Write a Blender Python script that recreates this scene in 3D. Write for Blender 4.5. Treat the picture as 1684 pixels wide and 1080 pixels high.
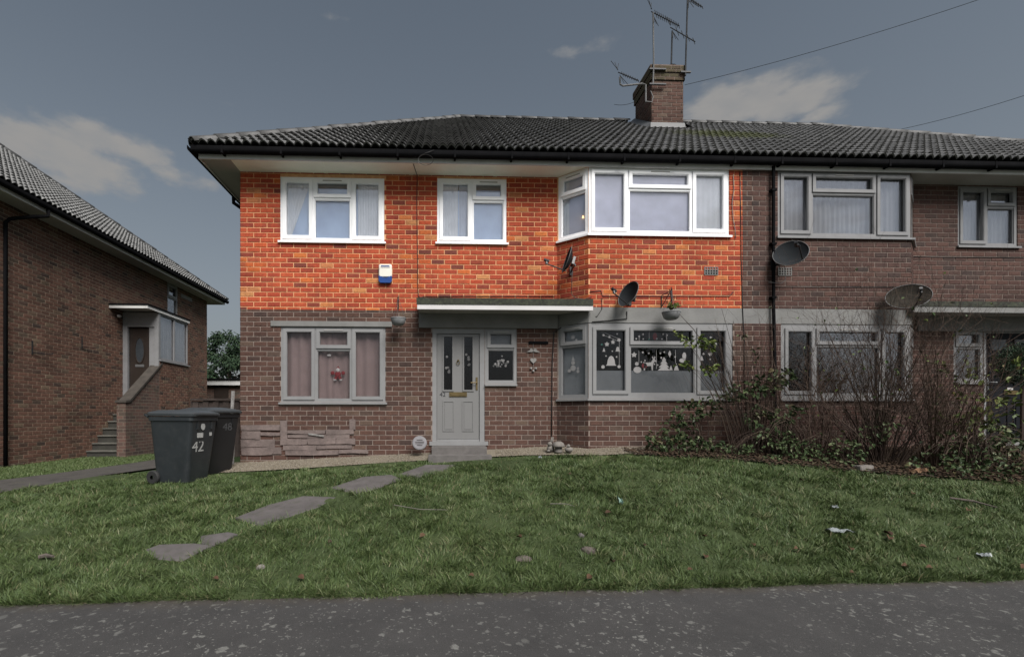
import bpy, bmesh, math, random
import numpy as np
from mathutils import Vector, Matrix

for o in list(bpy.data.objects):
    bpy.data.objects.remove(o, do_unlink=True)
scene = bpy.context.scene
COL = scene.collection
R = math.radians
rng = random.Random(42)

# ------------------------------------------------------------------ camera
CAM_H = 1.45
YAW = math.atan(28.0 / 770.0)
FPX, PX, PY_ = 770.0, 750.0, 682.0        # focal length and principal point measured on the 1684 px wide photograph
cam_data = bpy.data.cameras.new('camera')
cam_data.sensor_width = 36.0
cam_data.lens = 36.0 * FPX / 1684.0
cam_data.shift_x = (842.0 - PX) / 1684.0
cam_data.shift_y = (PY_ - 540.0) / 1684.0
cam_data.clip_start = 0.05
cam_data.clip_end = 3000.0
cam = bpy.data.objects.new('camera', cam_data)
cam.location = (0, 0, CAM_H)
cam.rotation_euler = (R(90), 0, -YAW)
COL.objects.link(cam)
scene.camera = cam

# ------------------------------------------------------------------ sky, sun, exposure
SUN_EL, SUN_AZ = 48.0, 156.0               # azimuth clockwise from +Y: the sun stands behind the camera, veiled
world = bpy.data.worlds.new('World')
scene.world = world
world.use_nodes = True
wn, wl = world.node_tree.nodes, world.node_tree.links
wn.clear()


def wnode(t, **k):
    n = wn.new(t)
    for a, v in k.items():
        setattr(n, a, v)
    return n


w_out = wnode('ShaderNodeOutputWorld')
w_bg = wnode('ShaderNodeBackground')
w_bg.inputs['Strength'].default_value = 0.05
w_sky = wnode('ShaderNodeTexSky', sky_type='NISHITA')
w_sky.sun_disc = False
w_sky.sun_elevation = R(SUN_EL)
w_sky.sun_rotation = R(SUN_AZ)
w_sky.air_density = 1.0
w_sky.dust_density = 2.0
w_sky.ozone_density = 1.5
w_hsv = wnode('ShaderNodeHueSaturation')
w_hsv.inputs['Hue'].default_value = 0.485
w_hsv.inputs['Saturation'].default_value = 0.60
w_hsv.inputs['Value'].default_value = 1.52
wl.new(w_sky.outputs['Color'], w_hsv.inputs['Color'])
w_tc = wnode('ShaderNodeTexCoord')


def px_dir(u, v):
    cx, cz = (u - PX) / FPX, (PY_ - v) / FPX
    c, s = math.cos(YAW), math.sin(YAW)
    return Vector((cx * c + s, c - cx * s, cz))


# fair-weather clouds: a noise field over the whole sky, with a few larger heaps low over the roofs
w_map = wnode('ShaderNodeMapping')
w_map.inputs['Scale'].default_value = (1.0, 1.0, 2.2)
wl.new(w_tc.outputs['Generated'], w_map.inputs['Vector'])
w_nz = wnode('ShaderNodeTexNoise')
w_nz.inputs['Scale'].default_value = 11.0
w_nz.inputs['Detail'].default_value = 10.0
w_nz.inputs['Roughness'].default_value = 0.55
wl.new(w_map.outputs['Vector'], w_nz.inputs['Vector'])


def wmath(op, a, b=None, clamp=False):
    n = wnode('ShaderNodeMath', operation=op)
    n.use_clamp = clamp
    for i, x in enumerate((a, b)):
        if x is None:
            continue
        if isinstance(x, (int, float)):
            n.inputs[i].default_value = x
        else:
            wl.new(x, n.inputs[i])
    return n.outputs[0]


cover = None
CLOUDS = [((70, 246), 0.15, 0.045, 1.0), ((150, 226), 0.09, 0.032, 0.95), ((225, 250), 0.08, 0.022, 0.8), ((300, 292), 0.075, 0.028, 0.72), ((190, 300), 0.08, 0.022, 0.55),
          ((1215, 168), 0.10, 0.040, 1.0), ((1305, 168), 0.075, 0.034, 0.95), ((1175, 190), 0.08, 0.03, 0.85), ((1350, 190), 0.05, 0.02, 0.8), ((968, 80), 0.062, 0.022, 0.68),
          ((365, 170), 0.045, 0.012, 0.46), ((575, 30), 0.05, 0.012, 0.40)]
CLOUDS_DIR = [(px_dir(*c[0]).normalized(), c[1], c[2], c[3]) for c in CLOUDS]
for az, el, sw, sh, am in ((70, 22, .22, .07, .9), (110, 30, .2, .06, .8), (150, 18, .25, .08, .9), (200, 26, .25, .07, .9), (245, 20, .22, .07, .9), (290, 28, .2, .06, .9)):
    CLOUDS_DIR.append((Vector((math.sin(R(az)) * math.cos(R(el)), math.cos(R(az)) * math.cos(R(el)), math.sin(R(el)))), sw, sh, am))
for d, sw, sh, am in CLOUDS_DIR:
    side = Vector((d.y, -d.x, 0)).normalized()
    up = side.cross(d)
    acc = None
    sub = wnode('ShaderNodeVectorMath', operation='SUBTRACT')
    wl.new(w_tc.outputs['Generated'], sub.inputs[0])
    sub.inputs[1].default_value = d
    parts = []
    for ax, sz in ((side, sw), (up, sh), (d, 0.6)):
        dt = wnode('ShaderNodeVectorMath', operation='DOT_PRODUCT')
        wl.new(sub.outputs[0], dt.inputs[0])
        dt.inputs[1].default_value = ax / sz
        parts.append(wmath('POWER', wmath('ABSOLUTE', dt.outputs['Value']), 2.0))
    s = wmath('ADD', wmath('ADD', parts[0], parts[1]), parts[2])
    g = wmath('MULTIPLY', wmath('POWER', 2.718, wmath('MULTIPLY', s, -1.0)), am)
    cover = g if cover is None else wmath('MAXIMUM', cover, g)
w_nz2 = wnode('ShaderNodeTexNoise')
w_nz2.inputs['Scale'].default_value = 24.0
w_nz2.inputs['Detail'].default_value = 8.0
wl.new(w_map.outputs['Vector'], w_nz2.inputs['Vector'])
rag = wmath('ADD', wmath('MULTIPLY', wmath('SUBTRACT', w_nz.outputs['Fac'], 0.5), 1.0), wmath('MULTIPLY', wmath('SUBTRACT', w_nz2.outputs['Fac'], 0.5), 0.55))
fac = wmath('MULTIPLY', wmath('SUBTRACT', wmath('ADD', cover, rag), 0.36), 2.3, clamp=True)
fac = wmath('MULTIPLY', wmath('MULTIPLY', fac, fac), wmath('SUBTRACT', 3.0, wmath('MULTIPLY', fac, 2.0)))
fac = wmath('MULTIPLY', fac, wmath('ADD', 0.62, wmath('MULTIPLY', w_nz2.outputs['Fac'], 0.62)), clamp=True)
w_mix = wnode('ShaderNodeMixRGB')
wl.new(fac, w_mix.inputs['Fac'])
w_sep = wnode('ShaderNodeSeparateXYZ')
wl.new(w_tc.outputs['Generated'], w_sep.inputs[0])
hz = wmath('POWER', wmath('SUBTRACT', 1.0, wmath('ABSOLUTE', w_sep.outputs['Z']), True), 3.2)
w_hz = wnode('ShaderNodeMixRGB')
wl.new(wmath('MULTIPLY', hz, 0.9), w_hz.inputs['Fac'])
wl.new(w_hsv.outputs['Color'], w_hz.inputs['Color1'])
w_hz.inputs['Color2'].default_value = (4.35, 4.42, 4.45, 1)
wl.new(w_hz.outputs['Color'], w_mix.inputs['Color1'])
w_mix.inputs['Color2'].default_value = (6.2, 6.1, 6.0, 1)
wl.new(w_mix.outputs['Color'], w_bg.inputs['Color'])
wl.new(w_bg.outputs[0], w_out.inputs['Surface'])

sun_l = bpy.data.lights.new('sun', 'SUN')
sun_l.energy = 5.0
sun_l.angle = R(36)
sun_l.color = (1.0, 0.97, 0.93)
sun = bpy.data.objects.new('sun', sun_l)
sd = Vector((math.sin(R(SUN_AZ)) * math.cos(R(SUN_EL)), math.cos(R(SUN_AZ)) * math.cos(R(SUN_EL)), math.sin(R(SUN_EL))))
sun.rotation_euler = sd.to_track_quat('Z', 'Y').to_euler()
sun.location = sd * 60
COL.objects.link(sun)

scene.view_settings.view_transform = 'Standard'
scene.view_settings.look = 'None'
scene.view_settings.exposure = 0.0
scene.view_settings.gamma = 1.0
scene.view_settings.use_curve_mapping = False
scene.render.engine = 'CYCLES'

# ------------------------------------------------------------------ terrain and photo measurements


def lerp(a, b, t):
    return a + (b - a) * t


def clamp(x, a=0.0, b=1.0):
    return max(a, min(b, x))


def edge_y(X):
    """where the lawn meets the pavement"""
    return 3.80 + 0.03 * clamp(X, -12.0, 14.0) + 0.012 * math.sin(2.3 * X) + 0.010 * math.sin(5.9 * X + 1.0)


def ground_z(X, Y):
    """The front garden climbs from the pavement to the house and falls away to the left."""
    H = 0.36 + 0.495 * clamp((X + 7.0) / 10.0)
    y0 = edge_y(X)
    u = clamp((Y - y0) / (7.82 - y0))
    return H * (1 - (1 - u) ** 1.5)


def at_y(u, v, Y):
    d = px_dir(u, v)
    t = Y / d.y
    return Vector((d.x * t, Y, CAM_H + d.z * t))


def at_x(u, v, X):
    d = px_dir(u, v)
    t = X / d.x
    return Vector((X, d.y * t, CAM_H + d.z * t))


def at_ground(u, v):
    d = px_dir(u, v)
    t = 1.5
    while t < 60:
        p = d * t
        if CAM_H + p.z <= ground_z(p.x, p.y):
            break
        t += 0.005
    return Vector((d.x * t, d.y * t, ground_z(d.x * t, d.y * t)))


# ------------------------------------------------------------------ mesh helpers
class MB:
    """collects polygons and links them as ONE mesh object"""

    def __init__(self):
        self.v, self.f, self.mi = [], [], {}

    def add(self, vs, fs, mi=None):
        n = len(self.v)
        if mi is not None:
            k = len(self.f)
            for i, m in enumerate(mi):
                if m:
                    self.mi[k + i] = m
        self.v += [tuple(p) for p in vs]
        self.f += [tuple(i + n for i in f) for f in fs]
        return self

    def box(self, a, b):
        x0, y0, z0 = a
        x1, y1, z1 = b
        return self.add([(x0, y0, z0), (x1, y0, z0), (x1, y1, z0), (x0, y1, z0), (x0, y0, z1), (x1, y0, z1), (x1, y1, z1), (x0, y1, z1)],
                        [(0, 3, 2, 1), (4, 5, 6, 7), (0, 1, 5, 4), (1, 2, 6, 5), (2, 3, 7, 6), (3, 0, 4, 7)])

    def obox(self, c, ax, ay, az):
        """box with centre c and half-axis vectors"""
        c, ax, ay, az = Vector(c), Vector(ax), Vector(ay), Vector(az)
        vs = [c + sx * ax + sy * ay + sz * az for sz in (-1, 1) for sx, sy in ((-1, -1), (1, -1), (1, 1), (-1, 1))]
        return self.add(vs, [(0, 3, 2, 1), (4, 5, 6, 7), (0, 1, 5, 4), (1, 2, 6, 5), (2, 3, 7, 6), (3, 0, 4, 7)])

    def tube(self, path, r, n=6, cap=True):
        path = [Vector(p) for p in path]
        rs = r if isinstance(r, (list, tuple)) else [r] * len(path)
        base = len(self.v)
        ref = None
        for i, p in enumerate(path):
            d = (path[min(i + 1, len(path) - 1)] - path[max(i - 1, 0)])
            d = d.normalized() if d.length > 1e-9 else Vector((0, 0, 1))
            if ref is None:
                ref = Vector((0, 0, 1)) if abs(d.z) < 0.9 else Vector((1, 0, 0))
            a = (ref - d * ref.dot(d))
            a = a.normalized() if a.length > 1e-6 else d.orthogonal().normalized()
            ref = a
            b = d.cross(a)
            for k in range(n):
                t = 2 * math.pi * k / n
                self.v.append(tuple(p + (a * math.cos(t) + b * math.sin(t)) * rs[i]))
        for i in range(len(path) - 1):
            for k in range(n):
                k2 = (k + 1) % n
                self.f.append((base + i * n + k, base + i * n + k2, base + (i + 1) * n + k2, base + (i + 1) * n + k))
        if cap:
            self.f.append(tuple(base + k for k in range(n))[::-1])
            self.f.append(tuple(base + (len(path) - 1) * n + k for k in range(n)))
        return self

    def lathe(self, prof, c=(0, 0, 0), n=20, axis=None):
        """prof: list of (radius, height)"""
        c = Vector(c)
        if axis is None:
            ex, ey, ez = Vector((1, 0, 0)), Vector((0, 1, 0)), Vector((0, 0, 1))
        else:
            ez = Vector(axis).normalized()
            ex = ez.orthogonal().normalized()
            ey = ez.cross(ex)
        base = len(self.v)
        for r, h in prof:
            for k in range(n):
                t = 2 * math.pi * k / n
                self.v.append(tuple(c + ez * h + (ex * math.cos(t) + ey * math.sin(t)) * max(r, 1e-4)))
        for i in range(len(prof) - 1):
            for k in range(n):
                k2 = (k + 1) % n
                self.f.append((base + i * n + k, base + i * n + k2, base + (i + 1) * n + k2, base + (i + 1) * n + k))
        return self

    def ball(self, c, r, n=10, sc=(1, 1, 1)):
        c = Vector(c)
        m = max(4, n // 2 + 1)
        base = len(self.v)
        for i in range(m + 1):
            ph = math.pi * i / m
            rr = math.sin(ph) + (1e-3 if i in (0, m) else 0)
            for k in range(n):
                t = 2 * math.pi * k / n
                self.v.append((c.x + r * sc[0] * rr * math.cos(t), c.y + r * sc[1] * rr * math.sin(t), c.z + r * sc[2] * math.cos(ph)))
        for i in range(m):
            for k in range(n):
                k2 = (k + 1) % n
                self.f.append((base + i * n + k, base + (i + 1) * n + k, base + (i + 1) * n + k2, base + i * n + k2))
        return self

    def prism(self, poly, fn, depth_vec):
        """poly: 2-D outline; fn maps (a,b) to 3-D; extruded by depth_vec"""
        d = Vector(depth_vec)
        n = len(poly)
        p0 = [Vector(fn(*p)) for p in poly]
        vs = p0 + [p + d for p in p0]
        fs = [tuple(range(n))[::-1], tuple(range(n, 2 * n))] + [(i, (i + 1) % n, n + (i + 1) % n, n + i) for i in range(n)]
        return self.add(vs, fs)

    def mesh(self, name, mat=None, smooth=False):
        me = bpy.data.meshes.new(name)
        me.from_pydata(self.v, [], self.f)
        if mat is not None:
            me.materials.append(mat)
        for k, m in self.mi.items():
            me.polygons[k].material_index = m
        if smooth:
            me.polygons.foreach_set('use_smooth', [True] * len(me.polygons))
        me.update()
        return me

    def build(self, name, mat, parent=None, smooth=False, fixn=False):
        me = self.mesh(name, mat, smooth)
        if fixn:
            bm = bmesh.new()
            bm.from_mesh(me)
            bmesh.ops.recalc_face_normals(bm, faces=bm.faces)
            bm.to_mesh(me)
            bm.free()
        return link(bpy.data.objects.new(name, me), parent)


def link(o, parent=None):
    COL.objects.link(o)
    if parent is not None:
        o.parent = parent
        if '_wl' in WL.get(parent.name, {}):
            o.matrix_parent_inverse = Matrix.Translation(-WL[parent.name]['_wl'])
    return o


WL = {}


def tag(o, label=None, cat=None, group=None, kind=None):
    if label:
        o['label'] = label
    if cat:
        o['category'] = cat
    if group:
        o['group'] = group
    if kind:
        o['kind'] = kind
    return o


def thing(name, label, cat, loc=(0, 0, 0), group=None):
    """an Empty at the thing's base; children built in world coordinates"""
    o = bpy.data.objects.new(name, None)
    o.empty_display_size = 0.1
    o.location = loc
    COL.objects.link(o)
    WL[o.name] = {'_wl': Vector(loc)}
    return tag(o, label, cat, group)


def copy_tree(o, parent=None):
    c = o.copy()
    COL.objects.link(c)
    c.parent = parent
    for ch in list(o.children):
        copy_tree(ch, c)
    return c


# ------------------------------------------------------------------ materials
def new_mat(name):
    m = bpy.data.materials.new(name)
    m.use_nodes = True
    nt = m.node_tree
    for n in list(nt.nodes):
        nt.nodes.remove(n)
    out = nt.nodes.new('ShaderNodeOutputMaterial')
    b = nt.nodes.new('ShaderNodeBsdfPrincipled')
    nt.links.new(b.outputs[0], out.inputs['Surface'])
    return m, nt, b, out


def nd(nt, t, ins=None, **k):
    n = nt.nodes.new(t)
    for a, v in k.items():
        setattr(n, a, v)
    for a, v in (ins or {}).items():
        if hasattr(v, 'is_linked') or isinstance(v, bpy.types.NodeSocket):
            nt.links.new(v, n.inputs[a])
        else:
            n.inputs[a].default_value = v
    return n


def ramp(nt, fac, stops, interp='LINEAR'):
    n = nt.nodes.new('ShaderNodeValToRGB')
    n.color_ramp.interpolation = interp
    el = n.color_ramp.elements
    while len(el) < len(stops):
        el.new(0.5)
    for e, (p, c) in zip(el, stops):
        e.position = p
        e.color = (c[0], c[1], c[2], 1)
    nt.links.new(fac, n.inputs['Fac'])
    return n.outputs['Color']


def world_pos(nt):
    return nd(nt, 'ShaderNodeNewGeometry').outputs['Position']


def noise(nt, vec, scale, detail=4.0, rough=0.55):
    return nd(nt, 'ShaderNodeTexNoise', {'Vector': vec, 'Scale': scale, 'Detail': detail, 'Roughness': rough}).outputs['Fac']


def mixc(nt, fac, a, b, blend='MIX'):
    n = nt.nodes.new('ShaderNodeMixRGB')
    n.blend_type = blend
    for i, x in zip(('Fac', 'Color1', 'Color2'), (fac, a, b)):
        if isinstance(x, bpy.types.NodeSocket):
            nt.links.new(x, n.inputs[i])
        elif isinstance(x, (int, float)):
            n.inputs[i].default_value = x
        else:
            n.inputs[i].default_value = (x[0], x[1], x[2], 1)
    return n.outputs['Color']


def mth(nt, op, a, b=None, clampit=False):
    n = nt.nodes.new('ShaderNodeMath')
    n.operation = op
    n.use_clamp = clampit
    for i, x in enumerate((a, b)):
        if x is None:
            continue
        if isinstance(x, bpy.types.NodeSocket):
            nt.links.new(x, n.inputs[i])
        else:
            n.inputs[i].default_value = x
    return n.outputs[0]


def bump(nt, b, h, strength=0.3, dist=0.01):
    n = nd(nt, 'ShaderNodeBump', {'Height': h, 'Strength': strength, 'Distance': dist})
    nt.links.new(n.outputs[0], b.inputs['Normal'])


def piece_random(nt):
    """one number per piece, whether the piece is an object of its own or an island of a joined mesh"""
    oi = nd(nt, 'ShaderNodeObjectInfo').outputs['Random']
    isl = nd(nt, 'ShaderNodeNewGeometry').outputs['Random Per Island']
    return mth(nt, 'FRACT', mth(nt, 'ADD', mth(nt, 'MULTIPLY', oi, 7.31), mth(nt, 'MULTIPLY', isl, 3.77)))


def simple(name, col, rough=0.6, var=0.15, scale=6.0, metal=0.0, bumps=0.0, bscale=60.0, spec=None, dirt=None, dirt_amt=0.0):
    m, nt, b, out = new_mat(name)
    p = world_pos(nt)
    n1 = noise(nt, p, scale, 5.0)
    hi = [min(1, c * (1 + var)) for c in col]
    lo = [c * (1 - var) for c in col]
    c = ramp(nt, n1, [(0.3, lo), (0.7, hi)])
    if dirt is not None:
        n2 = noise(nt, p, scale * 2.7, 6.0, 0.65)
        c = mixc(nt, mth(nt, 'MULTIPLY', mth(nt, 'SUBTRACT', n2, 0.48, True), dirt_amt * 4, True), c, dirt)
    nt.links.new(c, b.inputs['Base Color'])
    b.inputs['Roughness'].default_value = rough
    b.inputs['Metallic'].default_value = metal
    if spec is not None:
        b.inputs['Specular IOR Level'].default_value = spec
    if bumps:
        bump(nt, b, noise(nt, p, bscale, 6.0), bumps, 0.01)
    return m


def brick_mat(name, stops, stain=None, stain_amt=0.0, stain_z=None):
    m, nt, b, out = new_mat(name)
    p = world_pos(nt)
    r = piece_random(nt)
    c = ramp(nt, r, stops)
    g = noise(nt, p, 55.0, 5.0, 0.65)
    c = mixc(nt, 0.55, c, ramp(nt, g, [(0.25, (0.45, 0.45, 0.45)), (0.75, (1.0, 1.0, 1.0))]), 'MULTIPLY')
    n3 = noise(nt, p, 1.1, 5.0, 0.65)
    c = mixc(nt, 0.75, c, ramp(nt, n3, [(0.32, (0.62, 0.60, 0.58)), (0.52, (0.95, 0.94, 0.93)), (0.7, (1.12, 1.1, 1.06))]), 'MULTIPLY')
    sp = noise(nt, p, 22.0, 6.0, 0.75)
    c = mixc(nt, 0.6, c, ramp(nt, sp, [(0.36, (0.55, 0.52, 0.5)), (0.5, (1.0, 1.0, 1.0)), (0.68, (1.15, 1.15, 1.12))]), 'MULTIPLY')
    if stain is not None:
        n4 = noise(nt, p, 3.1, 6.0, 0.7)
        c = mixc(nt, mth(nt, 'MULTIPLY', mth(nt, 'SUBTRACT', n4, 0.52, True), stain_amt * 5, True), c, stain)
    nt.links.new(c, b.inputs['Base Color'])
    b.inputs['Roughness'].default_value = 0.88
    b.inputs['Specular IOR Level'].default_value = 0.25
    bump(nt, b, noise(nt, p, 90.0, 6.0, 0.7), 0.5, 0.006)
    return m


def mortar_mat(name, col, col2):
    m, nt, b, out = new_mat(name)
    p = world_pos(nt)
    c = ramp(nt, noise(nt, p, 9.0, 6.0, 0.7), [(0.3, col2), (0.62, col)])
    nt.links.new(c, b.inputs['Base Color'])
    b.inputs['Roughness'].default_value = 0.95
    b.inputs['Specular IOR Level'].default_value = 0.1
    bump(nt, b, noise(nt, p, 140.0, 4.0), 0.5, 0.004)
    return m


M = {}
M['brick_orange'] = brick_mat('vivid_orange_brick', [(0.0, (0.48, 0.090, 0.042)), (0.2, (0.55, 0.108, 0.048)), (0.36, (0.44, 0.076, 0.040)), (0.52, (0.52, 0.098, 0.046)),
                                                    (0.62, (0.34, 0.058, 0.036)), (0.70, (0.54, 0.09, 0.038)), (0.78, (0.19, 0.055, 0.042)), (0.82, (0.44, 0.075, 0.04)), (0.90, (0.55, 0.10, 0.04)), (0.955, (0.66, 0.18, 0.05)), (0.985, (0.64, 0.29, 0.12)), (1.0, (0.46, 0.085, 0.045))],
                              stain=(0.17, 0.05, 0.036), stain_amt=0.6)  # lit copy of the lower wall's brick, the brightening put into its colour
M['mortar_orange'] = mortar_mat('sandy_mortar', (0.74, 0.43, 0.23), (0.56, 0.27, 0.135))  # mortar of the same wall, brightened through its colour
M['brick_brown'] = brick_mat('brown_brick', [(0.0, (0.1068, 0.0589, 0.0465)), (0.3, (0.1301, 0.0713, 0.0558)), (0.5, (0.0929, 0.0511, 0.0418)), (0.7, (0.1394, 0.0774, 0.0604)), (0.85, (0.0713, 0.0465, 0.0410)), (0.95, (0.1626, 0.1123, 0.0852)), (1.0, (0.1146, 0.0650, 0.0519))],
                             stain=(0.0387, 0.0294, 0.0263), stain_amt=0.35)
M['mortar_brown'] = mortar_mat('grey_mortar', (0.27, 0.222, 0.192), (0.18, 0.14, 0.122))
M['brick_dark'] = brick_mat('dark_red_brick', [(0.0, (0.1008, 0.0549, 0.0468)), (0.3, (0.1215, 0.0657, 0.0540)), (0.5, (0.0828, 0.0468, 0.0414)), (0.7, (0.1305, 0.0720, 0.0585)), (0.86, (0.0630, 0.0450, 0.0414)), (1.0, (0.1080, 0.0594, 0.0504))],
                            stain=(0.0405, 0.0324, 0.0297), stain_amt=0.4)
M['mortar_dark'] = mortar_mat('sooty_mortar', (0.225, 0.18, 0.155), (0.13, 0.10, 0.088))
M['brick_side'] = brick_mat('tawny_brick', [(0.0, (0.16, 0.086, 0.064)), (0.3, (0.20, 0.108, 0.08)), (0.5, (0.13, 0.072, 0.056)), (0.7, (0.205, 0.115, 0.084)), (0.86, (0.07, 0.05, 0.044)), (0.95, (0.21, 0.15, 0.105)), (1.0, (0.145, 0.088, 0.066))],
                            stain=(0.06, 0.048, 0.034), stain_amt=0.45)
M['mortar_side'] = mortar_mat('buff_mortar', (0.33, 0.265, 0.20), (0.20, 0.155, 0.115))
M['pvc_white'] = simple('white_window_plastic', (0.93, 0.935, 0.95), 0.35, 0.03, 3.0)
M['pvc_grey'] = simple('dulled_window_plastic', (0.235, 0.234, 0.236), 0.42, 0.06, 3.0, dirt=(0.16, 0.15, 0.14), dirt_amt=0.25)  # white frames again, with the darkening put into the base colour
M['pvc_dark'] = simple('grimy_window_plastic', (0.225, 0.225, 0.23), 0.45, 0.06, 3.0, dirt=(0.12, 0.115, 0.11), dirt_amt=0.3)
M['soffit_pale'] = simple('pale_soffit_board', (0.88, 0.92, 0.80), 0.6, 0.06, 2.0)  # lit copy of the grey soffit, brightened through its colour
M['soffit_grey'] = simple('grey_soffit_board', (0.36, 0.35, 0.33), 0.65, 0.1, 2.0)
M['fascia'] = simple('pale_fascia_board', (0.60, 0.595, 0.58), 0.5, 0.08, 2.0, dirt=(0.18, 0.17, 0.16), dirt_amt=0.2)
M['gutter'] = simple('black_gutter_plastic', (0.009, 0.009, 0.010), 0.9, 0.2, 5.0, spec=0.03)
M['black'] = simple('black_plastic', (0.02, 0.02, 0.022), 0.4, 0.15, 8.0)
M['cable'] = simple('black_cable', (0.015, 0.014, 0.014), 0.5, 0.1)
M['concrete'] = simple('painted_concrete', (0.188, 0.186, 0.18), 0.8, 0.15, 3.0, bumps=0.25, bscale=30, dirt=(0.15, 0.15, 0.13), dirt_amt=0.35)
M['concrete_bright'] = simple('white_painted_board', (0.62, 0.60, 0.60), 0.5, 0.06, 3.0)
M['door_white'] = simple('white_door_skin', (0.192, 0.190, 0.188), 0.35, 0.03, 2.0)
M['door_black'] = simple('black_door_skin', (0.010, 0.011, 0.014), 0.6, 0.1, 2.0, spec=0.12)
M['door_brown'] = simple('dark_brown_door', (0.03, 0.022, 0.018), 0.4, 0.2, 3.0)
M['brass'] = simple('aged_brass', (0.13, 0.095, 0.04), 0.5, 0.2, 8.0, metal=0.5)
M['steel'] = simple('dull_steel', (0.32, 0.33, 0.34), 0.4, 0.15, 8.0, metal=0.8)
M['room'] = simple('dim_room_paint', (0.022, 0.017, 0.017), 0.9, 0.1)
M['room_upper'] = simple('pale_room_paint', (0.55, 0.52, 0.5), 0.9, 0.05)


def curtain_mat(name, col, trans=0.0):
    m, nt, b, out = new_mat(name)
    p = world_pos(nt)
    c = ramp(nt, noise(nt, p, 4.0, 4.0), [(0.3, [x * 0.9 for x in col]), (0.7, [min(1, x * 1.08) for x in col])])
    nt.links.new(c, b.inputs['Base Color'])
    b.inputs['Roughness'].default_value = 0.9
    b.inputs['Specular IOR Level'].default_value = 0.1
    return m


M['net'] = curtain_mat('pale_net_curtain', (0.62, 0.68, 0.80))
M['net_white'] = curtain_mat('white_voile', (0.84, 0.87, 0.92))
M['roller'] = curtain_mat('lavender_roller_blind', (0.60, 0.73, 0.97))  # sky reflection painted as a pale sheet close behind the glass
M['roller_bay'] = curtain_mat('mauve_roller_blind', (0.70, 0.72, 0.86))  # same painted sky reflection, tinted for the bay panes
M['pink'] = curtain_mat('dusty_pink_curtain', (0.275, 0.205, 0.20))
M['blind_grey'] = curtain_mat('grey_vertical_blind', (0.30, 0.31, 0.32))
M['blind_dark'] = curtain_mat('dark_venetian_blind', (0.05, 0.045, 0.042))
M['film'] = curtain_mat('frosted_window_film', (0.155, 0.165, 0.175))
M['film_pale'] = curtain_mat('pale_frosted_window_film', (0.27, 0.285, 0.30))
M['sticker'] = curtain_mat('white_paper_sticker', (0.50, 0.48, 0.47))
M['sticker_red'] = curtain_mat('red_paper_sticker', (0.22, 0.03, 0.035))
M['sticker_green'] = curtain_mat('green_paper_sticker', (0.05, 0.16, 0.13))


def glass_mat(name, refl, tint=(1, 1, 1)):
    m, nt, b, out = new_mat(name)
    nt.nodes.remove(b)
    tr = nd(nt, 'ShaderNodeBsdfTransparent', {'Color': (tint[0], tint[1], tint[2], 1)})
    gl = nd(nt, 'ShaderNodeBsdfGlossy', {'Color': (0.95, 0.96, 1.0, 1), 'Roughness': 0.015})
    lw = nd(nt, 'ShaderNodeLayerWeight', {'Blend': 0.35})
    f = mth(nt, 'ADD', mth(nt, 'MULTIPLY', lw.outputs['Fresnel'], 0.6), refl, True)
    mx = nd(nt, 'ShaderNodeMixShader')
    nt.links.new(f, mx.inputs[0])
    nt.links.new(tr.outputs[0], mx.inputs[1])
    nt.links.new(gl.outputs[0], mx.inputs[2])
    nt.links.new(mx.outputs[0], out.inputs['Surface'])
    return m


M['glass'] = glass_mat('window_glass', 0.0)
M['glass_up'] = glass_mat('coated_window_glass', 0.12)
M['frost'] = simple('frosted_glass', (0.04, 0.046, 0.052), 0.25, 0.15, 12.0)


def tile_mat(name, col, moss=None):
    m, nt, b, out = new_mat(name)
    p = world_pos(nt)
    r = piece_random(nt)
    c = ramp(nt, r, [(0.0, [x * 0.8 for x in col]), (0.5, col), (1.0, [x * 1.2 for x in col])])
    g = noise(nt, p, 16.0, 6.0, 0.7)
    c = mixc(nt, 0.8, c, ramp(nt, g, [(0.3, (0.5, 0.5, 0.5)), (0.72, (1.1, 1.1, 1.08))]), 'MULTIPLY')
    if moss is not None:
        sep = nd(nt, 'ShaderNodeSeparateXYZ', {'Vector': p})
        ctr, rad = moss
        dx = mth(nt, 'DIVIDE', mth(nt, 'SUBTRACT', sep.outputs['X'], ctr[0]), rad[0])
        dy = mth(nt, 'DIVIDE', mth(nt, 'SUBTRACT', sep.outputs['Y'], ctr[1]), rad[1])
        d2 = mth(nt, 'ADD', mth(nt, 'MULTIPLY', dx, dx), mth(nt, 'MULTIPLY', dy, dy))
        n5 = noise(nt, p, 5.0, 6.0, 0.75)
        f = mth(nt, 'MULTIPLY', mth(nt, 'SUBTRACT', mth(nt, 'ADD', mth(nt, 'SUBTRACT', 1.0, d2), mth(nt, 'MULTIPLY', n5, 1.6)), 1.0), 1.6, True)
        c = mixc(nt, mth(nt, 'MULTIPLY', f, 0.75, True), c, (0.085, 0.095, 0.025))
    nt.links.new(c, b.inputs['Base Color'])
    b.inputs['Roughness'].default_value = 0.55
    b.inputs['Specular IOR Level'].default_value = 0.45
    bump(nt, b, noise(nt, p, 60.0, 6.0), 0.3, 0.006)
    return m


M['tile'] = tile_mat('weathered_roof_tile', (0.15, 0.148, 0.147), moss=((6.1, 9.7), (1.5, 0.75)))
M['tile_side'] = tile_mat('grey_roof_tile', (0.20, 0.20, 0.198))
M['ridge'] = tile_mat('dark_ridge_tile', (0.085, 0.084, 0.084))
M['tile_dirt'] = simple('sooty_tile_channel', (0.012, 0.012, 0.012), 0.95, 0.3, 9.0, spec=0.1)  # shade painted near-black: gaps under the tile lips and the roof underlay
M['lead'] = simple('lead_flashing', (0.065, 0.068, 0.072), 0.5, 0.25, 6.0)

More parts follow.
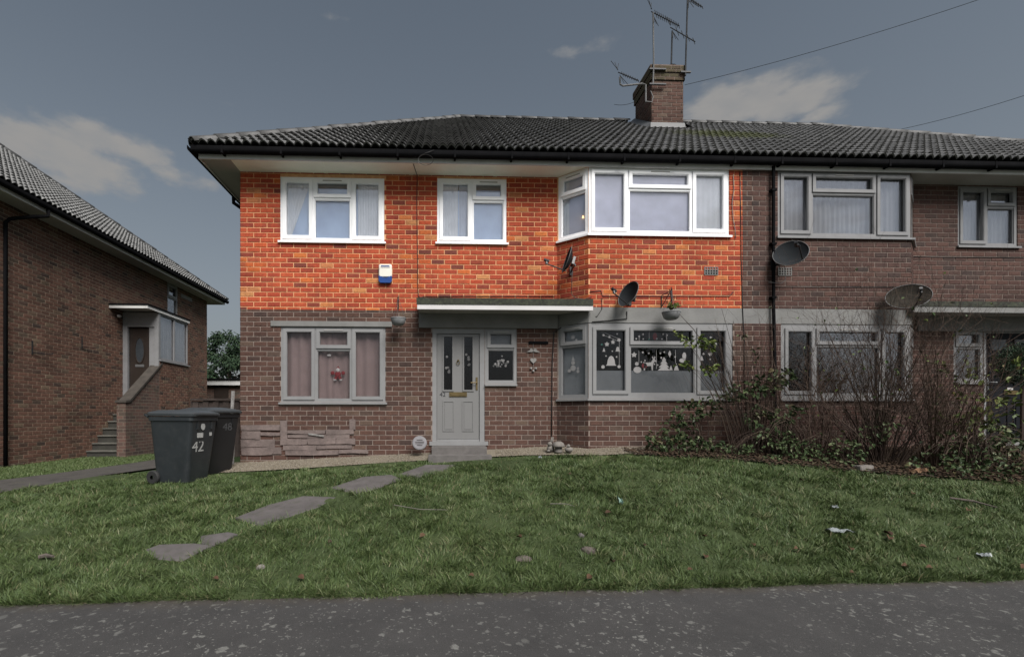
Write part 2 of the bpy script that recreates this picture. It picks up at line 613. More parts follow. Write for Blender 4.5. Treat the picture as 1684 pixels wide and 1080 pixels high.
# ------------------------------------------------------------------ ground, pavement, path, gravel, soil
def tone_mat(name, stops, scale, rough=0.95, bscale=60, bstr=0.6, bdist=0.02, detail=8.0):
    m, nt, b, out = new_mat(name)
    p = world_pos(nt)
    c = ramp(nt, noise(nt, p, scale, detail, 0.65), stops)
    nt.links.new(c, b.inputs['Base Color'])
    b.inputs['Roughness'].default_value = rough
    b.inputs['Specular IOR Level'].default_value = 0.2
    bump(nt, b, noise(nt, p, bscale, 6.0, 0.7), bstr, bdist)
    return m


M['soil'] = tone_mat('turf_soil', [(0.3, (0.035, 0.05, 0.02)), (0.6, (0.05, 0.068, 0.027)), (0.8, (0.065, 0.065, 0.034))], 5.0)
M['bed_soil'] = tone_mat('dark_bed_soil', [(0.3, (0.018, 0.014, 0.011)), (0.7, (0.045, 0.034, 0.026))], 9.0)
M['far_turf'] = tone_mat('rough_far_grass', [(0.3, (0.03, 0.05, 0.018)), (0.7, (0.05, 0.075, 0.028))], 3.0)
M['gravel_base'] = tone_mat('buff_grit', [(0.3, (0.14, 0.12, 0.09)), (0.7, (0.24, 0.21, 0.165))], 40.0, bscale=120)
M['old_tarmac'] = tone_mat('mossy_old_tarmac', [(0.3, (0.05, 0.046, 0.043)), (0.55, (0.085, 0.078, 0.072)), (0.8, (0.06, 0.065, 0.035))], 4.0, bscale=110)


def asphalt_mat():
    m, nt, b, out = new_mat('lichen_spotted_asphalt')
    p = world_pos(nt)
    base = ramp(nt, noise(nt, p, 2.2, 6.0, 0.7), [(0.3, (0.046, 0.045, 0.045)), (0.7, (0.066, 0.064, 0.063))])
    grit = noise(nt, p, 190.0, 3.0, 0.8)
    base = mixc(nt, 0.85, base, ramp(nt, grit, [(0.28, (0.35, 0.35, 0.35)), (0.5, (0.95, 0.95, 0.95)), (0.72, (1.5, 1.5, 1.5))]), 'MULTIPLY')
    warp = nd(nt, 'ShaderNodeTexNoise', {'Vector': p, 'Scale': 17.0, 'Detail': 4.0})
    off = nd(nt, 'ShaderNodeVectorMath', {0: warp.outputs['Color'], 1: (0.5, 0.5, 0.5)}, operation='SUBTRACT')
    sc = nd(nt, 'ShaderNodeVectorMath', {0: off.outputs[0], 'Scale': 0.11}, operation='SCALE')
    pp = nd(nt, 'ShaderNodeVectorMath', {0: p, 1: sc.outputs[0]}, operation='ADD')
    tot = None
    for s, lim, seed in ((9.0, 0.17, 0.0), (17.0, 0.2, 3.3), (34.0, 0.2, 9.1)):
        mp = nd(nt, 'ShaderNodeMapping', {'Vector': pp.outputs[0], 'Location': (seed, seed * 2, 0)})
        v = nd(nt, 'ShaderNodeTexVoronoi', {'Vector': mp.outputs[0], 'Scale': s, 'Randomness': 1.0})
        keep = nd(nt, 'ShaderNodeSeparateXYZ', {'Vector': v.outputs['Color']}).outputs['X']
        edge = mth(nt, 'MULTIPLY', mth(nt, 'SUBTRACT', mth(nt, 'MULTIPLY', keep, lim * 1.75), v.outputs['Distance']), 14.0, True)
        edge = mth(nt, 'MULTIPLY', edge, mth(nt, 'GREATER_THAN', keep, 0.54))
        tot = edge if tot is None else mth(nt, 'MAXIMUM', tot, edge)
    patch = noise(nt, p, 1.1, 3.0)
    tot = mth(nt, 'MULTIPLY', tot, mth(nt, 'MULTIPLY', mth(nt, 'SUBTRACT', patch, 0.28, True), 3.6, True))
    mottle = noise(nt, p, 75.0, 4.0, 0.7)
    lich = ramp(nt, mottle, [(0.3, (0.13, 0.13, 0.122)), (0.65, (0.27, 0.27, 0.25))])
    c = mixc(nt, mth(nt, 'MULTIPLY', tot, 0.7), base, lich)
    # soil and dead grass washed out along the verge
    sep = nd(nt, 'ShaderNodeSeparateXYZ', {'Vector': p})
    near = mth(nt, 'SUBTRACT', mth(nt, 'SUBTRACT', sep.outputs['Y'], mth(nt, 'MULTIPLY', sep.outputs['X'], 0.03)), 3.80)
    wash = mth(nt, 'MULTIPLY', mth(nt, 'ADD', mth(nt, 'MULTIPLY', near, 5.0), mth(nt, 'MULTIPLY', noise(nt, p, 6.0, 6.0, 0.7), 2.0)), 0.75, True)
    c = mixc(nt, mth(nt, 'MULTIPLY', wash, 0.7), c, (0.075, 0.062, 0.045))
    nt.links.new(c, b.inputs['Base Color'])
    b.inputs['Roughness'].default_value = 0.8
    b.inputs['Specular IOR Level'].default_value = 0.3
    bump(nt, b, grit, 0.7, 0.008)
    return m


M['asphalt'] = asphalt_mat()


def height_grid(name, xs, ys, zf, mat, kind='structure'):
    mb = MB()
    nx = len(xs)
    for y in ys:
        for x in xs:
            mb.v.append((x, y, zf(x, y)))
    for j in range(len(ys) - 1):
        for i in range(nx - 1):
            a = j * nx + i
            mb.f.append((a, a + 1, a + nx + 1, a + nx))
    o = mb.build(name, mat, smooth=True)
    o['kind'] = kind
    return o


def frange(a, b, n):
    return [a + (b - a) * i / (n - 1) for i in range(n)]


def lumps(x, y):
    return 0.012 * math.sin(2.1 * x + 1.3 * y) * math.sin(1.7 * y - 0.8 * x) + 0.008 * math.sin(5.3 * x + 2.0) * math.sin(4.7 * y)


LAWN_Y0 = edge_y
xs = [-900, -300, -120, -60, -30] + frange(-20, 20, 81) + [30, 60, 120, 300, 900]
ys = [-300, -60, -20, -6, 0, 2, 3.4] + frange(3.7, 9.0, 54) + [9.5, 10, 11, 12, 14, 17, 20, 25, 30, 40, 60, 120, 300, 900, 1500]
ground = height_grid('ground', xs, ys, lambda x, y: ground_z(x, y) - 0.012, M['far_turf'])
lawn_mb = MB()
lxs, lvs = frange(-9, 14, 160), frange(0, 1, 60)
for t_ in lvs:
    for x_ in lxs:
        y_ = lerp(LAWN_Y0(x_) - 0.03, 7.98, t_ ** 1.3)
        lawn_mb.v.append((x_, y_, ground_z(x_, y_) + (0.0 if t_ == 0 else 0.006) + lumps(x_, y_) * clamp(t_ * 8)))
for j_ in range(59):
    for i_ in range(159):
        a_ = j_ * 160 + i_
        lawn_mb.f.append((a_, a_ + 1, a_ + 161, a_ + 160))
lawn = tag(lawn_mb.build('lawn', M['soil'], smooth=True), kind='structure')
pave = MB()
N = 160
for i in range(N + 1):
    x = lerp(-30, 30, i / N)
    pave.v += [(x, -14, 0.004), (x, LAWN_Y0(x) + 0.03, 0.004)]
for i in range(N):
    pave.f.append((2 * i, 2 * i + 2, 2 * i + 3, 2 * i + 1))
tag(pave.build('pavement', M['asphalt']), kind='structure')


def strip(name, left, right, mat, dz, n=24, kind='structure', bank=0.0):
    """a sheet draped on the terrain between two plan polylines of equal count"""
    mb = MB()
    k = len(left)
    pts = []
    for j in range(n + 1):
        t = j / n * (k - 1)
        i = min(int(t), k - 2)
        f = t - i
        a = Vector(left[i]).lerp(Vector(left[i + 1]), f)
        b = Vector(right[i]).lerp(Vector(right[i + 1]), f)
        for q in range(7):
            p = a.lerp(b, q / 6)
            pts.append((p.x, p.y, ground_z(p.x, p.y) + dz + bank * q / 6))
    mb.v = pts
    for j in range(n):
        for q in range(6):
            a = j * 7 + q
            mb.f.append((a, a + 1, a + 8, a + 7))
    o = mb.build(name, mat, smooth=True)
    o['kind'] = kind
    return o


PATH_L = [(-8.4, 6.6), (-7.2, 8.0), (-6.75, 10.2), (-6.7, 13.0), (-6.7, 19.0)]
PATH_R = [(-6.6, 5.9), (-5.75, 7.3), (-5.2, 9.0), (-5.2, 13.0), (-5.2, 19.0)]
strip('path', PATH_L, PATH_R, M['old_tarmac'], 0.022, 40)
GRAV_FRONT = lambda x: (7.50 if x < -2.3 else lerp(7.50, 7.66, clamp((x + 2.3) / 1.6))) if x < 1.4 else lerp(7.66, 7.30, clamp((x - 1.4) / 1.3))
GRAV_BANK = 0.085
gx = frange(-3.6, 4.6, 42)
strip('gravel_bed', [(x, GRAV_FRONT(x) + 0.02 * math.sin(7 * x)) for x in gx], [(x, 8.14) for x in gx], M['gravel_base'], 0.022, 82, bank=GRAV_BANK)
BED = [(2.95, 7.30), (3.6, 7.12), (4.4, 6.9), (5.2, 6.55), (6.2, 6.2), (7.2, 5.95), (8.6, 5.85), (14, 5.85)]
strip('shrub_bed', BED, [(x, 8.12) for x, y in BED], M['bed_soil'], 0.028, 60)


def bed_front(x):
    if x < BED[0][0]:
        return 99
    for (x0, y0), (x1, y1) in zip(BED, BED[1:]):
        if x <= x1:
            return lerp(y0, y1, (x - x0) / (x1 - x0))
    return BED[-1][1]


# ------------------------------------------------------------------ brick walls
BL, BH, JT = 0.224, 0.0842, 0.0125      # brick pitch, course pitch, joint
BZ0 = 0.26


def brick_geo(L, H, D=0.05, c=0.0045, proud=0.006):
    x, z = L / 2, H / 2
    vs = []
    for (ax, az, y) in ((x - c, z - c, -proud), (x, z, -proud + c * 0.8), (x, z, D)):
        vs += [(-ax, y, -az), (ax, y, -az), (ax, y, az), (-ax, y, az)]
    fs = [(0, 1, 2, 3)]
    for i in range(4):
        j = (i + 1) % 4
        fs += [(j, i, 4 + i, 4 + j), (4 + j, 4 + i, 8 + i, 8 + j)]
    return vs, fs


class Panel:
    """a vertical wall plane: O = left end seen from outside, d = direction to the right, n = outward"""

    def __init__(self, x0, y0, x1, y1):
        self.O = Vector((x0, y0, 0))
        v = Vector((x1 - x0, y1 - y0, 0))
        self.L = v.length
        self.d = v.normalized()
        self.n = Vector((self.d.y, -self.d.x, 0))
        self.ang = math.atan2(self.d.y, self.d.x)

    def p(self, u, z, off=0.0):
        q = self.O + self.d * u + self.n * off
        return Vector((q.x, q.y, z))

    def box(self, mb, u0, u1, z0, z1, o0, o1):
        c = self.p((u0 + u1) / 2, (z0 + z1) / 2, (o0 + o1) / 2)
        return mb.obox(c, self.d * (u1 - u0) / 2, self.n * (o0 - o1) / 2, Vector((0, 0, (z1 - z0) / 2)))


class Wall:
    """one wall part of a house (mortar mesh) with its bricks"""

    def __init__(self, name, house, brick, mortar, label=None):
        self.name, self.house, self.brick, self.mortar = name, house, brick, mortar
        self.mb = MB()
        self.bricks = []

    def panel(self, pan, z0, z1, holes=(), u0=0.0, u1=None, shift=0.0):
        u1 = pan.L if u1 is None else u1
        us = sorted({u0, u1, *[clamp(h[0], u0, u1) for h in holes], *[clamp(h[1], u0, u1) for h in holes]})
        zs = sorted({z0, z1, *[clamp(h[2], z0, z1) for h in holes], *[clamp(h[3], z0, z1) for h in holes]})
        inside = lambda u, z: any(h[0] < u < h[1] and h[2] < z < h[3] for h in holes)
        for a, b in zip(us, us[1:]):
            for c, d in zip(zs, zs[1:]):
                if b - a > 1e-5 and d - c > 1e-5 and not inside((a + b) / 2, (c + d) / 2):
                    self.mb.add([pan.p(a, c), pan.p(b, c), pan.p(b, d), pan.p(a, d)], [(0, 1, 2, 3)])
        for h in holes:      # reveals
            a, b, c, d = clamp(h[0], u0, u1), clamp(h[1], u0, u1), clamp(h[2], z0, z1), clamp(h[3], z0, z1)
            if b - a < 1e-4 or d - c < 1e-4:
                continue
            for (p, q) in (((a, c), (b, c)), ((b, c), (b, d)), ((b, d), (a, d)), ((a, d), (a, c))):
                self.mb.add([pan.p(*p), pan.p(*q), pan.p(*q, -0.11), pan.p(*p, -0.11)], [(0, 1, 2, 3)])
        k0, k1 = int((z0 - BZ0) / BH) - 1, int((z1 - BZ0) / BH) + 1
        for k in range(k0, k1 + 1):
            za, zb = BZ0 + k * BH + JT / 2, BZ0 + (k + 1) * BH - JT / 2
            ca, cb = max(za, z0), min(zb, z1)
            if cb - ca < 0.02:
                continue
            cuts = [(u0, u1)]
            for h in holes:
                if h[2] < cb - 0.012 and h[3] > ca + 0.012:
                    nc = []
                    for a, b in cuts:
                        if h[1] <= a or h[0] >= b:
                            nc.append((a, b))
                        else:
                            if h[0] > a:
                                nc.append((a, h[0]))
                            if h[1] < b:
                                nc.append((h[1], b))
                    cuts = nc
            ph = shift + (BL / 2 if k % 2 else 0.0)
            for a, b in cuts:
                j = math.floor((a - ph) / BL)
                while ph + j * BL < b:
                    s, e = max(ph + j * BL, a), min(ph + (j + 1) * BL, b)
                    s2 = s + (JT / 2 if s > a + 1e-6 else 0.0)
                    e2 = e - (JT / 2 if e < b - 1e-6 else 0.0)
                    if e2 - s2 > 0.022:
                        self.bricks.append((pan, (s2 + e2) / 2, (ca + cb) / 2, e2 - s2, cb - ca))
                    j += 1


FULL_L, FULL_H = BL - JT, BH - JT
CAMV = Vector((0, 0, CAM_H))


def finish_house(house, walls, limit=300):
    """the bricks that show largest become objects of their own, the rest one joined part per wall"""
    br = random.Random(len(house.name) + 5)
    scored = []
    for w in walls:
        w.obj = w.mb.build(w.name, M[w.mortar], house)
        w.single, w.rest = [], []
        for b in w.bricks:
            pan, u, z, L, H = b
            if abs(L - FULL_L) < 1e-4 and abs(H - FULL_H) < 1e-4:
                c = pan.p(u, z)
                v = c - CAMV
                face = max(0.0, -v.normalized().dot(pan.n))
                cu = v.x * math.cos(YAW) - v.y * math.sin(YAW)
                dep = v.y * math.cos(YAW) + v.x * math.sin(YAW)
                uu = PX + FPX * cu / max(dep, 0.1)
                vis = 1.0 if 0 < uu < 1684 and dep > 0 else 0.0
                scored.append((vis * face / v.length ** 2, len(scored), w, b))
            else:
                w.rest.append(b)
    scored.sort(key=lambda s: (-s[0], s[1]))
    for i, (sc, _, w, b) in enumerate(scored):
        (w.single if (i < limit and sc > 0) else w.rest).append(b)
    for w in walls:
        vs, fs = brick_geo(FULL_L, FULL_H)
        mb = MB()
        mb.add(vs, fs)
        me = mb.mesh('brick', M[w.brick])
        for pan, u, z, L, H in w.single:
            o = bpy.data.objects.new('brick', me)
            o.location = pan.p(u, z, br.uniform(-0.0015, 0.002))
            o.rotation_euler = (0, 0, pan.ang)
            link(o, w.obj)
        mb = MB()
        for pan, u, z, L, H in w.rest:
            vs, fs = brick_geo(L, H)
            o = pan.p(u, z, br.uniform(-0.0015, 0.002))
            mb.add([o + pan.d * x - pan.n * y + Vector((0, 0, zz)) for x, y, zz in vs], fs)
        if mb.v:
            tag(mb.build('brick_courses', M[w.brick], w.obj), kind='stuff')


# ------------------------------------------------------------------ windows
def ring(pan, mb, u0, u1, z0, z1, w, o0, o1, wb=None):
    wb = w if wb is None else wb
    pan.box(mb, u0, u0 + w, z0, z1, o0, o1)
    pan.box(mb, u1 - w, u1, z0, z1, o0, o1)
    pan.box(mb, u0 + w, u1 - w, z1 - w, z1, o0, o1)
    pan.box(mb, u0 + w, u1 - w, z0, z0 + wb, o0, o1)


def curtain(parent, pan, u0, u1, z0, z1, mat, off=-0.16, pitch=0.06, amp=0.012, name='curtain', skew=0.0):
    mb = MB()
    n = max(4, int((u1 - u0) / pitch * 6))
    for i in range(n + 1):
        u = lerp(u0, u1, i / n)
        a = amp * math.sin(2 * math.pi * u / pitch) + amp * 0.5 * math.sin(2 * math.pi * u / (pitch * 2.7) + 1)
        for z, k in ((z0, 0.0), (z1, 1.0)):
            uu = u0 + (u - u0) * (1 - skew * (1 - k)) if skew >= 0 else u1 - (u1 - u) * (1 + skew * (1 - k))
            mb.v.append(tuple(pan.p(uu, z, off + a)))
    mb.f = [(2 * i, 2 * i + 2, 2 * i + 3, 2 * i + 1) for i in range(n)]
    return mb.build(name, mat, parent, smooth=True)


def window(parent, pan, u0, u1, z0, z1, cols, mat, glass, sill=True, sill_ext=0.03, vents=True, fw=0.052, sill_mat=None):
    """cols: (ua, ub, transom_z or None, sash_low, sash_top); returns the window part and its glass rects"""
    fr = MB()
    ring(pan, fr, u0, u1, z0, z1, fw, -0.075, -0.008)
    for c in cols[1:]:
        pan.box(fr, c[0] - 0.025, c[0] + 0.025, z0 + fw, z1 - fw, -0.074, -0.010)
    sashes, panes = [], []
    for i, (ua, ub, tz, lo, hi) in enumerate(cols):
        a = u0 + fw if i == 0 else ua + 0.025
        b = u1 - fw if i == len(cols) - 1 else ub - 0.025
        cells = [(z0 + fw, z1 - fw, lo)]
        if tz is not None:
            pan.box(fr, a, b, tz - 0.025, tz + 0.025, -0.073, -0.012)
            cells = [(z0 + fw, tz - 0.025, lo), (tz + 0.025, z1 - fw, hi)]
        for ca, cb, s in cells:
            if s:
                sashes.append((a - 0.012, b + 0.012, ca - 0.012, cb + 0.012))
                panes.append((a + 0.036, b - 0.036, ca + 0.036, cb - 0.036))
            else:
                panes.append((a + 0.010, b - 0.010, ca + 0.010, cb - 0.010))
                bead = MB()
                ring(pan, bead, a, b, ca, cb, 0.012, -0.05, -0.022)
                fr.add(bead.v, bead.f)
    w = fr.build('window', mat, parent)
    for s in sashes:
        mb = MB()
        ring(pan, mb, *s, 0.050, -0.03, 0.010)
        ring(pan, mb, s[0] + 0.05, s[1] - 0.05, s[2] + 0.05, s[3] - 0.05, 0.010, -0.04, 0.002)
        mb.build('sash', mat, w)
    for a, b, c, d in panes:
        mb = MB()
        pan.box(mb, a - 0.02, b + 0.02, c - 0.02, d + 0.02, -0.052, -0.046)
        mb.build('pane', glass, w)
        # dark rubber gasket round each pane
        g = MB()
        ring(pan, g, a - 0.003, b + 0.003, c - 0.003, d + 0.003, 0.006, -0.046, -0.038)
        g.build('gasket', M['black'], w)
    if vents:
        for s in sashes:
            if s[3] - s[2] < 0.55:
                mb = MB()
                m = (s[0] + s[1]) / 2
                l = min(0.16, (s[1] - s[0]) * 0.28)
                pan.box(mb, m - l, m + l, s[3] - 0.028, s[3] - 0.014, 0.010, 0.018)
                mb.build('trickle_vent', M['soffit_grey'], w)
    if sill:
        mb = MB()
        a, b = u0 - sill_ext, u1 + sill_ext
        prof = [(-0.06, z0 + 0.002), (0.045, z0 - 0.006), (0.045, z0 - 0.038), (0.03, z0 - 0.038), (0.03, z0 - 0.028), (-0.06, z0 - 0.028)]
        mb.prism(prof, lambda o, z: pan.p(a, z, o), pan.d * (b - a))
        mb.build('sill', sill_mat or mat, w, fixn=True)
    return w, panes

# ------------------------------------------------------------------ the pair of houses
YF, YB = 8.10, 7.72                      # main front plane, projecting bay plane
XL, XS, XC, XP, XC2, XS2, XR = -3.38, 2.06, 2.49, 5.28, 8.07, 8.50, 13.94
YBACK = 15.9
Z_SOF = 5.585
Z_SPLIT = 3.245
house_a = thing('brick_house', 'semi-detached brick house with brightened orange upper storey, white windows and white front door', 'house', (1.0, 8.1, 0.8))
house_b = thing('brick_house', 'right-hand semi-detached dark brick house with black front door behind bare shrubs', 'house', (9.5, 8.1, 0.8))
PA, PB, PC = Panel(XL, YF, XS, YF), Panel(XS, YF, XC, YB), Panel(XC, YB, XP, YB)
PC2, PD, PE = Panel(XP, YB, XC2, YB), Panel(XC2, YB, XS2, YF), Panel(XS2, YF, XR, YF)
PLEFT, PRIGHT = Panel(XL, YBACK, XL, YF), Panel(XR, YF, XR, YBACK)


def ux(pan, u, Y):
    return at_y(u, 500, Y).x - pan.O.x


def zy(u, v, Y):
    return at_y(u, v, Y).z


def rect(pan, Y, x0, x1, y0, y1):
    xm = (x0 + x1) / 2
    return ux(pan, x0, Y), ux(pan, x1, Y), zy(xm, y1, Y), zy(xm, y0, Y)


R_U1 = rect(PA, YF, 461, 632, 292, 397)
R_U2 = rect(PA, YF, 719, 833, 294, 399)
R_L1 = rect(PA, YF, 462, 634, 537, 661)
R_DOOR = rect(PA, YF, 711, 797, 540, 731)
R_SIDE = rect(PA, YF, 797.5, 850, 540, 631)
R_U3 = rect(PC, YB, 968.5, 1199, 276, 386)
R_L3 = rect(PC, YB, 968.5, 1205, 531, 655)
R_U3 = (0.0, R_U3[1], R_U3[2], Z_SOF)
R_L3 = (0.0, R_L3[1], R_L3[2], R_L3[3])
R_U3S = (0.02, PB.L, R_U3[2], Z_SOF - 0.002)
R_L3S = (0.02, PB.L, R_L3[2], R_L3[3])
R_RU1 = rect(PC2, YB, 1279, 1497, 280, 387)
R_RU1 = (R_RU1[0], PC2.L, R_U3[2], Z_SOF)
R_RL1 = rect(PC2, YB, 1284, 1503, 535, 655)
R_RL1 = (R_RL1[0], PC2.L, R_L3[2], R_L3[3])
R_RU2 = rect(PE, YF, 1575, 1673, 307, 405)
R_RDOOR = rect(PE, YF, 1618, 1712, 541, 722)
R_RSIDE = rect(PE, YF, 1568, 1617.5, 541, 628)
R_RU3 = (4.1, 5.0, R_RU2[2], R_RU2[3])
R_RL3 = (3.4, 5.0, R_L1[2], R_L1[3])
BAND_T, BAND_B = Z_SPLIT, R_L3[3]        # concrete ring beam over the ground-floor bays

w_up = Wall('upper_wall', house_a, 'brick_orange', 'mortar_orange')
w_lo = Wall('lower_wall', house_a, 'brick_brown', 'mortar_brown')
w_end = Wall('end_wall', house_a, 'brick_brown', 'mortar_brown')
w_up.panel(PA, Z_SPLIT, Z_SOF + 0.02, [R_U1, R_U2])
w_up.panel(PB, Z_SPLIT, Z_SOF, [R_U3S], shift=0.06)
w_up.panel(PC, Z_SPLIT, Z_SOF, [R_U3], u1=PC.L - 0.165, shift=0.02)
w_lo.panel(PC, Z_SPLIT, Z_SOF, [], u0=PC.L - 0.165, shift=0.02)
w_lo.panel(PA, 0.30, Z_SPLIT, [R_L1, R_DOOR, R_SIDE])
w_lo.panel(PB, 0.30, BAND_B, [R_L3S], shift=0.06)
w_lo.panel(PC, 0.30, BAND_B, [R_L3], shift=0.02)
w_end.panel(PLEFT, 0.30, Z_SOF + 0.02)
wr = Wall('front_wall', house_b, 'brick_dark', 'mortar_dark')
wr.panel(PC2, BAND_T, Z_SOF, [R_RU1], shift=0.13)
wr.panel(PC2, 0.30, BAND_B, [R_RL1], shift=0.13)
wr.panel(PD, BAND_T, Z_SOF, [(0.0, PD.L - 0.02, R_U3[2], Z_SOF - 0.002)])
wr.panel(PD, 0.30, BAND_B, [(0.0, PD.L - 0.02, R_L3[2], R_L3[3])])
wr.panel(PE, 0.30, Z_SOF + 0.02, [R_RU2, R_RDOOR, R_RSIDE, R_RU3, R_RL3])
wr2 = Wall('end_wall', house_b, 'brick_dark', 'mortar_dark')
wr2.panel(PRIGHT, 0.30, Z_SOF + 0.02)
finish_house(house_a, [w_up, w_lo, w_end])
finish_house(house_b, [wr, wr2])

for h, x0, x1, m in ((house_a, XL, XP, 'brick_brown'), (house_b, XP, XR, 'brick_dark')):
    mb = MB()
    mb.add([(x1, YBACK, 0.2), (x0, YBACK, 0.2), (x0, YBACK, Z_SOF), (x1, YBACK, Z_SOF)], [(0, 1, 2, 3)])
    mb.build('back_wall', M[m], h)

# rooms behind the glass
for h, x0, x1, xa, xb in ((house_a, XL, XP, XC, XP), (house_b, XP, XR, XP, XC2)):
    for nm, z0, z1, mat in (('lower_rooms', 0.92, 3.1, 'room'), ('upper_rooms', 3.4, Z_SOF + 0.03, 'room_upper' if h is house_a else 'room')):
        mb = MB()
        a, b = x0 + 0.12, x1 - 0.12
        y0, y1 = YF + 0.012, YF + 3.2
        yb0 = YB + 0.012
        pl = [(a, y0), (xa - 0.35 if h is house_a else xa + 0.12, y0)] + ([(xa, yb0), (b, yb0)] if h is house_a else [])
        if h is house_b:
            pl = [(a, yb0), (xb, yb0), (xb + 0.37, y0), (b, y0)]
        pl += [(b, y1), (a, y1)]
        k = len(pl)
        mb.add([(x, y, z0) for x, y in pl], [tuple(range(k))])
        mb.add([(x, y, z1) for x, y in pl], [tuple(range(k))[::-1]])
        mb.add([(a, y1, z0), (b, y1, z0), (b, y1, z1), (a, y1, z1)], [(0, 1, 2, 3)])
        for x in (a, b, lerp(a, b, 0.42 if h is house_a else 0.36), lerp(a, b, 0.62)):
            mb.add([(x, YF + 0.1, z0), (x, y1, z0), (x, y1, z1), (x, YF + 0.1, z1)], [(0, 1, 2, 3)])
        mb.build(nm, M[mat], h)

# ---- windows of the left house
G, GU = M['glass'], M['glass_up']
W = M['pvc_white']
cU = lambda pan, Y, pts: [ux(pan, p, Y) for p in pts]


def cols3(pan, Y, pts, tz, kinds):
    u = cU(pan, Y, pts)
    return [(u[i], u[i + 1], (tz if k[0] else None), k[1], k[2]) for i, k in enumerate(kinds)]


tz = zy(546, 326, YF)
w, panes = window(house_a, PA, *R_U1, cols3(PA, YF, (461, 515, 578, 632), tz, ((0, 1, 0), (1, 0, 1), (0, 1, 0))), W, GU)
u0, u1, z0, z1 = R_U1
curtain(w, PA, u0, u1, z0, z1 - 0.16, M['roller'], -0.066, 0.5, 0.003, 'blind')
curtain(w, PA, u0 + 0.03, u0 + 0.52, z0, z1, M['net_white'], -0.059, 0.07, 0.003, 'curtain', skew=0.78)
curtain(w, PA, u1 - 0.46, u1 - 0.03, z0, z1, M['net_white'], -0.059, 0.045, 0.003)
tz = zy(805, 330, YF)
w, panes = window(house_a, PA, *R_U2, cols3(PA, YF, (719, 776, 833), tz, ((0, 1, 0), (1, 0, 1))), W, GU)
u0, u1, z0, z1 = R_U2
curtain(w, PA, u0, u1, z0, z1 - 0.17, M['roller'], -0.066, 0.5, 0.003, 'blind')
curtain(w, PA, u0 + 0.03, u0 + 0.36, z0, z1, M['net_white'], -0.059, 0.05, 0.003)
curtain(w, PA, u0 + 0.38, u0 + 0.55, z0, z1, M['net'], -0.060, 0.05, 0.003)
tz = zy(1085, 311, YB)
w, panes = window(house_a, PC, *R_U3, cols3(PC, YB, (968.5, 1033, 1138, 1199), tz, ((0, 1, 0), (1, 0, 1), (0, 1, 0))), W, GU, fw=0.06)
u0, u1, z0, z1 = R_U3
curtain(w, PC, u0 + 0.1, u1, z0, z1, M['roller_bay'], -0.066, 0.6, 0.003, 'blind')
curtain(w, PC, u1 - 0.62, u1 - 0.03, z0, z1, M['net_white'], -0.059, 0.09, 0.003)
w, panes = window(house_a, PB, *R_U3S, [(R_U3S[0], R_U3S[1], tz - 0.02, 0, 1)], W, GU, sill_ext=0.02, fw=0.06)
curtain(w, PB, 0.03, 0.2, z0, z1, M['net_white'], -0.059, 0.05, 0.003)
curtain(w, PB, 0.15, PB.L - 0.02, z0, z1, M['roller_bay'], -0.066, 0.5, 0.003, 'blind')
# a lit lamp behind the cheek window
lamp = MB()
lamp.ball(PB.p(0.45, z0 + 0.33, -0.058), 0.014, 10, (1, 1, 1.6))
M['bulb'], nt, b_, o_ = new_mat('warm_bulb')
b_.inputs['Base Color'].default_value = (1, 0.7, 0.4, 1)
b_.inputs['Emission Color'].default_value = (1, 0.62, 0.25, 1)
b_.inputs['Emission Strength'].default_value = 2.5
lamp.build('lamp_bulb', M['bulb'], w)

WG = M['pvc_grey']
tz = zy(548, 574, YF)
w, panes = window(house_a, PA, *R_L1, cols3(PA, YF, (462, 519, 578, 634), tz, ((0, 1, 0), (1, 0, 1), (0, 1, 0))), WG, G)
u0, u1, z0, z1 = R_L1
curtain(w, PA, u0 + 0.02, u0 + 0.86, z0, z1 - 0.06, M['pink'], -0.11, 0.16, 0.016)
curtain(w, PA, u0 + 0.80, u1 - 0.02, z0, z1 - 0.07, M['pink'], -0.13, 0.19, 0.016)
fx, fz = (u0 + u1) / 2 + 0.06, zy(552, 613, YF)
fig = MB()
for du, dz, r in ((0, -0.02, 0.055), (-0.035, -0.085, 0.028), (0.035, -0.085, 0.028), (-0.09, 0.005, 0.034), (0.09, 0.005, 0.034)):
    fig.ball(PA.p(fx + du, fz + dz, -0.07), r, 12, (1, 0.25, 1))
fig.add([PA.p(fx - 0.035, fz + 0.075, -0.062), PA.p(fx + 0.035, fz + 0.075, -0.062), PA.p(fx + 0.01, fz + 0.125, -0.062)], [(0, 1, 2)])
dec = fig.build('window_ornament', M['sticker_red'], w, smooth=True)
fig = MB()
fig.ball(PA.p(fx, fz + 0.055, -0.065), 0.034, 12, (1, 0.35, 1.1))
for du in (-0.05, 0.05):
    fig.ball(PA.p(fx + du, fz - 0.115, -0.068), 0.022, 10, (1.3, 0.3, 0.7))
fig.build('window_sticker', M['sticker'], w, smooth=True)
fig = MB()
fig.ball(PA.p(fx - 0.15, fz + 0.31, -0.068), 0.03, 8, (1.2, 0.2, 0.7))
fig.build('window_sticker', M['sticker'], w)
mb = MB()
PA.box(mb, ux(PA, 446, YF), ux(PA, 645, YF), zy(545, 537, YF), zy(545, 528.5, YF), -0.02, 0.03)
mb.build('lintel', M['concrete'], house_a)

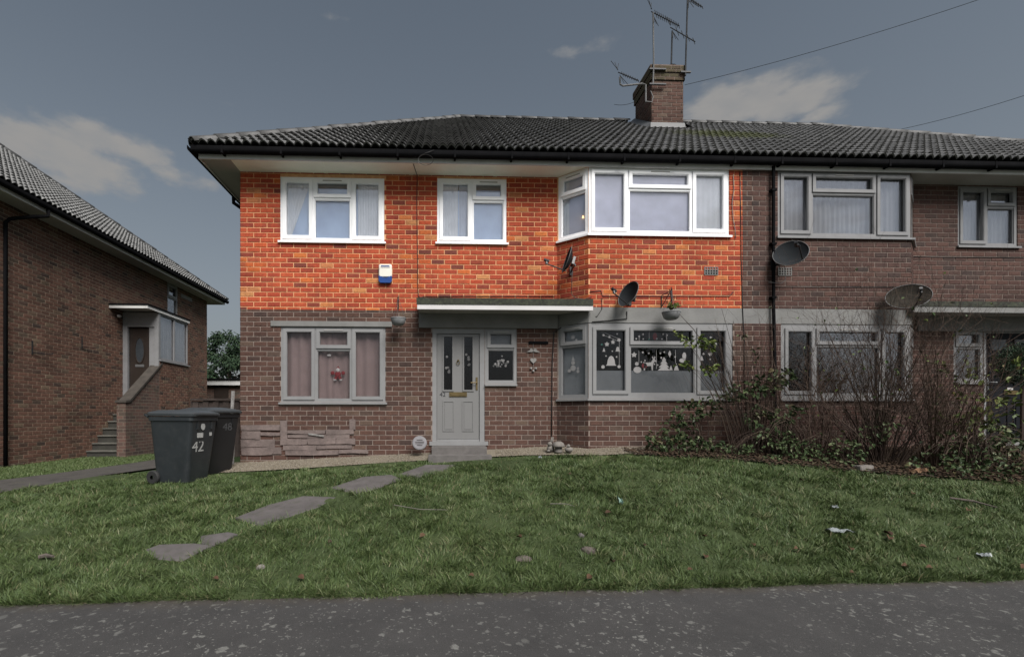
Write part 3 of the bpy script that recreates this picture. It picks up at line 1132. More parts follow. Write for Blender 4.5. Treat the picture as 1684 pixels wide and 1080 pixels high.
# front door and side light
u0, u1, z0, z1 = R_DOOR
fr = MB()
PA.box(fr, u0, u0 + 0.075, z0, z1, -0.09, -0.006)
PA.box(fr, u1 - 0.085, u1, z0, z1, -0.09, -0.006)
PA.box(fr, u0 + 0.075, u1 - 0.085, z1 - 0.085, z1, -0.09, -0.006)
door = fr.build('door', WG, house_a)
tag(door, 'darkened white front door numbered 42')
a, b, c, d = u0 + 0.08, u1 - 0.09, z0 + 0.10, z1 - 0.09
gl = []
gw = 0.155
for gu in (a + 0.115, b - 0.115 - gw):
    gl.append((gu, gu + gw, zy(754, 641, YF), zy(754, 553, YF)))
leaf = MB()
us = sorted([a, b] + [g[0] for g in gl] + [g[1] for g in gl])
zs = sorted([c, d, gl[0][2], gl[0][3]])
for i in range(len(us) - 1):
    for j in range(len(zs) - 1):
        um, zm = (us[i] + us[i + 1]) / 2, (zs[j] + zs[j + 1]) / 2
        if any(g[0] < um < g[1] and g[2] < zm < g[3] for g in gl):
            continue
        PA.box(leaf, us[i], us[i + 1], zs[j], zs[j + 1], -0.07, -0.03)
for g in gl:
    ring(PA, leaf, g[0] - 0.022, g[1] + 0.022, g[2] - 0.022, g[3] + 0.022, 0.026, -0.029, -0.016)
for gu in (a + 0.10, b - 0.10 - 0.2):       # moulded lower panels
    for q in ((gu, gu + 0.2, c + 0.13, c + 0.66),):
        ring(PA, leaf, *q, 0.018, -0.029, -0.022)
        PA.box(leaf, q[0] + 0.035, q[1] - 0.035, q[2] + 0.035, q[3] - 0.035, -0.0292, -0.024)
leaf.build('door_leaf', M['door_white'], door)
for g in gl:
    mb = MB()
    PA.box(mb, g[0] - 0.005, g[1] + 0.005, g[2] - 0.005, g[3] + 0.005, -0.052, -0.046)
    mb.build('pane', G, door)
mb = MB()
for g in gl:
    for k in range(7):
        mb.ball(PA.p(lerp(g[0], g[1], rng.uniform(.3, .7)), lerp(g[2], g[3], rng.uniform(0.35, 0.75)), -0.20), rng.uniform(0.012, 0.03), 6, (1, .3, 1))
mb.build('paper_flowers', M['sticker'], door)
mb = MB()
PA.box(mb, ux(PA, 739, YF), ux(PA, 768, YF), zy(754, 652, YF), zy(754, 644.5, YF), -0.029, -0.017)
PA.box(mb, ux(PA, 741, YF), ux(PA, 766, YF), zy(754, 650.4, YF), zy(754, 646, YF), -0.016, -0.011)
mb.build('letter_plate', M['brass'], door)
mb = MB()
hx = b - 0.045
PA.box(mb, hx - 0.016, hx + 0.016, zy(790, 641, YF), zy(790, 620, YF), -0.029, -0.019)
mb.tube([PA.p(hx, zy(790, 629, YF), -0.02), PA.p(hx, zy(790, 629, YF), 0.025), PA.p(hx - 0.11, zy(790, 629, YF) - 0.004, 0.028)], 0.009, 8)
mb.build('door_handle', M['brass'], door)
mb = MB()
kc = PA.p((a + b) / 2, zy(753, 595, YF), -0.02)
mb.ball(kc + Vector((0, -0.008, 0.03)), 0.017, 10)
mb.tube([kc + Vector((0.028 * math.sin(t), -0.012, -0.012 + 0.03 * math.cos(t))) for t in frange(0, 2 * math.pi, 13)], 0.0055, 6, cap=False)
mb.build('door_knocker', M['brass'], door)


def text_mesh(s, size, extrude=0.001):
    cu = bpy.data.curves.new('lettering', 'FONT')
    cu.body = s
    cu.size = size
    cu.extrude = extrude
    cu.align_x = 'CENTER'
    to = bpy.data.objects.new('lettering', cu)
    COL.objects.link(to)
    dg = bpy.context.evaluated_depsgraph_get()
    me = bpy.data.meshes.new_from_object(to.evaluated_get(dg))
    bpy.data.objects.remove(to, do_unlink=True)
    return me


def lettering(name, s, size, loc, ax, up, mat, parent, bold=0.0, extrude=0.001):
    """flat letters standing on the plane spanned by ax (reading direction) and up"""
    me = text_mesh(s, size, extrude)
    me.materials.clear()
    me.materials.append(mat)
    ax, up = Vector(ax).normalized(), Vector(up).normalized()
    nz = ax.cross(up)
    mt = Matrix((ax, up, nz)).transposed().to_4x4()
    mt.translation = Vector(loc)
    me.transform(mt)
    o = bpy.data.objects.new(name, me)
    return link(o, parent)


lettering('house_number', '42', 0.105, PA.p(ux(PA, 728, YF), zy(728, 651.5, YF), -0.028), PA.d, (0, 0, 1), M['black'], door)
mb = MB()
PA.box(mb, u0 - 0.05, u1 + 0.06, z0 - 0.01, z0 + 0.06, -0.09, 0.03)
PA.box(mb, u0 + 0.08, u1 - 0.09, z0 + 0.061, z0 + 0.095, -0.06, -0.02)
mb.build('threshold', M['pvc_grey'], door)
u0, u1, z0, z1 = R_SIDE
w, panes = window(house_a, PA, u0, u1, z0, z1, [(u0, u1, zy(823, 573, YF), 0, 1)], WG, G, sill_ext=0.0)
mb = MB()
for k in range(22):
    mb.ball(PA.p(rng.gauss((u0 + u1) / 2, 0.06), zy(822, 595, YF) + rng.gauss(0, 0.05), -0.14 + rng.uniform(-.03, .03)), rng.uniform(0.012, 0.028), 6, (1, .5, 1))
mb.build('paper_flowers', M['sticker'], w)
curtain(w, PA, u0, u1, z1 - 0.32, z1, M['film'], -0.09, 0.4, 0.002, 'frosted_film')

# ground-floor bay
u0, u1, z0, z1 = R_L3
tz = zy(1090, 568, YB)
wbay, panes = window(house_a, PC, u0, u1, z0, z1, cols3(PC, YB, (968.5, 1035, 1145, 1205), tz, ((0, 1, 0), (1, 0, 1), (0, 1, 0))), WG, G, fw=0.085)
zf = zy(1090, 609, YB)
for p in (panes[0], panes[1], panes[3]):
    curtain(wbay, PC, p[0] - 0.01, p[1] + 0.01, p[2] - 0.01, zf, M['film'], -0.06, 0.5, 0.001, 'frosted_film')
w, panes_s = window(house_a, PB, *R_L3S, [(R_L3S[0], R_L3S[1], tz + 0.02, 0, 1)], WG, G, sill_ext=0.02, fw=0.06)
curtain(w, PB, 0.05, PB.L - 0.04, z0, z1, M['film_pale'], -0.10, 0.5, 0.002, 'frosted_film')


def star2(n, r0, r1, rot=0.0):
    return [((r0 if i % 2 == 0 else r1) * math.sin(math.pi * i / n + rot), (r0 if i % 2 == 0 else r1) * math.cos(math.pi * i / n + rot)) for i in range(2 * n)]


def disc2(r, n=14, sx=1.0):
    return [(r * sx * math.cos(2 * math.pi * i / n), r * math.sin(2 * math.pi * i / n)) for i in range(n)]


TREE2 = [(0, 1.0), (-.18, .72), (-.08, .74), (-.3, .45), (-.15, .48), (-.42, .18), (-.22, .2), (-.5, -.05), (.5, -.05), (.22, .2), (.42, .18), (.15, .48), (.3, .45), (.08, .74), (.18, .72)]
BELL2 = [(-.5, 0), (-.38, .12), (-.3, .55), (-.18, .8), (0, .9), (.18, .8), (.3, .55), (.38, .12), (.5, 0)]
CONE2 = [(-.35, 0), (0, 1), (.35, 0)]
DEER2 = [(-.45, 0), (-.36, 0), (-.30, .30), (.10, .32), (.14, 0), (.22, 0), (.24, .45), (.34, .62), (.5, .60), (.5, .68), (.36, .78), (.42, .98), (.34, 1.0), (.30, .84), (.22, 1.02), (.15, .98), (.22, .80), (.10, .58), (-.34, .56), (-.46, .62), (-.48, .56), (-.42, .46)]


def sticker(px, py, poly, scale, mat='sticker', rot=0.0, Y=YB, pan=None, win=None):
    pan = pan or PC
    c = at_y(px, py, Y)
    cu = c.x - pan.O.x
    mb = MB()
    cr, sr = math.cos(rot), math.sin(rot)
    mb.prism([(x * scale, y * scale) for x, y in poly], lambda x, y: pan.p(cu + x * cr - y * sr, c.z + x * sr + y * cr, -0.055), pan.n * 0.0015)
    return mb.build('window_sticker', M[mat], win or wbay, fixn=True)


for px, py, poly, sc, mat in (
        (1007, 600.5, BELL2, 0.185, 'sticker'), (993.5, 602.5, disc2(1), 0.030, 'sticker'), (1020, 602, disc2(1), 0.027, 'sticker'),
        (1000, 565, star2(5, 1, .55), 0.045, 'sticker'), (1010, 561.5, star2(5, 1, .55), 0.042, 'sticker'), (1020, 558, disc2(1), 0.028, 'sticker'),
        (995, 577, TREE2, 0.06, 'sticker'), (1018, 577, BELL2, 0.09, 'sticker'), (994.5, 550, disc2(1), 0.019, 'sticker'), (1004, 553, disc2(1), 0.018, 'sticker'), (1017, 548, disc2(1), 0.014, 'sticker'),
        (998.5, 584.5, disc2(1), 0.012, 'sticker'), (1009, 576.5, disc2(1), 0.012, 'sticker'), (1016, 586, disc2(1), 0.014, 'sticker'), (991.5, 565.5, disc2(1), 0.016, 'sticker_green'),
        (1050.5, 607.5, disc2(1, 14, 1.25), 0.055, 'sticker'), (1049.5, 597.5, disc2(1), 0.032, 'sticker'), (1045, 582.5, star2(5, 1, .6), 0.05, 'sticker'),
        (1071, 608.3, DEER2, 0.235, 'sticker'), (1062, 600.5, disc2(1), 0.045, 'sticker_red'), (1063, 592, disc2(1), 0.014, 'sticker'),
        (1094.5, 607.5, TREE2, 0.22, 'sticker'), (1106, 608, CONE2, 0.085, 'sticker'), (1115, 608.3, CONE2, 0.125, 'sticker'),
        (1104, 581, star2(2, 1, .45), 0.062, 'sticker'), (1128, 584.5, disc2(1, 14, .55), 0.062, 'sticker'), (1125, 592, disc2(1, 14, 1.5), 0.036, 'sticker'),
        (1059.5, 578.5, disc2(1), 0.017, 'sticker'), (1069.5, 580, star2(6, 1, .4), 0.021, 'sticker'), (1088.5, 580, star2(6, 1, .4), 0.022, 'sticker'), (1095, 578, disc2(1), 0.014, 'sticker'), (1113, 586, disc2(1), 0.014, 'sticker'),
        (1078.5, 598, disc2(1), 0.013, 'sticker'), (1084, 599.5, star2(6, 1, .4), 0.02, 'sticker'), (1057, 594.5, disc2(1), 0.013, 'sticker'), (1090, 587.5, disc2(1), 0.016, 'sticker'),
        (1048.5, 556, disc2(1), 0.014, 'sticker'), (1053.5, 552, star2(5, 1, .5), 0.02, 'sticker'), (1060, 548.5, disc2(1), 0.016, 'sticker'), (1060, 556.5, disc2(1), 0.011, 'sticker'),
        (1069.5, 557, disc2(1), 0.013, 'sticker_green'), (1079.5, 552, disc2(1, 8, .6), 0.062, 'sticker_red'), (1082.5, 556, disc2(1), 0.014, 'sticker'), (1093, 548.5, disc2(1), 0.013, 'sticker'), (1100, 550, disc2(1), 0.012, 'sticker'), (1091, 556.5, disc2(1), 0.01, 'sticker'),
        (1172, 554, star2(5, 1, .5), 0.028, 'sticker'), (1180.5, 564.5, disc2(1), 0.02, 'sticker'), (1171, 581.5, star2(5, 1, .6), 0.038, 'sticker'), (1160, 581, disc2(1), 0.018, 'sticker'), (1181.5, 598, disc2(1), 0.016, 'sticker'), (1157, 592, CONE2, 0.09, 'sticker'), (1171, 590, disc2(1), 0.012, 'sticker')):
    sticker(px, py, poly, sc, mat)
for px, ya, yb in ((1053, 576, 596), (1020.5, 560, 600), (1082, 574, 606), (1113.5, 574, 596), (1070, 544, 556), (1053.5, 550, 560), (1099, 547, 560)):
    a_, b_ = at_y(px, ya, YB), at_y(px, yb, YB)
    mb = MB()
    PC.box(mb, a_.x - XC - 0.003, a_.x - XC + 0.003, b_.z, a_.z, -0.056, -0.054)
    mb.build('window_sticker', M['sticker'], wbay)
for (ca, cb) in (((991, 544), (1022, 557)), ((992, 549), (1021, 561))):
    a_, b_ = at_y(*ca, YB), at_y(*cb, YB)
    mb = MB()
    mb.tube([PC.p(a_.x - XC, a_.z, -0.055), PC.p(b_.x - XC, b_.z, -0.055)], 0.0035, 4)
    mb.build('window_sticker', M['sticker'], wbay)
PWs = PB
for du, dz, poly, sc in ((0.27, -0.36, disc2(1), 0.05), (0.27, -0.27, disc2(1), 0.035), (0.27, -0.23, CONE2, 0.08), (0.2, -0.40, disc2(1), 0.03), (0.36, -0.42, disc2(1), 0.028), (0.36, -0.37, star2(5, 1, .5), 0.03), (0.27, 0.17, star2(6, 1, .5), 0.05), (0.33, 0.12, disc2(1), 0.02)):
    mb = MB()
    mb.prism([(x * sc, y * sc) for x, y in poly], lambda x, y: PB.p(du + x, tz + dz + y, -0.058), PB.n * 0.0015)
    mb.build('window_sticker', M['sticker'], w, fixn=True)
# concrete ring beam above the ground-floor bays
for h, pans in ((house_a, (PB, PC)), (house_b, (PC2, PD))):
    mb = MB()
    for pan in pans:
        a = 0.0
        pan.box(mb, a, pan.L, BAND_B, BAND_T - 0.002, -0.12, 0.004 + (0.0005 if pan in (PB, PD) else 0))
    mb.build('ring_beam', M['concrete'], h)

# ---- right house windows
WD = M['pvc_dark']
tz = zy(1387, 318, YB)
u0, u1, z0, z1 = R_RU1
w, panes = window(house_b, PC2, u0, u1, z0, z1, cols3(PC2, YB, (1279, 1335, 1441, 1499), tz, ((0, 1, 0), (1, 0, 1), (0, 1, 0))), WD, G, fw=0.06)
curtain(w, PC2, u0 + 0.02, u1 - 0.02, z0, z1, M['blind_grey'], -0.14, 0.085, 0.014, 'vertical_blind')
window(house_b, PD, 0.0, PD.L - 0.02, R_U3[2], Z_SOF - 0.002, [(0.0, PD.L - 0.02, tz, 0, 1)], WD, G, fw=0.06, sill_ext=0.02)
u0, u1, z0, z1 = R_RL1
tz2 = zy(1393, 568, YB)
w, panes = window(house_b, PC2, u0, u1, z0, z1, cols3(PC2, YB, (1284, 1341, 1449, 1503), tz2, ((0, 1, 0), (1, 0, 1), (0, 1, 0))), M['pvc_grey'], G, fw=0.085)
for zz in frange(z0 + 0.1, z1 - 0.5, 22):
    mb = MB()
    PC2.box(mb, u0 + 0.1, u1 - 0.1, zz, zz + 0.004, -0.17, -0.14)
    mb.build('blind_slat', M['blind_dark'], w)
window(house_b, PD, 0.0, PD.L - 0.02, R_L3[2], R_L3[3], [(0.0, PD.L - 0.02, tz2, 0, 1)], M['pvc_grey'], G, fw=0.06, sill_ext=0.02)
u0, u1, z0, z1 = R_RU2
w, panes = window(house_b, PE, u0, u1, z0, z1, cols3(PE, YF, (1575, 1623, 1673), zy(1648, 340, YF), ((0, 1, 0), (1, 0, 1))), WD, G)
curtain(w, PE, u0 + 0.02, u1 - 0.02, z0, z1 - 0.1, M['blind_grey'], -0.14, 0.085, 0.014, 'vertical_blind')
u0, u1, z0, z1 = R_RU3
window(house_b, PE, u0, u1, z0, z1, [(u0, u1, z1 - 0.35, 0, 1)], WD, G)
u0, u1, z0, z1 = R_RL3
window(house_b, PE, u0, u1, z0, z1, [(u0, (u0 + u1) / 2, None, 1, 0), ((u0 + u1) / 2, u1, z1 - 0.35, 0, 1)], WD, G)
u0, u1, z0, z1 = R_RSIDE
window(house_b, PE, u0, u1, z0, z1, [(u0, u1, zy(1593, 571, YF), 0, 1)], WG, G, sill_ext=0.0)
u0, u1, z0, z1 = R_RDOOR
fr = MB()
PE.box(fr, u0, u0 + 0.05, z0, z1, -0.09, -0.006)
PE.box(fr, u1 - 0.06, u1, z0, z1, -0.09, -0.006)
PE.box(fr, u0 + 0.05, u1 - 0.06, z1 - 0.075, z1, -0.09, -0.006)
door = fr.build('door', WG, house_b)
tag(door, 'black panelled front door numbered 46')
a, b, c, d = u0 + 0.055, u1 - 0.065, z0 + 0.03, z1 - 0.08
leaf = MB()
PE.box(leaf, a, b, c, d, -0.07, -0.03)
mid = (a + b) / 2
for q in ((a + .07, mid - .05, d - .32, d - .08), (mid + .05, b - .07, d - .32, d - .08), (a + .07, mid - .05, c + .95, d - .4), (mid + .05, b - .07, c + .95, d - .4), (a + .07, mid - .05, c + .12, c + .72), (mid + .05, b - .07, c + .12, c + .72)):
    ring(PE, leaf, *q, 0.022, -0.029, -0.016)
    if q[3] < d - 0.35:
        PE.box(leaf, q[0] + .05, q[1] - .05, q[2] + .05, q[3] - .05, -0.0292, -0.02)
leaf.build('door_leaf', M['door_black'], door)
for q in ((a + .095, mid - .075, d - .295, d - .105), (mid + .075, b - .095, d - .295, d - .105)):
    mb = MB()
    PE.box(mb, *q, -0.0295, -0.025)
    mb.build('pane', M['frost'], door)
mb = MB()
PE.box(mb, mid - 0.13, mid + 0.13, c + 0.78, c + 0.85, -0.029, -0.015)
mb.build('letter_plate', M['brass'], door)
mb = MB()
PE.box(mb, a + 0.03, a + 0.06, c + 0.86, c + 1.08, -0.029, -0.018)
mb.tube([PE.p(a + 0.045, c + 1.0, -0.02), PE.p(a + 0.045, c + 1.0, 0.025), PE.p(a + 0.16, c + 0.997, 0.028)], 0.009, 8)
mb.build('door_handle', M['steel'], door)
lettering('house_number', '46', 0.10, PE.p(mid + 0.23, c + 0.775, -0.028), PE.d, (0, 0, 1), M['brass'], door)
mb = MB()
PE.box(mb, mid - 0.06, mid + 0.05, c + 0.865, c + 0.905, -0.029, -0.0265)
mb.build('notice', M['sticker'], door)
mb = MB()
PE.box(mb, u0 - 0.06, u1 + 0.1, z0 - 0.18, z0 - 0.012, -0.05, 0.34)
PE.box(mb, u0 - 0.1, u1 + 0.14, z0 - 0.36, z0 - 0.182, -0.05, 0.62)
mb.build('door_step', M['concrete'], house_b)

# ---- soffits, fascias, gutters
YFAS, OV = 7.69, 0.46
ZG = 5.60


def gutter_run(mb, p0, p1, outward, r=0.058):
    p0, p1, o = Vector(p0), Vector(p1), Vector(outward).normalized()
    prof = [(-r, 0.045), (-r, 0.0)] + [(r * math.cos(t), r * math.sin(t)) for t in frange(math.pi, 2 * math.pi, 9)] + [(r, 0.0), (r, 0.045)]
    prof += [(x * 0.92, y) for x, y in prof[::-1]]
    n = len(prof)
    base = len(mb.v)
    for p in (p0, p1):
        for x, z in prof:
            mb.v.append(tuple(p + o * x + Vector((0, 0, z))))
    for i in range(n):
        j = (i + 1) % n
        mb.f.append((base + i, base + j, base + n + j, base + n + i))


xl, xr = XL - OV, XR + OV
mb = MB()
mb.add([(XL, YFAS, Z_SOF), (XS, YFAS, Z_SOF), (XS, YF + .02, Z_SOF), (XL, YF + .02, Z_SOF)], [(3, 2, 1, 0)])
mb.add([(XS, YFAS, Z_SOF), (XP - .165, YFAS, Z_SOF), (XP - .165, YB + .1, Z_SOF), (XC, YB + .1, Z_SOF), (XS, YF + .02, Z_SOF)], [(4, 3, 2, 1, 0)])
for k in range(1, 4):
    x = XL + k * 1.45
    mb.box((x - 0.035, YFAS + 0.01, Z_SOF - 0.008), (x + 0.035, YF - 0.012, Z_SOF - 0.001))
so = mb.build('soffit', M['soffit_pale'], house_a)
mb = MB()
mb.add([(xl, YFAS, Z_SOF), (XL, YFAS, Z_SOF), (XL, YBACK + OV, Z_SOF), (xl, YBACK + OV, Z_SOF)], [(3, 2, 1, 0)])
mb.build('soffit', M['soffit_grey'], house_a)
mb = MB()
mb.add([(XP - .165, YFAS, Z_SOF), (xr, YFAS, Z_SOF), (xr, YF + .02, Z_SOF), (XP - .165, YF + .02, Z_SOF)], [(3, 2, 1, 0)])
mb.build('soffit', M['soffit_grey'], house_b)
for h, a, b in ((house_a, xl, XP), (house_b, XP, xr)):
    mb = MB()
    mb.box((a, YFAS - 0.022, Z_SOF - 0.022), (b, YFAS, Z_SOF + 0.15))
    if h is house_a:
        mb.box((xl - 0.022, YFAS - 0.022, Z_SOF - 0.022), (xl - 0.0005, YBACK + OV, Z_SOF + 0.149))
    mb.build('fascia', M['fascia'], h)
    mb = MB()
    gutter_run(mb, (a - (0.09 if h is house_a else 0), YFAS - 0.085, ZG + 0.07), (b, YFAS - 0.085, ZG + 0.07), (0, -1, 0))
    if h is house_a:
        gutter_run(mb, (xl - 0.085, YFAS - 0.14, ZG + 0.069), (xl - 0.085, YBACK + OV, ZG + 0.069), (-1, 0, 0))
    for x in frange(a + 0.4, b - 0.4, 10):
        mb.box((x - 0.015, YFAS - 0.148, ZG + 0.0), (x + 0.015, YFAS - 0.023, ZG + 0.118))
    mb.build('gutter', M['gutter'], h)
mb = MB()
pts = [(xl - 0.085, 9.1, ZG + 0.01), (xl - 0.085, 9.1, 5.50), (xl + 0.06, 9.1, 5.40), (XL - 0.10, 9.1, 5.22), (XL - 0.05, 9.1, 5.12), (XL - 0.05, 9.1, 0.6)]
mb.tube(pts, 0.034, 10)
mb.build('downpipe', M['gutter'], house_a, smooth=True)
mb = MB()
xp = at_y(1272, 400, 7.66).x
mb.tube([(xp, 7.66, ZG + 0.02), (xp, 7.66, 3.3), (xp + 0.02, 7.65, 2.2), (xp + 0.02, 7.65, 0.8)], 0.026, 8)
for z in (5.2, 4.3, 3.4, 2.2):
    mb.box((xp - 0.04, 7.63, z), (xp + 0.04, 7.715, z + 0.035))
mb.build('downpipe', M['gutter'], house_b)

# ---- roof
PITCH = 0.74
YE, ZE = 7.575, 5.735
RIDGE_Y = 12.0
RUN = RIDGE_Y - YE
TW, TG = 0.272, 0.315
SL = math.sqrt(1 + PITCH * PITCH)


def tile_geo():
    vs, fs, mi = [], [], []
    n = 8
    for i in range(n + 1):
        x = -TW / 2 + (TW + 0.006) * i / n
        ph = 2 * math.pi * (x + TW / 2) / (TW / 2)
        z = 0.028 * math.sin(ph) + 0.008 * math.sin(2 * ph + 0.6)
        vs += [(x, 0.03, z + 0.006), (x, 0.006, z + 0.046), (x, 0.0, z + 0.072), (x, TG + 0.045, z + 0.016)]
    for i in range(n):
        a = 4 * i
        fs += [(a, a + 4, a + 5, a + 1), (a + 1, a + 5, a + 6, a + 2), (a + 2, a + 6, a + 7, a + 3)]
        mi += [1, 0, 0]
    return vs, fs, mi


class Slope:
    def __init__(self, E, d, n_in, L, run, ze):
        self.E, self.d, self.n = Vector((E[0], E[1], ze)), Vector((d[0], d[1], 0)), Vector((n_in[0], n_in[1], 0))
        self.L, self.run = L, run
        self.up = (self.n + Vector((0, 0, PITCH))).normalized()
        self.nz = self.d.cross(self.up)

    def mat(self, a, s):
        m = Matrix((self.d, self.up, self.nz)).transposed().to_4x4()
        m.translation = self.E + self.d * a + self.up * s
        return m


def tile_slope(sl, roof, mat, budget, a_lo=None, a_hi=None, singles=True, avoid=None):
    """lays interlocking tiles; those that show largest are objects, cut and far ones one joined part"""
    a_lo = 0.0 if a_lo is None else a_lo
    a_hi = sl.L if a_hi is None else a_hi
    rows = int(sl.run * SL / TG)
    vs, fs, mi = tile_geo()
    full, cut = [], []
    for r in range(rows + 1):
        s = r * TG
        run0, run1 = s / SL, (s + TG + 0.03) / SL
        if run0 > sl.run - 0.05:
            break
        k = math.floor(a_lo / TW)
        while k * TW < a_hi - 1e-6:
            a0, a1 = k * TW, (k + 1) * TW
            am = (a0 + a1) / 2
            k += 1
            if am < a_lo or am >= a_hi:
                continue
            if a1 < run0 - 0.02 or a0 > sl.L - run0 + 0.02:
                continue
            if avoid and avoid(sl.E + sl.d * am + sl.n * (run0 + 0.12)):
                continue
            inside = a0 >= run1 and a1 <= sl.L - run1 and run1 <= sl.run
            (full if inside else cut).append((am, s))
    scored = []
    for am, s in full:
        p = sl.E + sl.d * am + sl.up * s
        v = p - CAMV
        uu = PX + FPX * (v.x * math.cos(YAW) - v.y * math.sin(YAW)) / max(0.1, v.y * math.cos(YAW) + v.x * math.sin(YAW))
        ok = 0 < uu < 1684
        scored.append(((max(0, -v.normalized().dot(sl.nz)) / v.length ** 2) if ok else 0, am, s))
    scored.sort(reverse=True)
    mb = MB()
    mb.add(vs, fs, mi)
    me = mb.mesh('roof_tile', M[mat])
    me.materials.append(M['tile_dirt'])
    tr = random.Random(7)
    single = [x for x in scored[:budget] if x[0] > 0] if singles else []
    rest = [(am, s) for _, am, s in scored[len(single):]]
    for sc, am, s in single:
        o = bpy.data.objects.new('roof_tile', me)
        o.matrix_world = sl.mat(am, s) @ Matrix.Translation((0, tr.uniform(-.004, .004), tr.uniform(-0.003, 0.004))) @ Matrix.Rotation(tr.uniform(-0.006, 0.006), 4, 'Z')
        COL.objects.link(o)
        o.parent = roof
    st = MB()
    for am, s in rest:
        m = sl.mat(am, s) @ Matrix.Translation((0, 0, tr.uniform(-0.002, 0.003)))
        st.add([m @ Vector(v) for v in vs], fs, mi)
    ct = MB()
    for am, s in cut:
        m = sl.mat(am, s)
        ct.add([m @ Vector(v) for v in vs], fs, mi)
    if ct.v:
        me2 = ct.mesh('cut', M[mat])
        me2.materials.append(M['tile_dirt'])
        bm = bmesh.new()
        bm.from_mesh(me2)
        EL, ER = sl.E, sl.E + sl.d * sl.L
        for co, no in ((EL, (sl.n - sl.d)), (ER, (sl.n + sl.d)), (sl.E + sl.n * sl.run, sl.n)):
            bmesh.ops.bisect_plane(bm, geom=bm.verts[:] + bm.edges[:] + bm.faces[:], dist=1e-5, plane_co=co, plane_no=no.normalized(), clear_outer=True)
        bm.verts.index_update()
        st.add([v.co.copy() for v in bm.verts], [[v.index for v in f.verts] for f in bm.faces], [f.material_index for f in bm.faces])
        bm.free()
    if st.v:
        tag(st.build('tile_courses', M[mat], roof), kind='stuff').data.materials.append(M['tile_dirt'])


def hip_tiles(roof, p0, p1, mat, r=0.115, step=0.40):
    p0, p1 = Vector(p0), Vector(p1)
    d = (p1 - p0).normalized()
    L = (p1 - p0).length
    n = int(L / step)
    side = Vector((d.y, -d.x, 0)).normalized()
    up = side.cross(d)
    if up.z < 0:
        up = -up
    mb = MB()
    ts = frange(R(-8), R(188), 9)
    for x, rr in ((0.0, r * 1.06), (step + 0.02, r * 0.94)):
        for t in ts:
            mb.v.append((x, rr * math.cos(t), rr * 0.72 * math.sin(t)))
    for t in ts:
        mb.v.append((0.0, (r * 0.9) * math.cos(t), (r * 0.9) * 0.72 * math.sin(t)))
    k = len(ts)
    for i in range(k - 1):
        mb.f += [(i, i + 1, k + i + 1, k + i), (2 * k + i, 2 * k + i + 1, i + 1, i)]
    me = mb.mesh('ridge_tile', M[mat], True)
    tr = random.Random(3)
    for i in range(n + 1):
        m = Matrix((d, -side, up)).transposed().to_4x4()
        m.translation = p0 + d * (i * step) + up * (0.012 + tr.uniform(-0.006, 0.006))
        o = bpy.data.objects.new('ridge_tile', me)
        o.matrix_world = m
        COL.objects.link(o)
        o.parent = roof


EX0, EX1 = XL - 0.535, XR + 0.535
HX0, HX1 = EX0 + RUN, EX1 - RUN
ZR = ZE + PITCH * RUN
YBE = 2 * RIDGE_Y - YE
roofs = []
dzr = -0.035
for h, lo, hi in ((house_a, EX0, XP), (house_b, XP, EX1)):
    mb = MB()
    if h is house_a:
        mb.add([(EX0, YE, ZE + dzr), (XP, YE, ZE + dzr), (XP, RIDGE_Y, ZR + dzr), (HX0, RIDGE_Y, ZR + dzr), (XP, YBE, ZE + dzr), (EX0, YBE, ZE + dzr)],
               [(0, 1, 2, 3), (3, 2, 4, 5), (0, 3, 5)])
    else:
        mb.add([(EX1, YE, ZE + dzr), (XP, YE, ZE + dzr), (XP, RIDGE_Y, ZR + dzr), (HX1, RIDGE_Y, ZR + dzr), (XP, YBE, ZE + dzr), (EX1, YBE, ZE + dzr)],
               [(3, 2, 1, 0), (5, 4, 2, 3), (5, 3, 0)])
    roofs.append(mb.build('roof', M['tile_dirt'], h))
CHX0, CHX1, CHY0, CHY1 = 4.98, 5.73, 10.80, 11.70
front = Slope((EX0, YE), (1, 0), (0, 1), EX1 - EX0, RUN, ZE)
chim = lambda p: CHX0 - 0.06 < p.x < CHX1 + 0.06 and p.y > CHY0 - 0.02
tile_slope(front, roofs[0], 'tile', 300, 0.0, XP - EX0, avoid=chim)
tile_slope(front, roofs[1], 'tile', 300, XP - EX0, EX1 - EX0, avoid=chim)
sideL = Slope((EX0, YBE), (0, -1), (1, 0), YBE - YE, RUN, ZE)
tile_slope(sideL, roofs[0], 'tile', 0, singles=False)
hip_tiles(roofs[0], (EX0, YE, ZE + 0.02), (HX0, RIDGE_Y, ZR + 0.02), 'ridge')
hip_tiles(roofs[0], (HX0, RIDGE_Y, ZR + 0.02), (CHX0 - 0.3, RIDGE_Y, ZR + 0.02), 'ridge')
hip_tiles(roofs[1], (CHX1 + 0.02, RIDGE_Y, ZR + 0.02), (HX1 - 0.3, RIDGE_Y, ZR + 0.02), 'ridge')
hip_tiles(roofs[1], (EX1, YE, ZE + 0.02), (HX1, RIDGE_Y, ZR + 0.02), 'ridge')

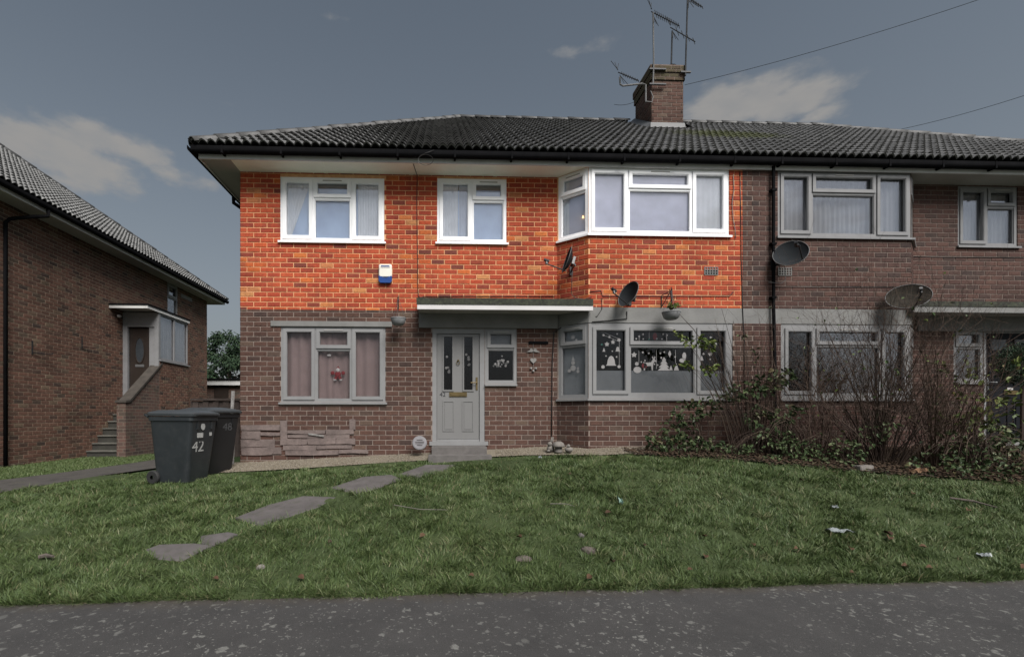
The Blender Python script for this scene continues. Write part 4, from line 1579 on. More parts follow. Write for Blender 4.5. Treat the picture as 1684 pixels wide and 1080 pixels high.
# ---- chimney
CZ0 = ZE + PITCH * (CHY0 - YE) - 0.25
CZ1 = zy(1090, 109, CHY0)
wc = Wall('chimney', house_a, 'brick_brown', 'mortar_dark')
zc = CZ1 - 0.34
for pan in (Panel(CHX0, CHY0, CHX1, CHY0), Panel(CHX0, CHY1, CHX0, CHY0), Panel(CHX1, CHY0, CHX1, CHY1), Panel(CHX1, CHY1, CHX0, CHY1)):
    wc.panel(pan, CZ0, zc, shift=0.03)
M['brick_mossy'] = brick_mat('mossy_brick', [(0.0, (0.10, 0.075, 0.05)), (0.5, (0.085, 0.078, 0.042)), (1.0, (0.12, 0.07, 0.055))], stain=(0.07, 0.08, 0.03), stain_amt=0.8)
wm = Wall('chimney_corbel', house_a, 'brick_mossy', 'mortar_dark')
for i, (e, za, zb) in enumerate(((0.028, zc, zc + 0.17), (0.05, zc + 0.17, CZ1))):
    for pan in (Panel(CHX0 - e, CHY0 - e, CHX1 + e, CHY0 - e), Panel(CHX0 - e, CHY1 + e, CHX0 - e, CHY0 - e), Panel(CHX1 + e, CHY0 - e, CHX1 + e, CHY1 + e)):
        wm.panel(pan, za, zb, shift=0.05 * i)
    wm.mb.add([(CHX0 - e, CHY0 - e, za), (CHX1 + e, CHY0 - e, za), (CHX1 + e, CHY1 + e, za), (CHX0 - e, CHY1 + e, za)], [(3, 2, 1, 0)])
wm.mb.add([(CHX0 - .05, CHY0 - .05, CZ1 - .01), (CHX1 + .05, CHY0 - .05, CZ1 - .01), (CHX1 + .05, CHY1 + .05, CZ1 - .01), (CHX0 - .05, CHY1 + .05, CZ1 - .01)], [(0, 1, 2, 3)])
finish_house(house_a, [wc, wm], 0)
mb = MB()
zb = lambda y: ZE + PITCH * (y - YE)
y0 = CHY0 - 0.02
mb.add([(CHX0 - 0.03, y0, zb(CHY0) + 0.17), (CHX1 + 0.03, y0, zb(CHY0) + 0.17), (CHX1 + 0.05, y0 - 0.02, zb(CHY0) + 0.03), (CHX0 - 0.05, y0 - 0.02, zb(CHY0) + 0.03), (CHX1 + 0.12, y0 - 0.2, zb(CHY0 - 0.2) + 0.075), (CHX0 - 0.12, y0 - 0.2, zb(CHY0 - 0.2) + 0.075)],
       [(0, 3, 2, 1), (3, 5, 4, 2)])
for sx, x in ((-1, CHX0), (1, CHX1)):
    mb.add([(x + sx * 0.03, y0, zb(CHY0) + 0.17), (x + sx * 0.03, CHY1, zb(CHY1) + 0.17), (x + sx * 0.16, CHY1, zb(CHY1) + 0.06), (x + sx * 0.16, y0 - 0.2, zb(CHY0 - 0.2) + 0.075)], [(0, 1, 2, 3)])
mb.build('flashing', M['lead'], wc.obj)
for px in (1078, 1104):
    mb = MB()
    c = at_y(px, 104, CHY0 + (0.16 if px > 1090 else 0.25))
    mb.lathe([(0.10, -0.1), (0.115, 0.0), (0.125, 0.06), (0.12, 0.09), (0.09, 0.115), (0.0, 0.12)], (c.x, c.y, CZ1 + 0.0), 14)
    mb.build('chimney_pot', M['gutter'], wc.obj, smooth=True)

# ---- canopies over the front doors
for h, xa, xb, top in ((house_a, at_y(685, 500, 7.62).x, at_y(975, 500, 7.62).x, 'white'), (house_b, at_y(1500, 505, 7.62).x, 12.3, 'grey')):
    zt = zy(830, 491, 7.62) if h is house_a else zy(1600, 496, 7.62)
    zw1 = zy(830, 501, 7.62) if h is house_a else zy(1600, 504, 7.62)
    zw0 = zy(830, 509.5, 7.62) if h is house_a else zy(1600, 514, 7.62)
    yb_ = YF - 0.008
    mb = MB()
    mb.box((xa + 0.02, 7.66, zw0 + 0.03), (xb - 0.03, (YF - 0.42 if False else yb_), zw1 + 0.03))
    can = mb.build('canopy', M['soffit_grey'], h)
    mb = MB()
    mb.box((xa, 7.60, zw1 - 0.005), (xb, 7.655, zt))
    mb.box((xa, 7.656, zw1 + 0.032), (xb - 0.02, yb_ - 0.003, zt - 0.004))
    mb.build('felt_edge', simple('mossy_felt', (0.028, 0.03, 0.022), 0.9, 0.4, 9.0, dirt=(0.10, 0.12, 0.06), dirt_amt=0.5, bumps=0.6, bscale=25), can)
    mb = MB()
    mb.box((xa + 0.012, 7.61, zw0), (xb, 7.659, zw1 - 0.006))
    mb.build('canopy_board', M['concrete_bright'] if h is house_a else M['concrete'], can)
    mb = MB()
    if h is house_a:
        x0_, x1_ = at_y(689, 520, YF).x, XS - 0.004
    else:
        x0_, x1_ = XS2 + 0.05, 11.9
    mb.box((x0_, YF - 0.05, BAND_B - 0.10 if False else R_DOOR[3] + 0.004), (x1_, YF - 0.009, zw0 + 0.028))
    mb.build('lintel', M['concrete'], h)
# door step of the left house
st = MB()
p = at_y(757, 742, 7.75)
xa, xb = at_y(708, 740, 7.72).x, at_y(803, 740, 7.72).x
z_ = R_DOOR[2]
st.box((xa + 0.02, 7.74, 0.55), (xb - 0.02, 8.08, z_ - 0.015))
st.box((xa - 0.03, 7.46, 0.5), (xb + 0.03, 7.737, z_ - 0.135))
st.build('door_step', simple('worn_step_concrete', (0.12, 0.11, 0.105), 0.85, 0.2, 8.0, bumps=0.4, bscale=60), house_a)

# ------------------------------------------------------------------ the neighbouring house on the left
NX, NY0, NY1 = -8.9, 9.35, 18.3
NXW = NX - 9.0
NSOF = 5.80
house_c = thing('brick_house', 'tawny brick house on the left seen from the side, with raised white porch and steps', 'house', (NX, 12.0, 0.3))
PN, PNF = Panel(NX, NY0, NX, NY1), Panel(NXW, NY0, NX, NY0)
PNB = Panel(NX, NY1, NXW, NY1)


def uyx(px, X=NX):
    return at_x(px, 500, X).y - NY0


def zx(px, py, X=NX):
    return at_x(px, py, X).z


R_NW = (uyx(275), uyx(292), zx(283, 522), NSOF)
wn_ = Wall('side_wall', house_c, 'brick_side', 'mortar_side')
PORCH_X = -7.9
YP0, YP1 = 13.55, at_x(310, 590, PORCH_X).y
ZPF, ZPS, ZPT = 1.83, zx(286, 596, PORCH_X), zx(262, 513, PORCH_X)
wn_.panel(PN, 0.1, NSOF, [R_NW])
wn_.panel(PNF, 0.1, NSOF, [], u0=9.0 - 1.5)
# porch base wall and stair parapet
PPX = Panel(PORCH_X, YP0, PORCH_X, YP1)
wn_.panel(PPX, 0.1, ZPS, [], shift=0.05)
wn_.panel(Panel(PORCH_X, YP1, NX, YP1), 0.1, ZPT, [])
finish_house(house_c, [wn_])
mb = MB()
mb.add([(NXW, NY0, 0.1), (NX - 1.5, NY0, 0.1), (NX - 1.5, NY0, NSOF), (NXW, NY0, NSOF)], [(0, 1, 2, 3)])
mb.add([(NX, NY1, 0.1), (NXW, NY1, 0.1), (NXW, NY1, NSOF), (NX, NY1, NSOF)], [(0, 1, 2, 3)])
mb.build('back_wall', M['brick_side'], house_c)
mb = MB()
mb.box((NX - 2.5, 9.9, 3.2), (NX - 0.12, 18.0, 3.25))
mb.box((NX - 2.5, 9.9, 1.7), (NX - 2.45, 18.0, 5.7))
mb.box((NX - 2.5, 9.9, 5.7), (NX - 0.12, 18.0, 5.75))
mb.build('rooms', M['room'], house_c)
window(house_c, PN, *R_NW, [(R_NW[0], R_NW[1], R_NW[3] - 0.45, 0, 1)], M['pvc_dark'], M['glass'], vents=False)
# a bricked-up opening under its old lintel
mb = MB()
PN.box(mb, uyx(297), uyx(315), zx(306, 492.5), zx(306, 487), -0.02, 0.02)
mb.build('lintel', M['concrete'], house_c)
# parapet beside the steps: sloping brick wall
par = MB()
ya, yb = at_x(200, 660, -8.0).y, YP0 + 0.1
za, zb_ = zx(203, 662, -7.95), zx(260, 598, -7.9)
prof = [(ya, 0.15), (yb, 0.15), (yb, zb_), (ya + 0.15, za + 0.02), (ya, za)]
par.prism(prof, lambda y, z: (PORCH_X - 0.22, y, z), Vector((0.218, 0, 0)))
M['mortar_bond'] = None


def bonded_mat():
    """small brick pattern for the sloping parapet, too narrow to lay piece by piece"""
    m, nt, b, out = new_mat('mossy_parapet_brick')
    p = world_pos(nt)
    sep = nd(nt, 'ShaderNodeSeparateXYZ', {'Vector': p})
    cmb = nd(nt, 'ShaderNodeCombineXYZ', {'X': mth(nt, 'ADD', sep.outputs['Y'], sep.outputs['X']), 'Y': sep.outputs['Z'], 'Z': 0.0})
    br = nd(nt, 'ShaderNodeTexBrick', {'Vector': cmb.outputs[0], 'Color1': (0.13, 0.07, 0.055, 1), 'Color2': (0.065, 0.045, 0.038, 1), 'Mortar': (0.17, 0.14, 0.11, 1), 'Scale': 1.0, 'Mortar Size': 0.006, 'Brick Width': 0.224, 'Row Height': 0.0842})
    c = mixc(nt, mth(nt, 'MULTIPLY', mth(nt, 'SUBTRACT', noise(nt, p, 4.0, 6.0, 0.7), 0.5, True), 3.0, True), br.outputs['Color'], (0.055, 0.052, 0.032))
    nt.links.new(c, b.inputs['Base Color'])
    b.inputs['Roughness'].default_value = 0.92
    bump(nt, b, mth(nt, 'SUBTRACT', 1.0, br.outputs['Fac']), 0.5, 0.01)
    return m


M['parapet'] = bonded_mat()
pp = par.build('stair_parapet', M['parapet'], house_c, fixn=True)
mb = MB()
mb.prism([(ya - 0.03, za + 0.003), (ya + 0.15, za + 0.024), (yb, zb_ + 0.004), (yb, zb_ + 0.06), (ya + 0.13, za + 0.075), (ya - 0.03, za + 0.055)], lambda y, z: (PORCH_X - 0.25, y, z), Vector((0.28, 0, 0)))
mb.build('coping', simple('mossy_coping', (0.05, 0.042, 0.035), 0.9, 0.3, 6.0, bumps=0.3), pp, fixn=True)
nst = 8
M['tread'] = simple('worn_stair_tread', (0.11, 0.105, 0.09), 0.9, 0.25, 6.0, bumps=0.3)
M['step'] = simple('mossy_steps', (0.034, 0.032, 0.027), 0.9, 0.3, 5.0, bumps=0.4, bscale=40, dirt=(0.03, 0.035, 0.02), dirt_amt=0.5)
for k in range(nst):
    mb = MB()
    y0 = lerp(12.15, 13.5, k / (nst - 1))
    mb.box((NX + 0.012, y0, 0.15), (PORCH_X - 0.225, YP0 + 0.3, 0.33 + (k + 1) * (ZPF - 0.33) / nst - 0.002 * k))
    stp = mb.build('stair_step', M['step'], house_c)
    zt2 = 0.33 + (k + 1) * (ZPF - 0.33) / nst - 0.002 * k
    mb = MB()
    mb.box((NX + 0.014, y0 - 0.03, zt2 + 0.001), (PORCH_X - 0.227, y0 + 0.19, zt2 + 0.03))
    mb.build('tread', M['tread'], stp)
# porch: posts, door, glazing, flat roof
mb = MB()
mb.box((NX + 0.012, YP0 + 0.32, ZPF - 0.1), (PORCH_X - 0.02, YP1 - 0.02, ZPF - 0.004))
mb.build('porch_floor', M['concrete'], house_c)
pw = MB()
for (x0, x1) in ((NX + 0.012, NX + 0.14), (PORCH_X - 0.12, PORCH_X - 0.003)):
    pw.box((x0, YP0 - 0.05, ZPF if x0 < -8.5 else ZPS - 0.30), (x1, YP0 + 0.03, ZPT - 0.02))
pw.box((NX + 0.14, YP0 - 0.048, ZPF + 2.10), (PORCH_X - 0.12, YP0 + 0.028, ZPT - 0.021))
pw.box((PORCH_X - 0.28, YP0 - 0.02, ZPF), (PORCH_X - 0.12, YP0 + 0.01, ZPF + 2.098))
porch = pw.build('porch', M['pvc_dark'], house_c)
dl = MB()
yd = YP0 + 0.05
dl.box((NX + 0.14, yd, ZPF), (PORCH_X - 0.30, yd + 0.04, ZPF + 2.08))
dx = (NX + 0.14 + PORCH_X - 0.30) / 2
dl.tube([(dx + 0.13 * math.cos(t), yd - 0.006, ZPF + 1.45 + 0.36 * math.sin(t)) for t in frange(0, 2 * math.pi, 25)], 0.02, 6, cap=False)
for z in (0.45,):
    dl.box((dx - 0.2, yd - 0.012, ZPF + 0.2), (dx + 0.2, yd - 0.0005, ZPF + 0.75))
dr = dl.build('porch_door', M['door_brown'], house_c)
mb = MB()
mb.lathe([(0.001, 0.0), (0.125, 0.0), (0.125, 0.006), (0.001, 0.006)], (0, 0, 0), 20)
for i, (x, y, z) in enumerate(mb.v):
    mb.v[i] = (dx + x, yd - 0.004 - z, ZPF + 1.45 + y * 2.75)
mb.build('oval_pane', M['frost'], dr)
mb = MB()
mb.box((dx - 0.12, yd - 0.014, ZPF + 0.98), (dx + 0.12, yd - 0.0006, ZPF + 1.05))
mb.build('letter_plate', M['steel'], dr)
wp, _ = window(house_c, PPX, 0.0, PPX.L, ZPS, ZPT - 0.02, [(0.0, PPX.L * 0.5, None, 0, 0), (PPX.L * 0.5, PPX.L, None, 0, 0)], M['pvc_dark'], M['glass'], vents=False)
curtain(wp, PPX, 0.05, PPX.L - 0.05, ZPS, ZPT, M['blind_grey'], -0.09, 0.11, 0.015)
mb = MB()
mb.box((NX + 0.01, YP0 - 0.62, ZPT + 0.062), (PORCH_X + 0.05, YP1 + 0.04, ZPT + 0.10))
mb.build('porch_roof', M['gutter'], porch)
mb = MB()
mb.box((NX + 0.012, YP0 - 0.60, ZPT - 0.022), (PORCH_X + 0.03, YP0 - 0.56, ZPT + 0.06))
mb.box((PORCH_X + 0.0, YP0 - 0.56, ZPT - 0.0215), (PORCH_X + 0.03, YP1 + 0.02, ZPT + 0.059))
mb.box((NX + 0.012, YP0 - 0.559, ZPT + 0.02), (PORCH_X - 0.001, YP1, ZPT + 0.058))
mb.build('porch_fascia', M['fascia'], porch)
mb = MB()
mb.ball((NX + 0.08, YP0 - 0.3, ZPT - 0.18), 0.055, 10, (1, 1.3, 0.8))
mb.build('porch_light', M['sticker'], porch, smooth=True)
# eaves and roof of the neighbour
NE = NX + 0.45
mb = MB()
mb.add([(NXW - .45, NY0 - .45, NSOF), (NE, NY0 - .45, NSOF), (NE, NY1 + .45, NSOF), (NXW - .45, NY1 + .45, NSOF)], [(3, 2, 1, 0)])
mb.build('soffit', M['soffit_grey'], house_c)
mb = MB()
mb.box((NE, NY0 - .45, NSOF - 0.02), (NE + 0.022, NY1 + .472, NSOF + 0.13))
mb.box((NXW, NY1 + .45, NSOF - 0.02), (NE - 0.0005, NY1 + .472, NSOF + 0.129))
mb.box((NXW, NY0 - .472, NSOF - 0.02), (NE + 0.022, NY0 - .451, NSOF + 0.129))
mb.build('fascia', M['fascia'], house_c)
mb = MB()
gutter_run(mb, (NE + 0.085, NY0 - 0.5, NSOF + 0.095), (NE + 0.085, NY1 + 0.55, NSOF + 0.095), (1, 0, 0))
mb.build('gutter', M['gutter'], house_c)
mb = MB()
yp = at_x(3, 500, NX).y + 0.02
mb.tube([(NE + 0.085, yp + 0.45, NSOF + 0.03), (NE + 0.085, yp + 0.45, NSOF - 0.1), (NE - 0.05, yp + 0.2, NSOF - 0.22), (NX + 0.1, yp + 0.05, NSOF - 0.33), (NX + 0.055, yp, NSOF - 0.42), (NX + 0.055, yp, 0.3)], 0.036, 10)
mb.build('downpipe', M['gutter'], house_c, smooth=True)
nze = NSOF + 0.15
nrun = (NY1 - NY0) / 2 + 0.53
EXR = NX + 0.53
mb = MB()
cx_, cy_ = EXR - nrun, (NY0 + NY1) / 2
zt_ = nze + PITCH * nrun
mb.add([(EXR, NY0 - .53, nze - .035), (EXR, NY1 + .53, nze - .035), (cx_, cy_, zt_ - .035), (EXR - 2 * nrun, NY1 + .53, nze - .012), (EXR - 2 * nrun, NY0 - .53, nze - .012)], [(0, 1, 2), (1, 3, 2), (4, 0, 2), (3, 4, 2)])
roof_c = mb.build('roof', M['tile_dirt'], house_c)
sl = Slope((EXR, NY0 - .53), (0, 1), (-1, 0), NY1 - NY0 + 1.06, nrun, nze)
tile_slope(sl, roof_c, 'tile_side', 300)
hip_tiles(roof_c, (EXR, NY1 + .53, nze + 0.02), (cx_, cy_, zt_ + 0.02), 'ridge')
hip_tiles(roof_c, (EXR, NY0 - .53, nze + 0.02), (cx_, cy_, zt_ + 0.02), 'ridge')

# hooks on its wall
for (px, py), lab in (((52, 572), 'black iron wall bracket nearer the front on the left house'), ((134, 563), 'black iron wall bracket nearer the porch on the left house')):
    c = at_x(px, py, NX)
    t = thing('wall_bracket', lab, 'bracket', c, 'iron brackets on the left house')
    mb = MB()
    mb.box((NX + 0.007, c.y - 0.012, c.z - 0.14), (NX + 0.02, c.y + 0.012, c.z + 0.16))
    mb.build('back_plate', M['black'], t)
    mb = MB()
    mb.tube([(NX + 0.015, c.y, c.z - 0.10), (NX + 0.15, c.y + 0.32, c.z - 0.10), (NX + 0.17, c.y + 0.36, c.z - 0.07)], 0.009, 6)
    mb.build('arm', M['black'], t)

# ------------------------------------------------------------------ behind the gap: garage, fence
t = thing('garage', 'low brick garage with pale flat-roof fascia behind the gap between the houses', 'garage', (-9.0, 21.5, 0.3))
gz = zy(370, 626, 21.0)
mb = MB()
mb.box((-13, 21.0, 0.2), (-3.0, 26, gz - 0.2))
mb.build('wall', M['parapet'], t)
mb = MB()
mb.box((-13.2, 20.8, gz - 0.2), (-2.8, 26.2, gz + 0.02))
mb.build('fascia', M['fascia'], t)
mb = MB()
mb.box((-13.25, 20.75, gz + 0.021), (-2.75, 26.25, gz + 0.09))
mb.build('roof', M['gutter'], t)
mb = MB()
x0, x1 = at_y(353, 640, 21).x, at_y(376, 640, 21).x
mb.box((x0, 20.95, 0.3), (x1, 20.999, gz - 0.26))
mb.build('door', M['door_brown'], t)
t = thing('timber_fence', 'dark close-boarded timber fence across the passage beside the orange house', 'fence', (-4.6, 11.3, 0.5))
M['fence'] = simple('dark_fence_timber', (0.055, 0.04, 0.034), 0.85, 0.3, 7.0, bumps=0.3)
ft = zy(360, 655, 11.3)
fb = MB()
fb.box((-0.065, -0.011, 0), (0.065, 0.011, 1))
fme = fb.mesh('fence_board', M['fence'])
x = -5.75
i = 0
while x < XL - 0.05:
    o = bpy.data.objects.new('fence_board', fme)
    o.location = (x - -4.6, (0.012 if i % 2 else -0.012), -0.2)
    o.scale = (1, 1, ft - 0.3 + rng.uniform(-0.01, 0.01) - 0.06)
    COL.objects.link(o)
    o.parent = t
    x += 0.118
    i += 1
mb = MB()
mb.box((-5.85, 11.24, ft - 0.05), (XL - 0.02, 11.36, ft))
mb.build('capping_rail', M['fence'], t)
for x in (-5.85, -4.6):
    mb = MB()
    mb.box((x - 0.05, 11.34, 0.2), (x + 0.05, 11.44, ft - 0.06))
    mb.build('post', M['fence'], t)

# ------------------------------------------------------------------ wheelie bins
M['bin'] = simple('grey_bin_plastic', (0.022, 0.026, 0.029), 0.42, 0.12, 4.0, bumps=0.08, bscale=200, dirt=(0.09, 0.09, 0.085), dirt_amt=0.15)
M['bin_dark'] = simple('charcoal_bin_plastic', (0.012, 0.012, 0.013), 0.42, 0.12, 4.0, bumps=0.08, bscale=200)
M['bin_lid'] = simple('grey_bin_lid', (0.045, 0.05, 0.054), 0.4, 0.12, 4.0)
M['rubber'] = simple('tyre_rubber', (0.018, 0.018, 0.018), 0.8, 0.1)
M['mark'] = simple('white_paint_marks', (0.34, 0.34, 0.33), 0.7, 0.25, 60.0)


def rrect(hx, hy, r, n=4):
    pts = []
    for cx, cy, a0 in ((hx - r, hy - r, 0), (-hx + r, hy - r, 90), (-hx + r, -hy + r, 180), (hx - r, -hy + r, 270)):
        for i in range(n + 1):
            t = R(a0 + 90 * i / n)
            pts.append((cx + r * math.cos(t), cy + r * math.sin(t)))
    return pts


def loft(mb, rings, cap=True):
    base = len(mb.v)
    n = len(rings[0])
    for rg in rings:
        mb.v += [tuple(p) for p in rg]
    for i in range(len(rings) - 1):
        for k in range(n):
            k2 = (k + 1) % n
            mb.f.append((base + i * n + k, base + i * n + k2, base + (i + 1) * n + k2, base + (i + 1) * n + k))
    if cap:
        mb.f.append(tuple(base + k for k in range(n))[::-1])
        mb.f.append(tuple(base + (len(rings) - 1) * n + k for k in range(n)))


def wheelie_bin(label, loc, rotz, body, lid):
    """local: front of the bin faces -y, handle and wheels at +y"""
    t = bpy.data.objects.new('wheelie_bin', None)
    COL.objects.link(t)
    t.location = loc
    t.rotation_euler = (0, 0, rotz)
    tag(t, label, 'bin', 'wheelie bins beside the house')
    mb = MB()
    rings = []
    for z, hx, hy, oy in ((0.03, 0.225, 0.25, 0.02), (0.12, 0.232, 0.262, 0.02), (0.86, 0.275, 0.335, 0.0), (0.90, 0.278, 0.34, 0.0), (0.905, 0.292, 0.358, 0.0), (0.965, 0.292, 0.358, 0.0)):
        rings.append([(x, y + oy, z) for x, y in rrect(hx, hy, 0.055)])
    loft(mb, rings)
    for x in (-0.14, 0.14):      # stiffening ribs down the front under the rim
        mb.box((x - 0.012, -0.345, 0.78), (x + 0.012, -0.325, 0.90))
    mb.build('body', body, t, smooth=False)
    mb = MB()
    rings = []
    for z, e in ((0.967, 0.015), (1.0, 0.02), (1.018, 0.0), (1.045, -0.09), (1.06, -0.2)):
        rings.append([(x, y - 0.005, z + (0.012 if y > 0.2 else 0)) for x, y in rrect(0.292 + e, 0.358 + e, 0.06)])
    loft(mb, rings)
    mb.box((-0.22, -0.40, 0.985), (0.22, -0.372, 1.006))
    mb.build('lid', lid, t)
    mb = MB()
    mb.tube([(-0.24, 0.36, 0.95), (-0.24, 0.43, 0.985), (0.24, 0.43, 0.985), (0.24, 0.36, 0.95)], 0.016, 8)
    mb.build('handle', body, t)
    for sx in (-1, 1):
        mb = MB()
        mb.lathe([(0.03, -0.024), (0.085, -0.026), (0.10, -0.012), (0.10, 0.012), (0.085, 0.026), (0.03, 0.024)], (sx * 0.255, 0.285, 0.10), 18, (1, 0, 0))
        mb.build('wheel', M['rubber'], t)
    mb = MB()
    mb.tube([(-0.25, 0.285, 0.10), (0.25, 0.285, 0.10)], 0.012, 8)
    mb.build('axle', M['steel'], t)
    return t


def ground_under(x, y):
    return ground_z(x, y) - 0.012


bx, by = at_y(303, 700, 7.0).x, 7.0
rb = R(78)
b1 = wheelie_bin('grey wheelie bin with white painted 42, in front at the house corner', (bx, by, ground_under(bx, by) + 0.0), rb, M['bin'], M['bin_lid'])
b2x, b2y = at_y(346, 700, 7.60).x, 7.60
b2 = wheelie_bin('charcoal wheelie bin with faint 48, tucked behind the grey bin', (b2x, b2y, ground_under(b2x, b2y)), R(62), M['bin_dark'], M['bin_lid'])


def front_y(z):
    return -(lerp(0.262, 0.335, (z - 0.12) / 0.74) - lerp(0.02, 0.0, (z - 0.12) / 0.74)) - 0.002


def bin_mark(b, s, size, x, z, mat, nm='painted_number'):
    me = text_mesh(s, size, 0.0012)
    me.materials.clear()
    me.materials.append(mat)
    me.transform(Matrix.Rotation(R(90 + 5.5), 4, 'X'))
    o = bpy.data.objects.new(nm, me)
    COL.objects.link(o)
    o.parent = b
    o.location = (x, front_y(z) - 0.001, z)
    return o


bin_mark(b1, '42', 0.24, -0.08, 0.46, M['mark'])
mb = MB()
mb.box((-0.13, front_y(0.69) - 0.004, 0.66), (-0.01, front_y(0.69) - 0.001, 0.73))
mb.ball((-0.03, front_y(0.82) - 0.002, 0.82), 0.05, 10, (0.9, 0.04, 1.1))
o = mb.build('paint_blot', M['mark'])
o.parent = b1
mb = MB()
mb.box((0.12, front_y(0.70) - 0.004, 0.68), (0.17, front_y(0.70) - 0.001, 0.73))
o = mb.build('sticker', M['mark'])
o.parent = b1
M['mark_faint'] = simple('worn_white_paint', (0.05, 0.05, 0.053), 0.7, 0.4, 60.0)
bin_mark(b2, '48', 0.17, 0.06, 0.70, M['mark_faint'])

# ------------------------------------------------------------------ old timber at the corner of the house
M['peeling'] = simple('peeling_white_paint', (0.24, 0.23, 0.22), 0.85, 0.2, 14.0, dirt=(0.05, 0.04, 0.035), dirt_amt=0.7, bumps=0.5, bscale=50)
M['old_wood'] = simple('grey_weathered_wood', (0.10, 0.082, 0.07), 0.9, 0.35, 9.0, bumps=0.5, bscale=40)
M['render'] = simple('weathered_pinkish_board', (0.165, 0.128, 0.118), 0.9, 0.25, 7.0, bumps=0.6, bscale=35, dirt=(0.07, 0.055, 0.05), dirt_amt=0.5)
t = thing('timber_stake', 'peeling white timber stake with torn sheeting at the house corner', 'stake', (-3.46, 7.98, 0.55))
mb = MB()
mb.tube([(-3.47, 7.98, 0.5), (-3.455, 7.985, 0.95), (-3.475, 7.98, 1.4), (-3.455, 7.99, 1.85)], [0.028, 0.033, 0.026, 0.03], 6)
mb.build('post', M['peeling'], t)
mb = MB()
mb.add([(-3.58, 7.93, 1.32), (-3.44, 7.95, 1.50), (-3.43, 7.94, 1.20), (-3.48, 7.93, 1.02), (-3.52, 7.90, 1.12)], [(0, 1, 2), (0, 2, 4), (4, 2, 3)])
mb.add([(-3.585, 7.94, 1.32), (-3.44, 7.96, 1.50), (-3.43, 7.955, 1.20), (-3.48, 7.945, 1.02), (-3.52, 7.915, 1.12)], [(2, 1, 0), (4, 2, 0), (3, 2, 4)])
mb.build('torn_sheet', M['peeling'], t)
for i, (x, y, dx_, h_, lab) in enumerate(((-3.60, 7.86, 0.06, 0.92, 'narrow rotten board leaning behind the white stake'), (-3.66, 7.93, -0.03, 1.02, 'wider rotten board leaning behind the charcoal bin'))):
    mb = MB()
    g = ground_z(x, y)
    w_ = 0.04 + 0.02 * i
    mb.prism([(-w_, 0), (w_, 0), (w_ * 0.9 + dx_, h_), (-w_ * 0.7 + dx_, h_ + 0.05)], lambda a, b: (x + a, y + b * 0.08, g + b - 0.02), Vector((0, 0.02, 0)))
    tag(mb.build('rotten_board', M['old_wood'], fixn=True), lab, 'board', 'rotten boards at the corner')
# patchwork of weathered boards at the foot of the wall under the pink-curtained window
bd = thing('board_cladding', 'patchwork of weathered pinkish boards on the wall foot below the pink-curtained window', 'cladding', (-2.4, 8.08, 0.6))
rows = [(397, 461, 698, 707), (397, 428, 708, 722), (428, 461, 711, 716), (396, 452, 722, 735), (397, 447, 736, 748), (438, 462, 735, 746), (461, 472, 691, 731),
        (473, 535, 707, 713), (536, 582, 706, 714), (462, 505, 721, 731), (506, 552, 721, 730), (473, 575, 714, 720), (553, 584, 720, 730), (465, 520, 732, 740), (521, 578, 731, 738), (470, 556, 741, 748), (574, 584, 689, 706), (557, 606, 739, 745)]
for i, (a, b, c, d) in enumerate(rows):
    p0, p1 = at_y(a, d, 8.08), at_y(b, c, 8.08)
    mb = MB()
    th = rng.uniform(0.012, 0.03)
    j = lambda: rng.uniform(-0.008, 0.008)
    mb.prism([(p0.x + j(), p0.z + j()), (lerp(p0.x, p1.x, .5), p0.z + j()), (p1.x + j(), p0.z + j()), (p1.x + j(), p1.z + j()), (lerp(p0.x, p1.x, .45), p1.z + j()), (p0.x + j(), p1.z + j())], lambda x, z: (x, 8.094 - th, z), Vector((0, th - 0.001, 0)))
    mb.build('board', M['render'], bd, fixn=True)
mb = MB()
p0 = at_y(520, 715, 8.06)
mb.obox(p0, (0.13, 0, -0.02), (0, 0.008, 0), (0, 0, 0.014))
mb.build('splintered_strip', M['peeling'], bd)

# ------------------------------------------------------------------ wall-mounted things
t = thing('alarm_box', 'white and blue burglar alarm box on the orange brick wall', 'alarm box', at_y(634, 465, YF))
ap = Panel(at_y(623.5, 450, YF).x, YF, at_y(645, 450, YF).x, YF)
z0, z1 = zy(634, 466.5, YF), zy(634, 436, YF)
zb_ = zy(634, 457.5, YF)
M['alarm_white'] = simple('cream_plastic', (0.80, 0.77, 0.68), 0.35, 0.04)
M['alarm_blue'] = simple('blue_plastic', (0.015, 0.06, 0.24), 0.3, 0.1)
W2 = ap.L
mb = MB()
loft(mb, [[(ap.O.x + W2 / 2 + x, YF - o, (zb_ + z1) / 2 + z) for x, z in rrect(W2 / 2 - e, (z1 - zb_) / 2 - e, 0.03)] for o, e in ((0.006, 0.0), (0.05, 0.0), (0.066, 0.014))])
mb.build('cover', M['alarm_white'], t, fixn=True)
wave = [(0, zb_ - z0 + 0.004), (0.0, 0.03), (0.03, 0.0), (W2 - 0.03, 0.0), (W2, 0.03), (W2, zb_ - z0 + 0.02), (W2 * 0.8, zb_ - z0 + 0.012), (W2 * 0.6, zb_ - z0 - 0.015), (W2 * 0.4, zb_ - z0 - 0.015), (W2 * 0.2, zb_ - z0 + 0.012), (0, zb_ - z0 + 0.02)][1:]
mb = MB()
mb.prism(wave, lambda x, z: (ap.O.x + x, YF - 0.069, z0 + z), Vector((0, 0.062, 0)))
mb.build('lens', M['alarm_blue'], t, fixn=True)
mb = MB()
mb.box((ap.O.x + W2 * 0.18, YF - 0.0695, z1 - 0.04), (ap.O.x + W2 * 0.82, YF - 0.0655, z1 - 0.025))
mb.box((ap.O.x + W2 * 0.15, YF - 0.0693, z1 - 0.062), (ap.O.x + W2 * 0.85, YF - 0.0656, z1 - 0.054))
mb.build('printed_band', M['alarm_blue'], t)

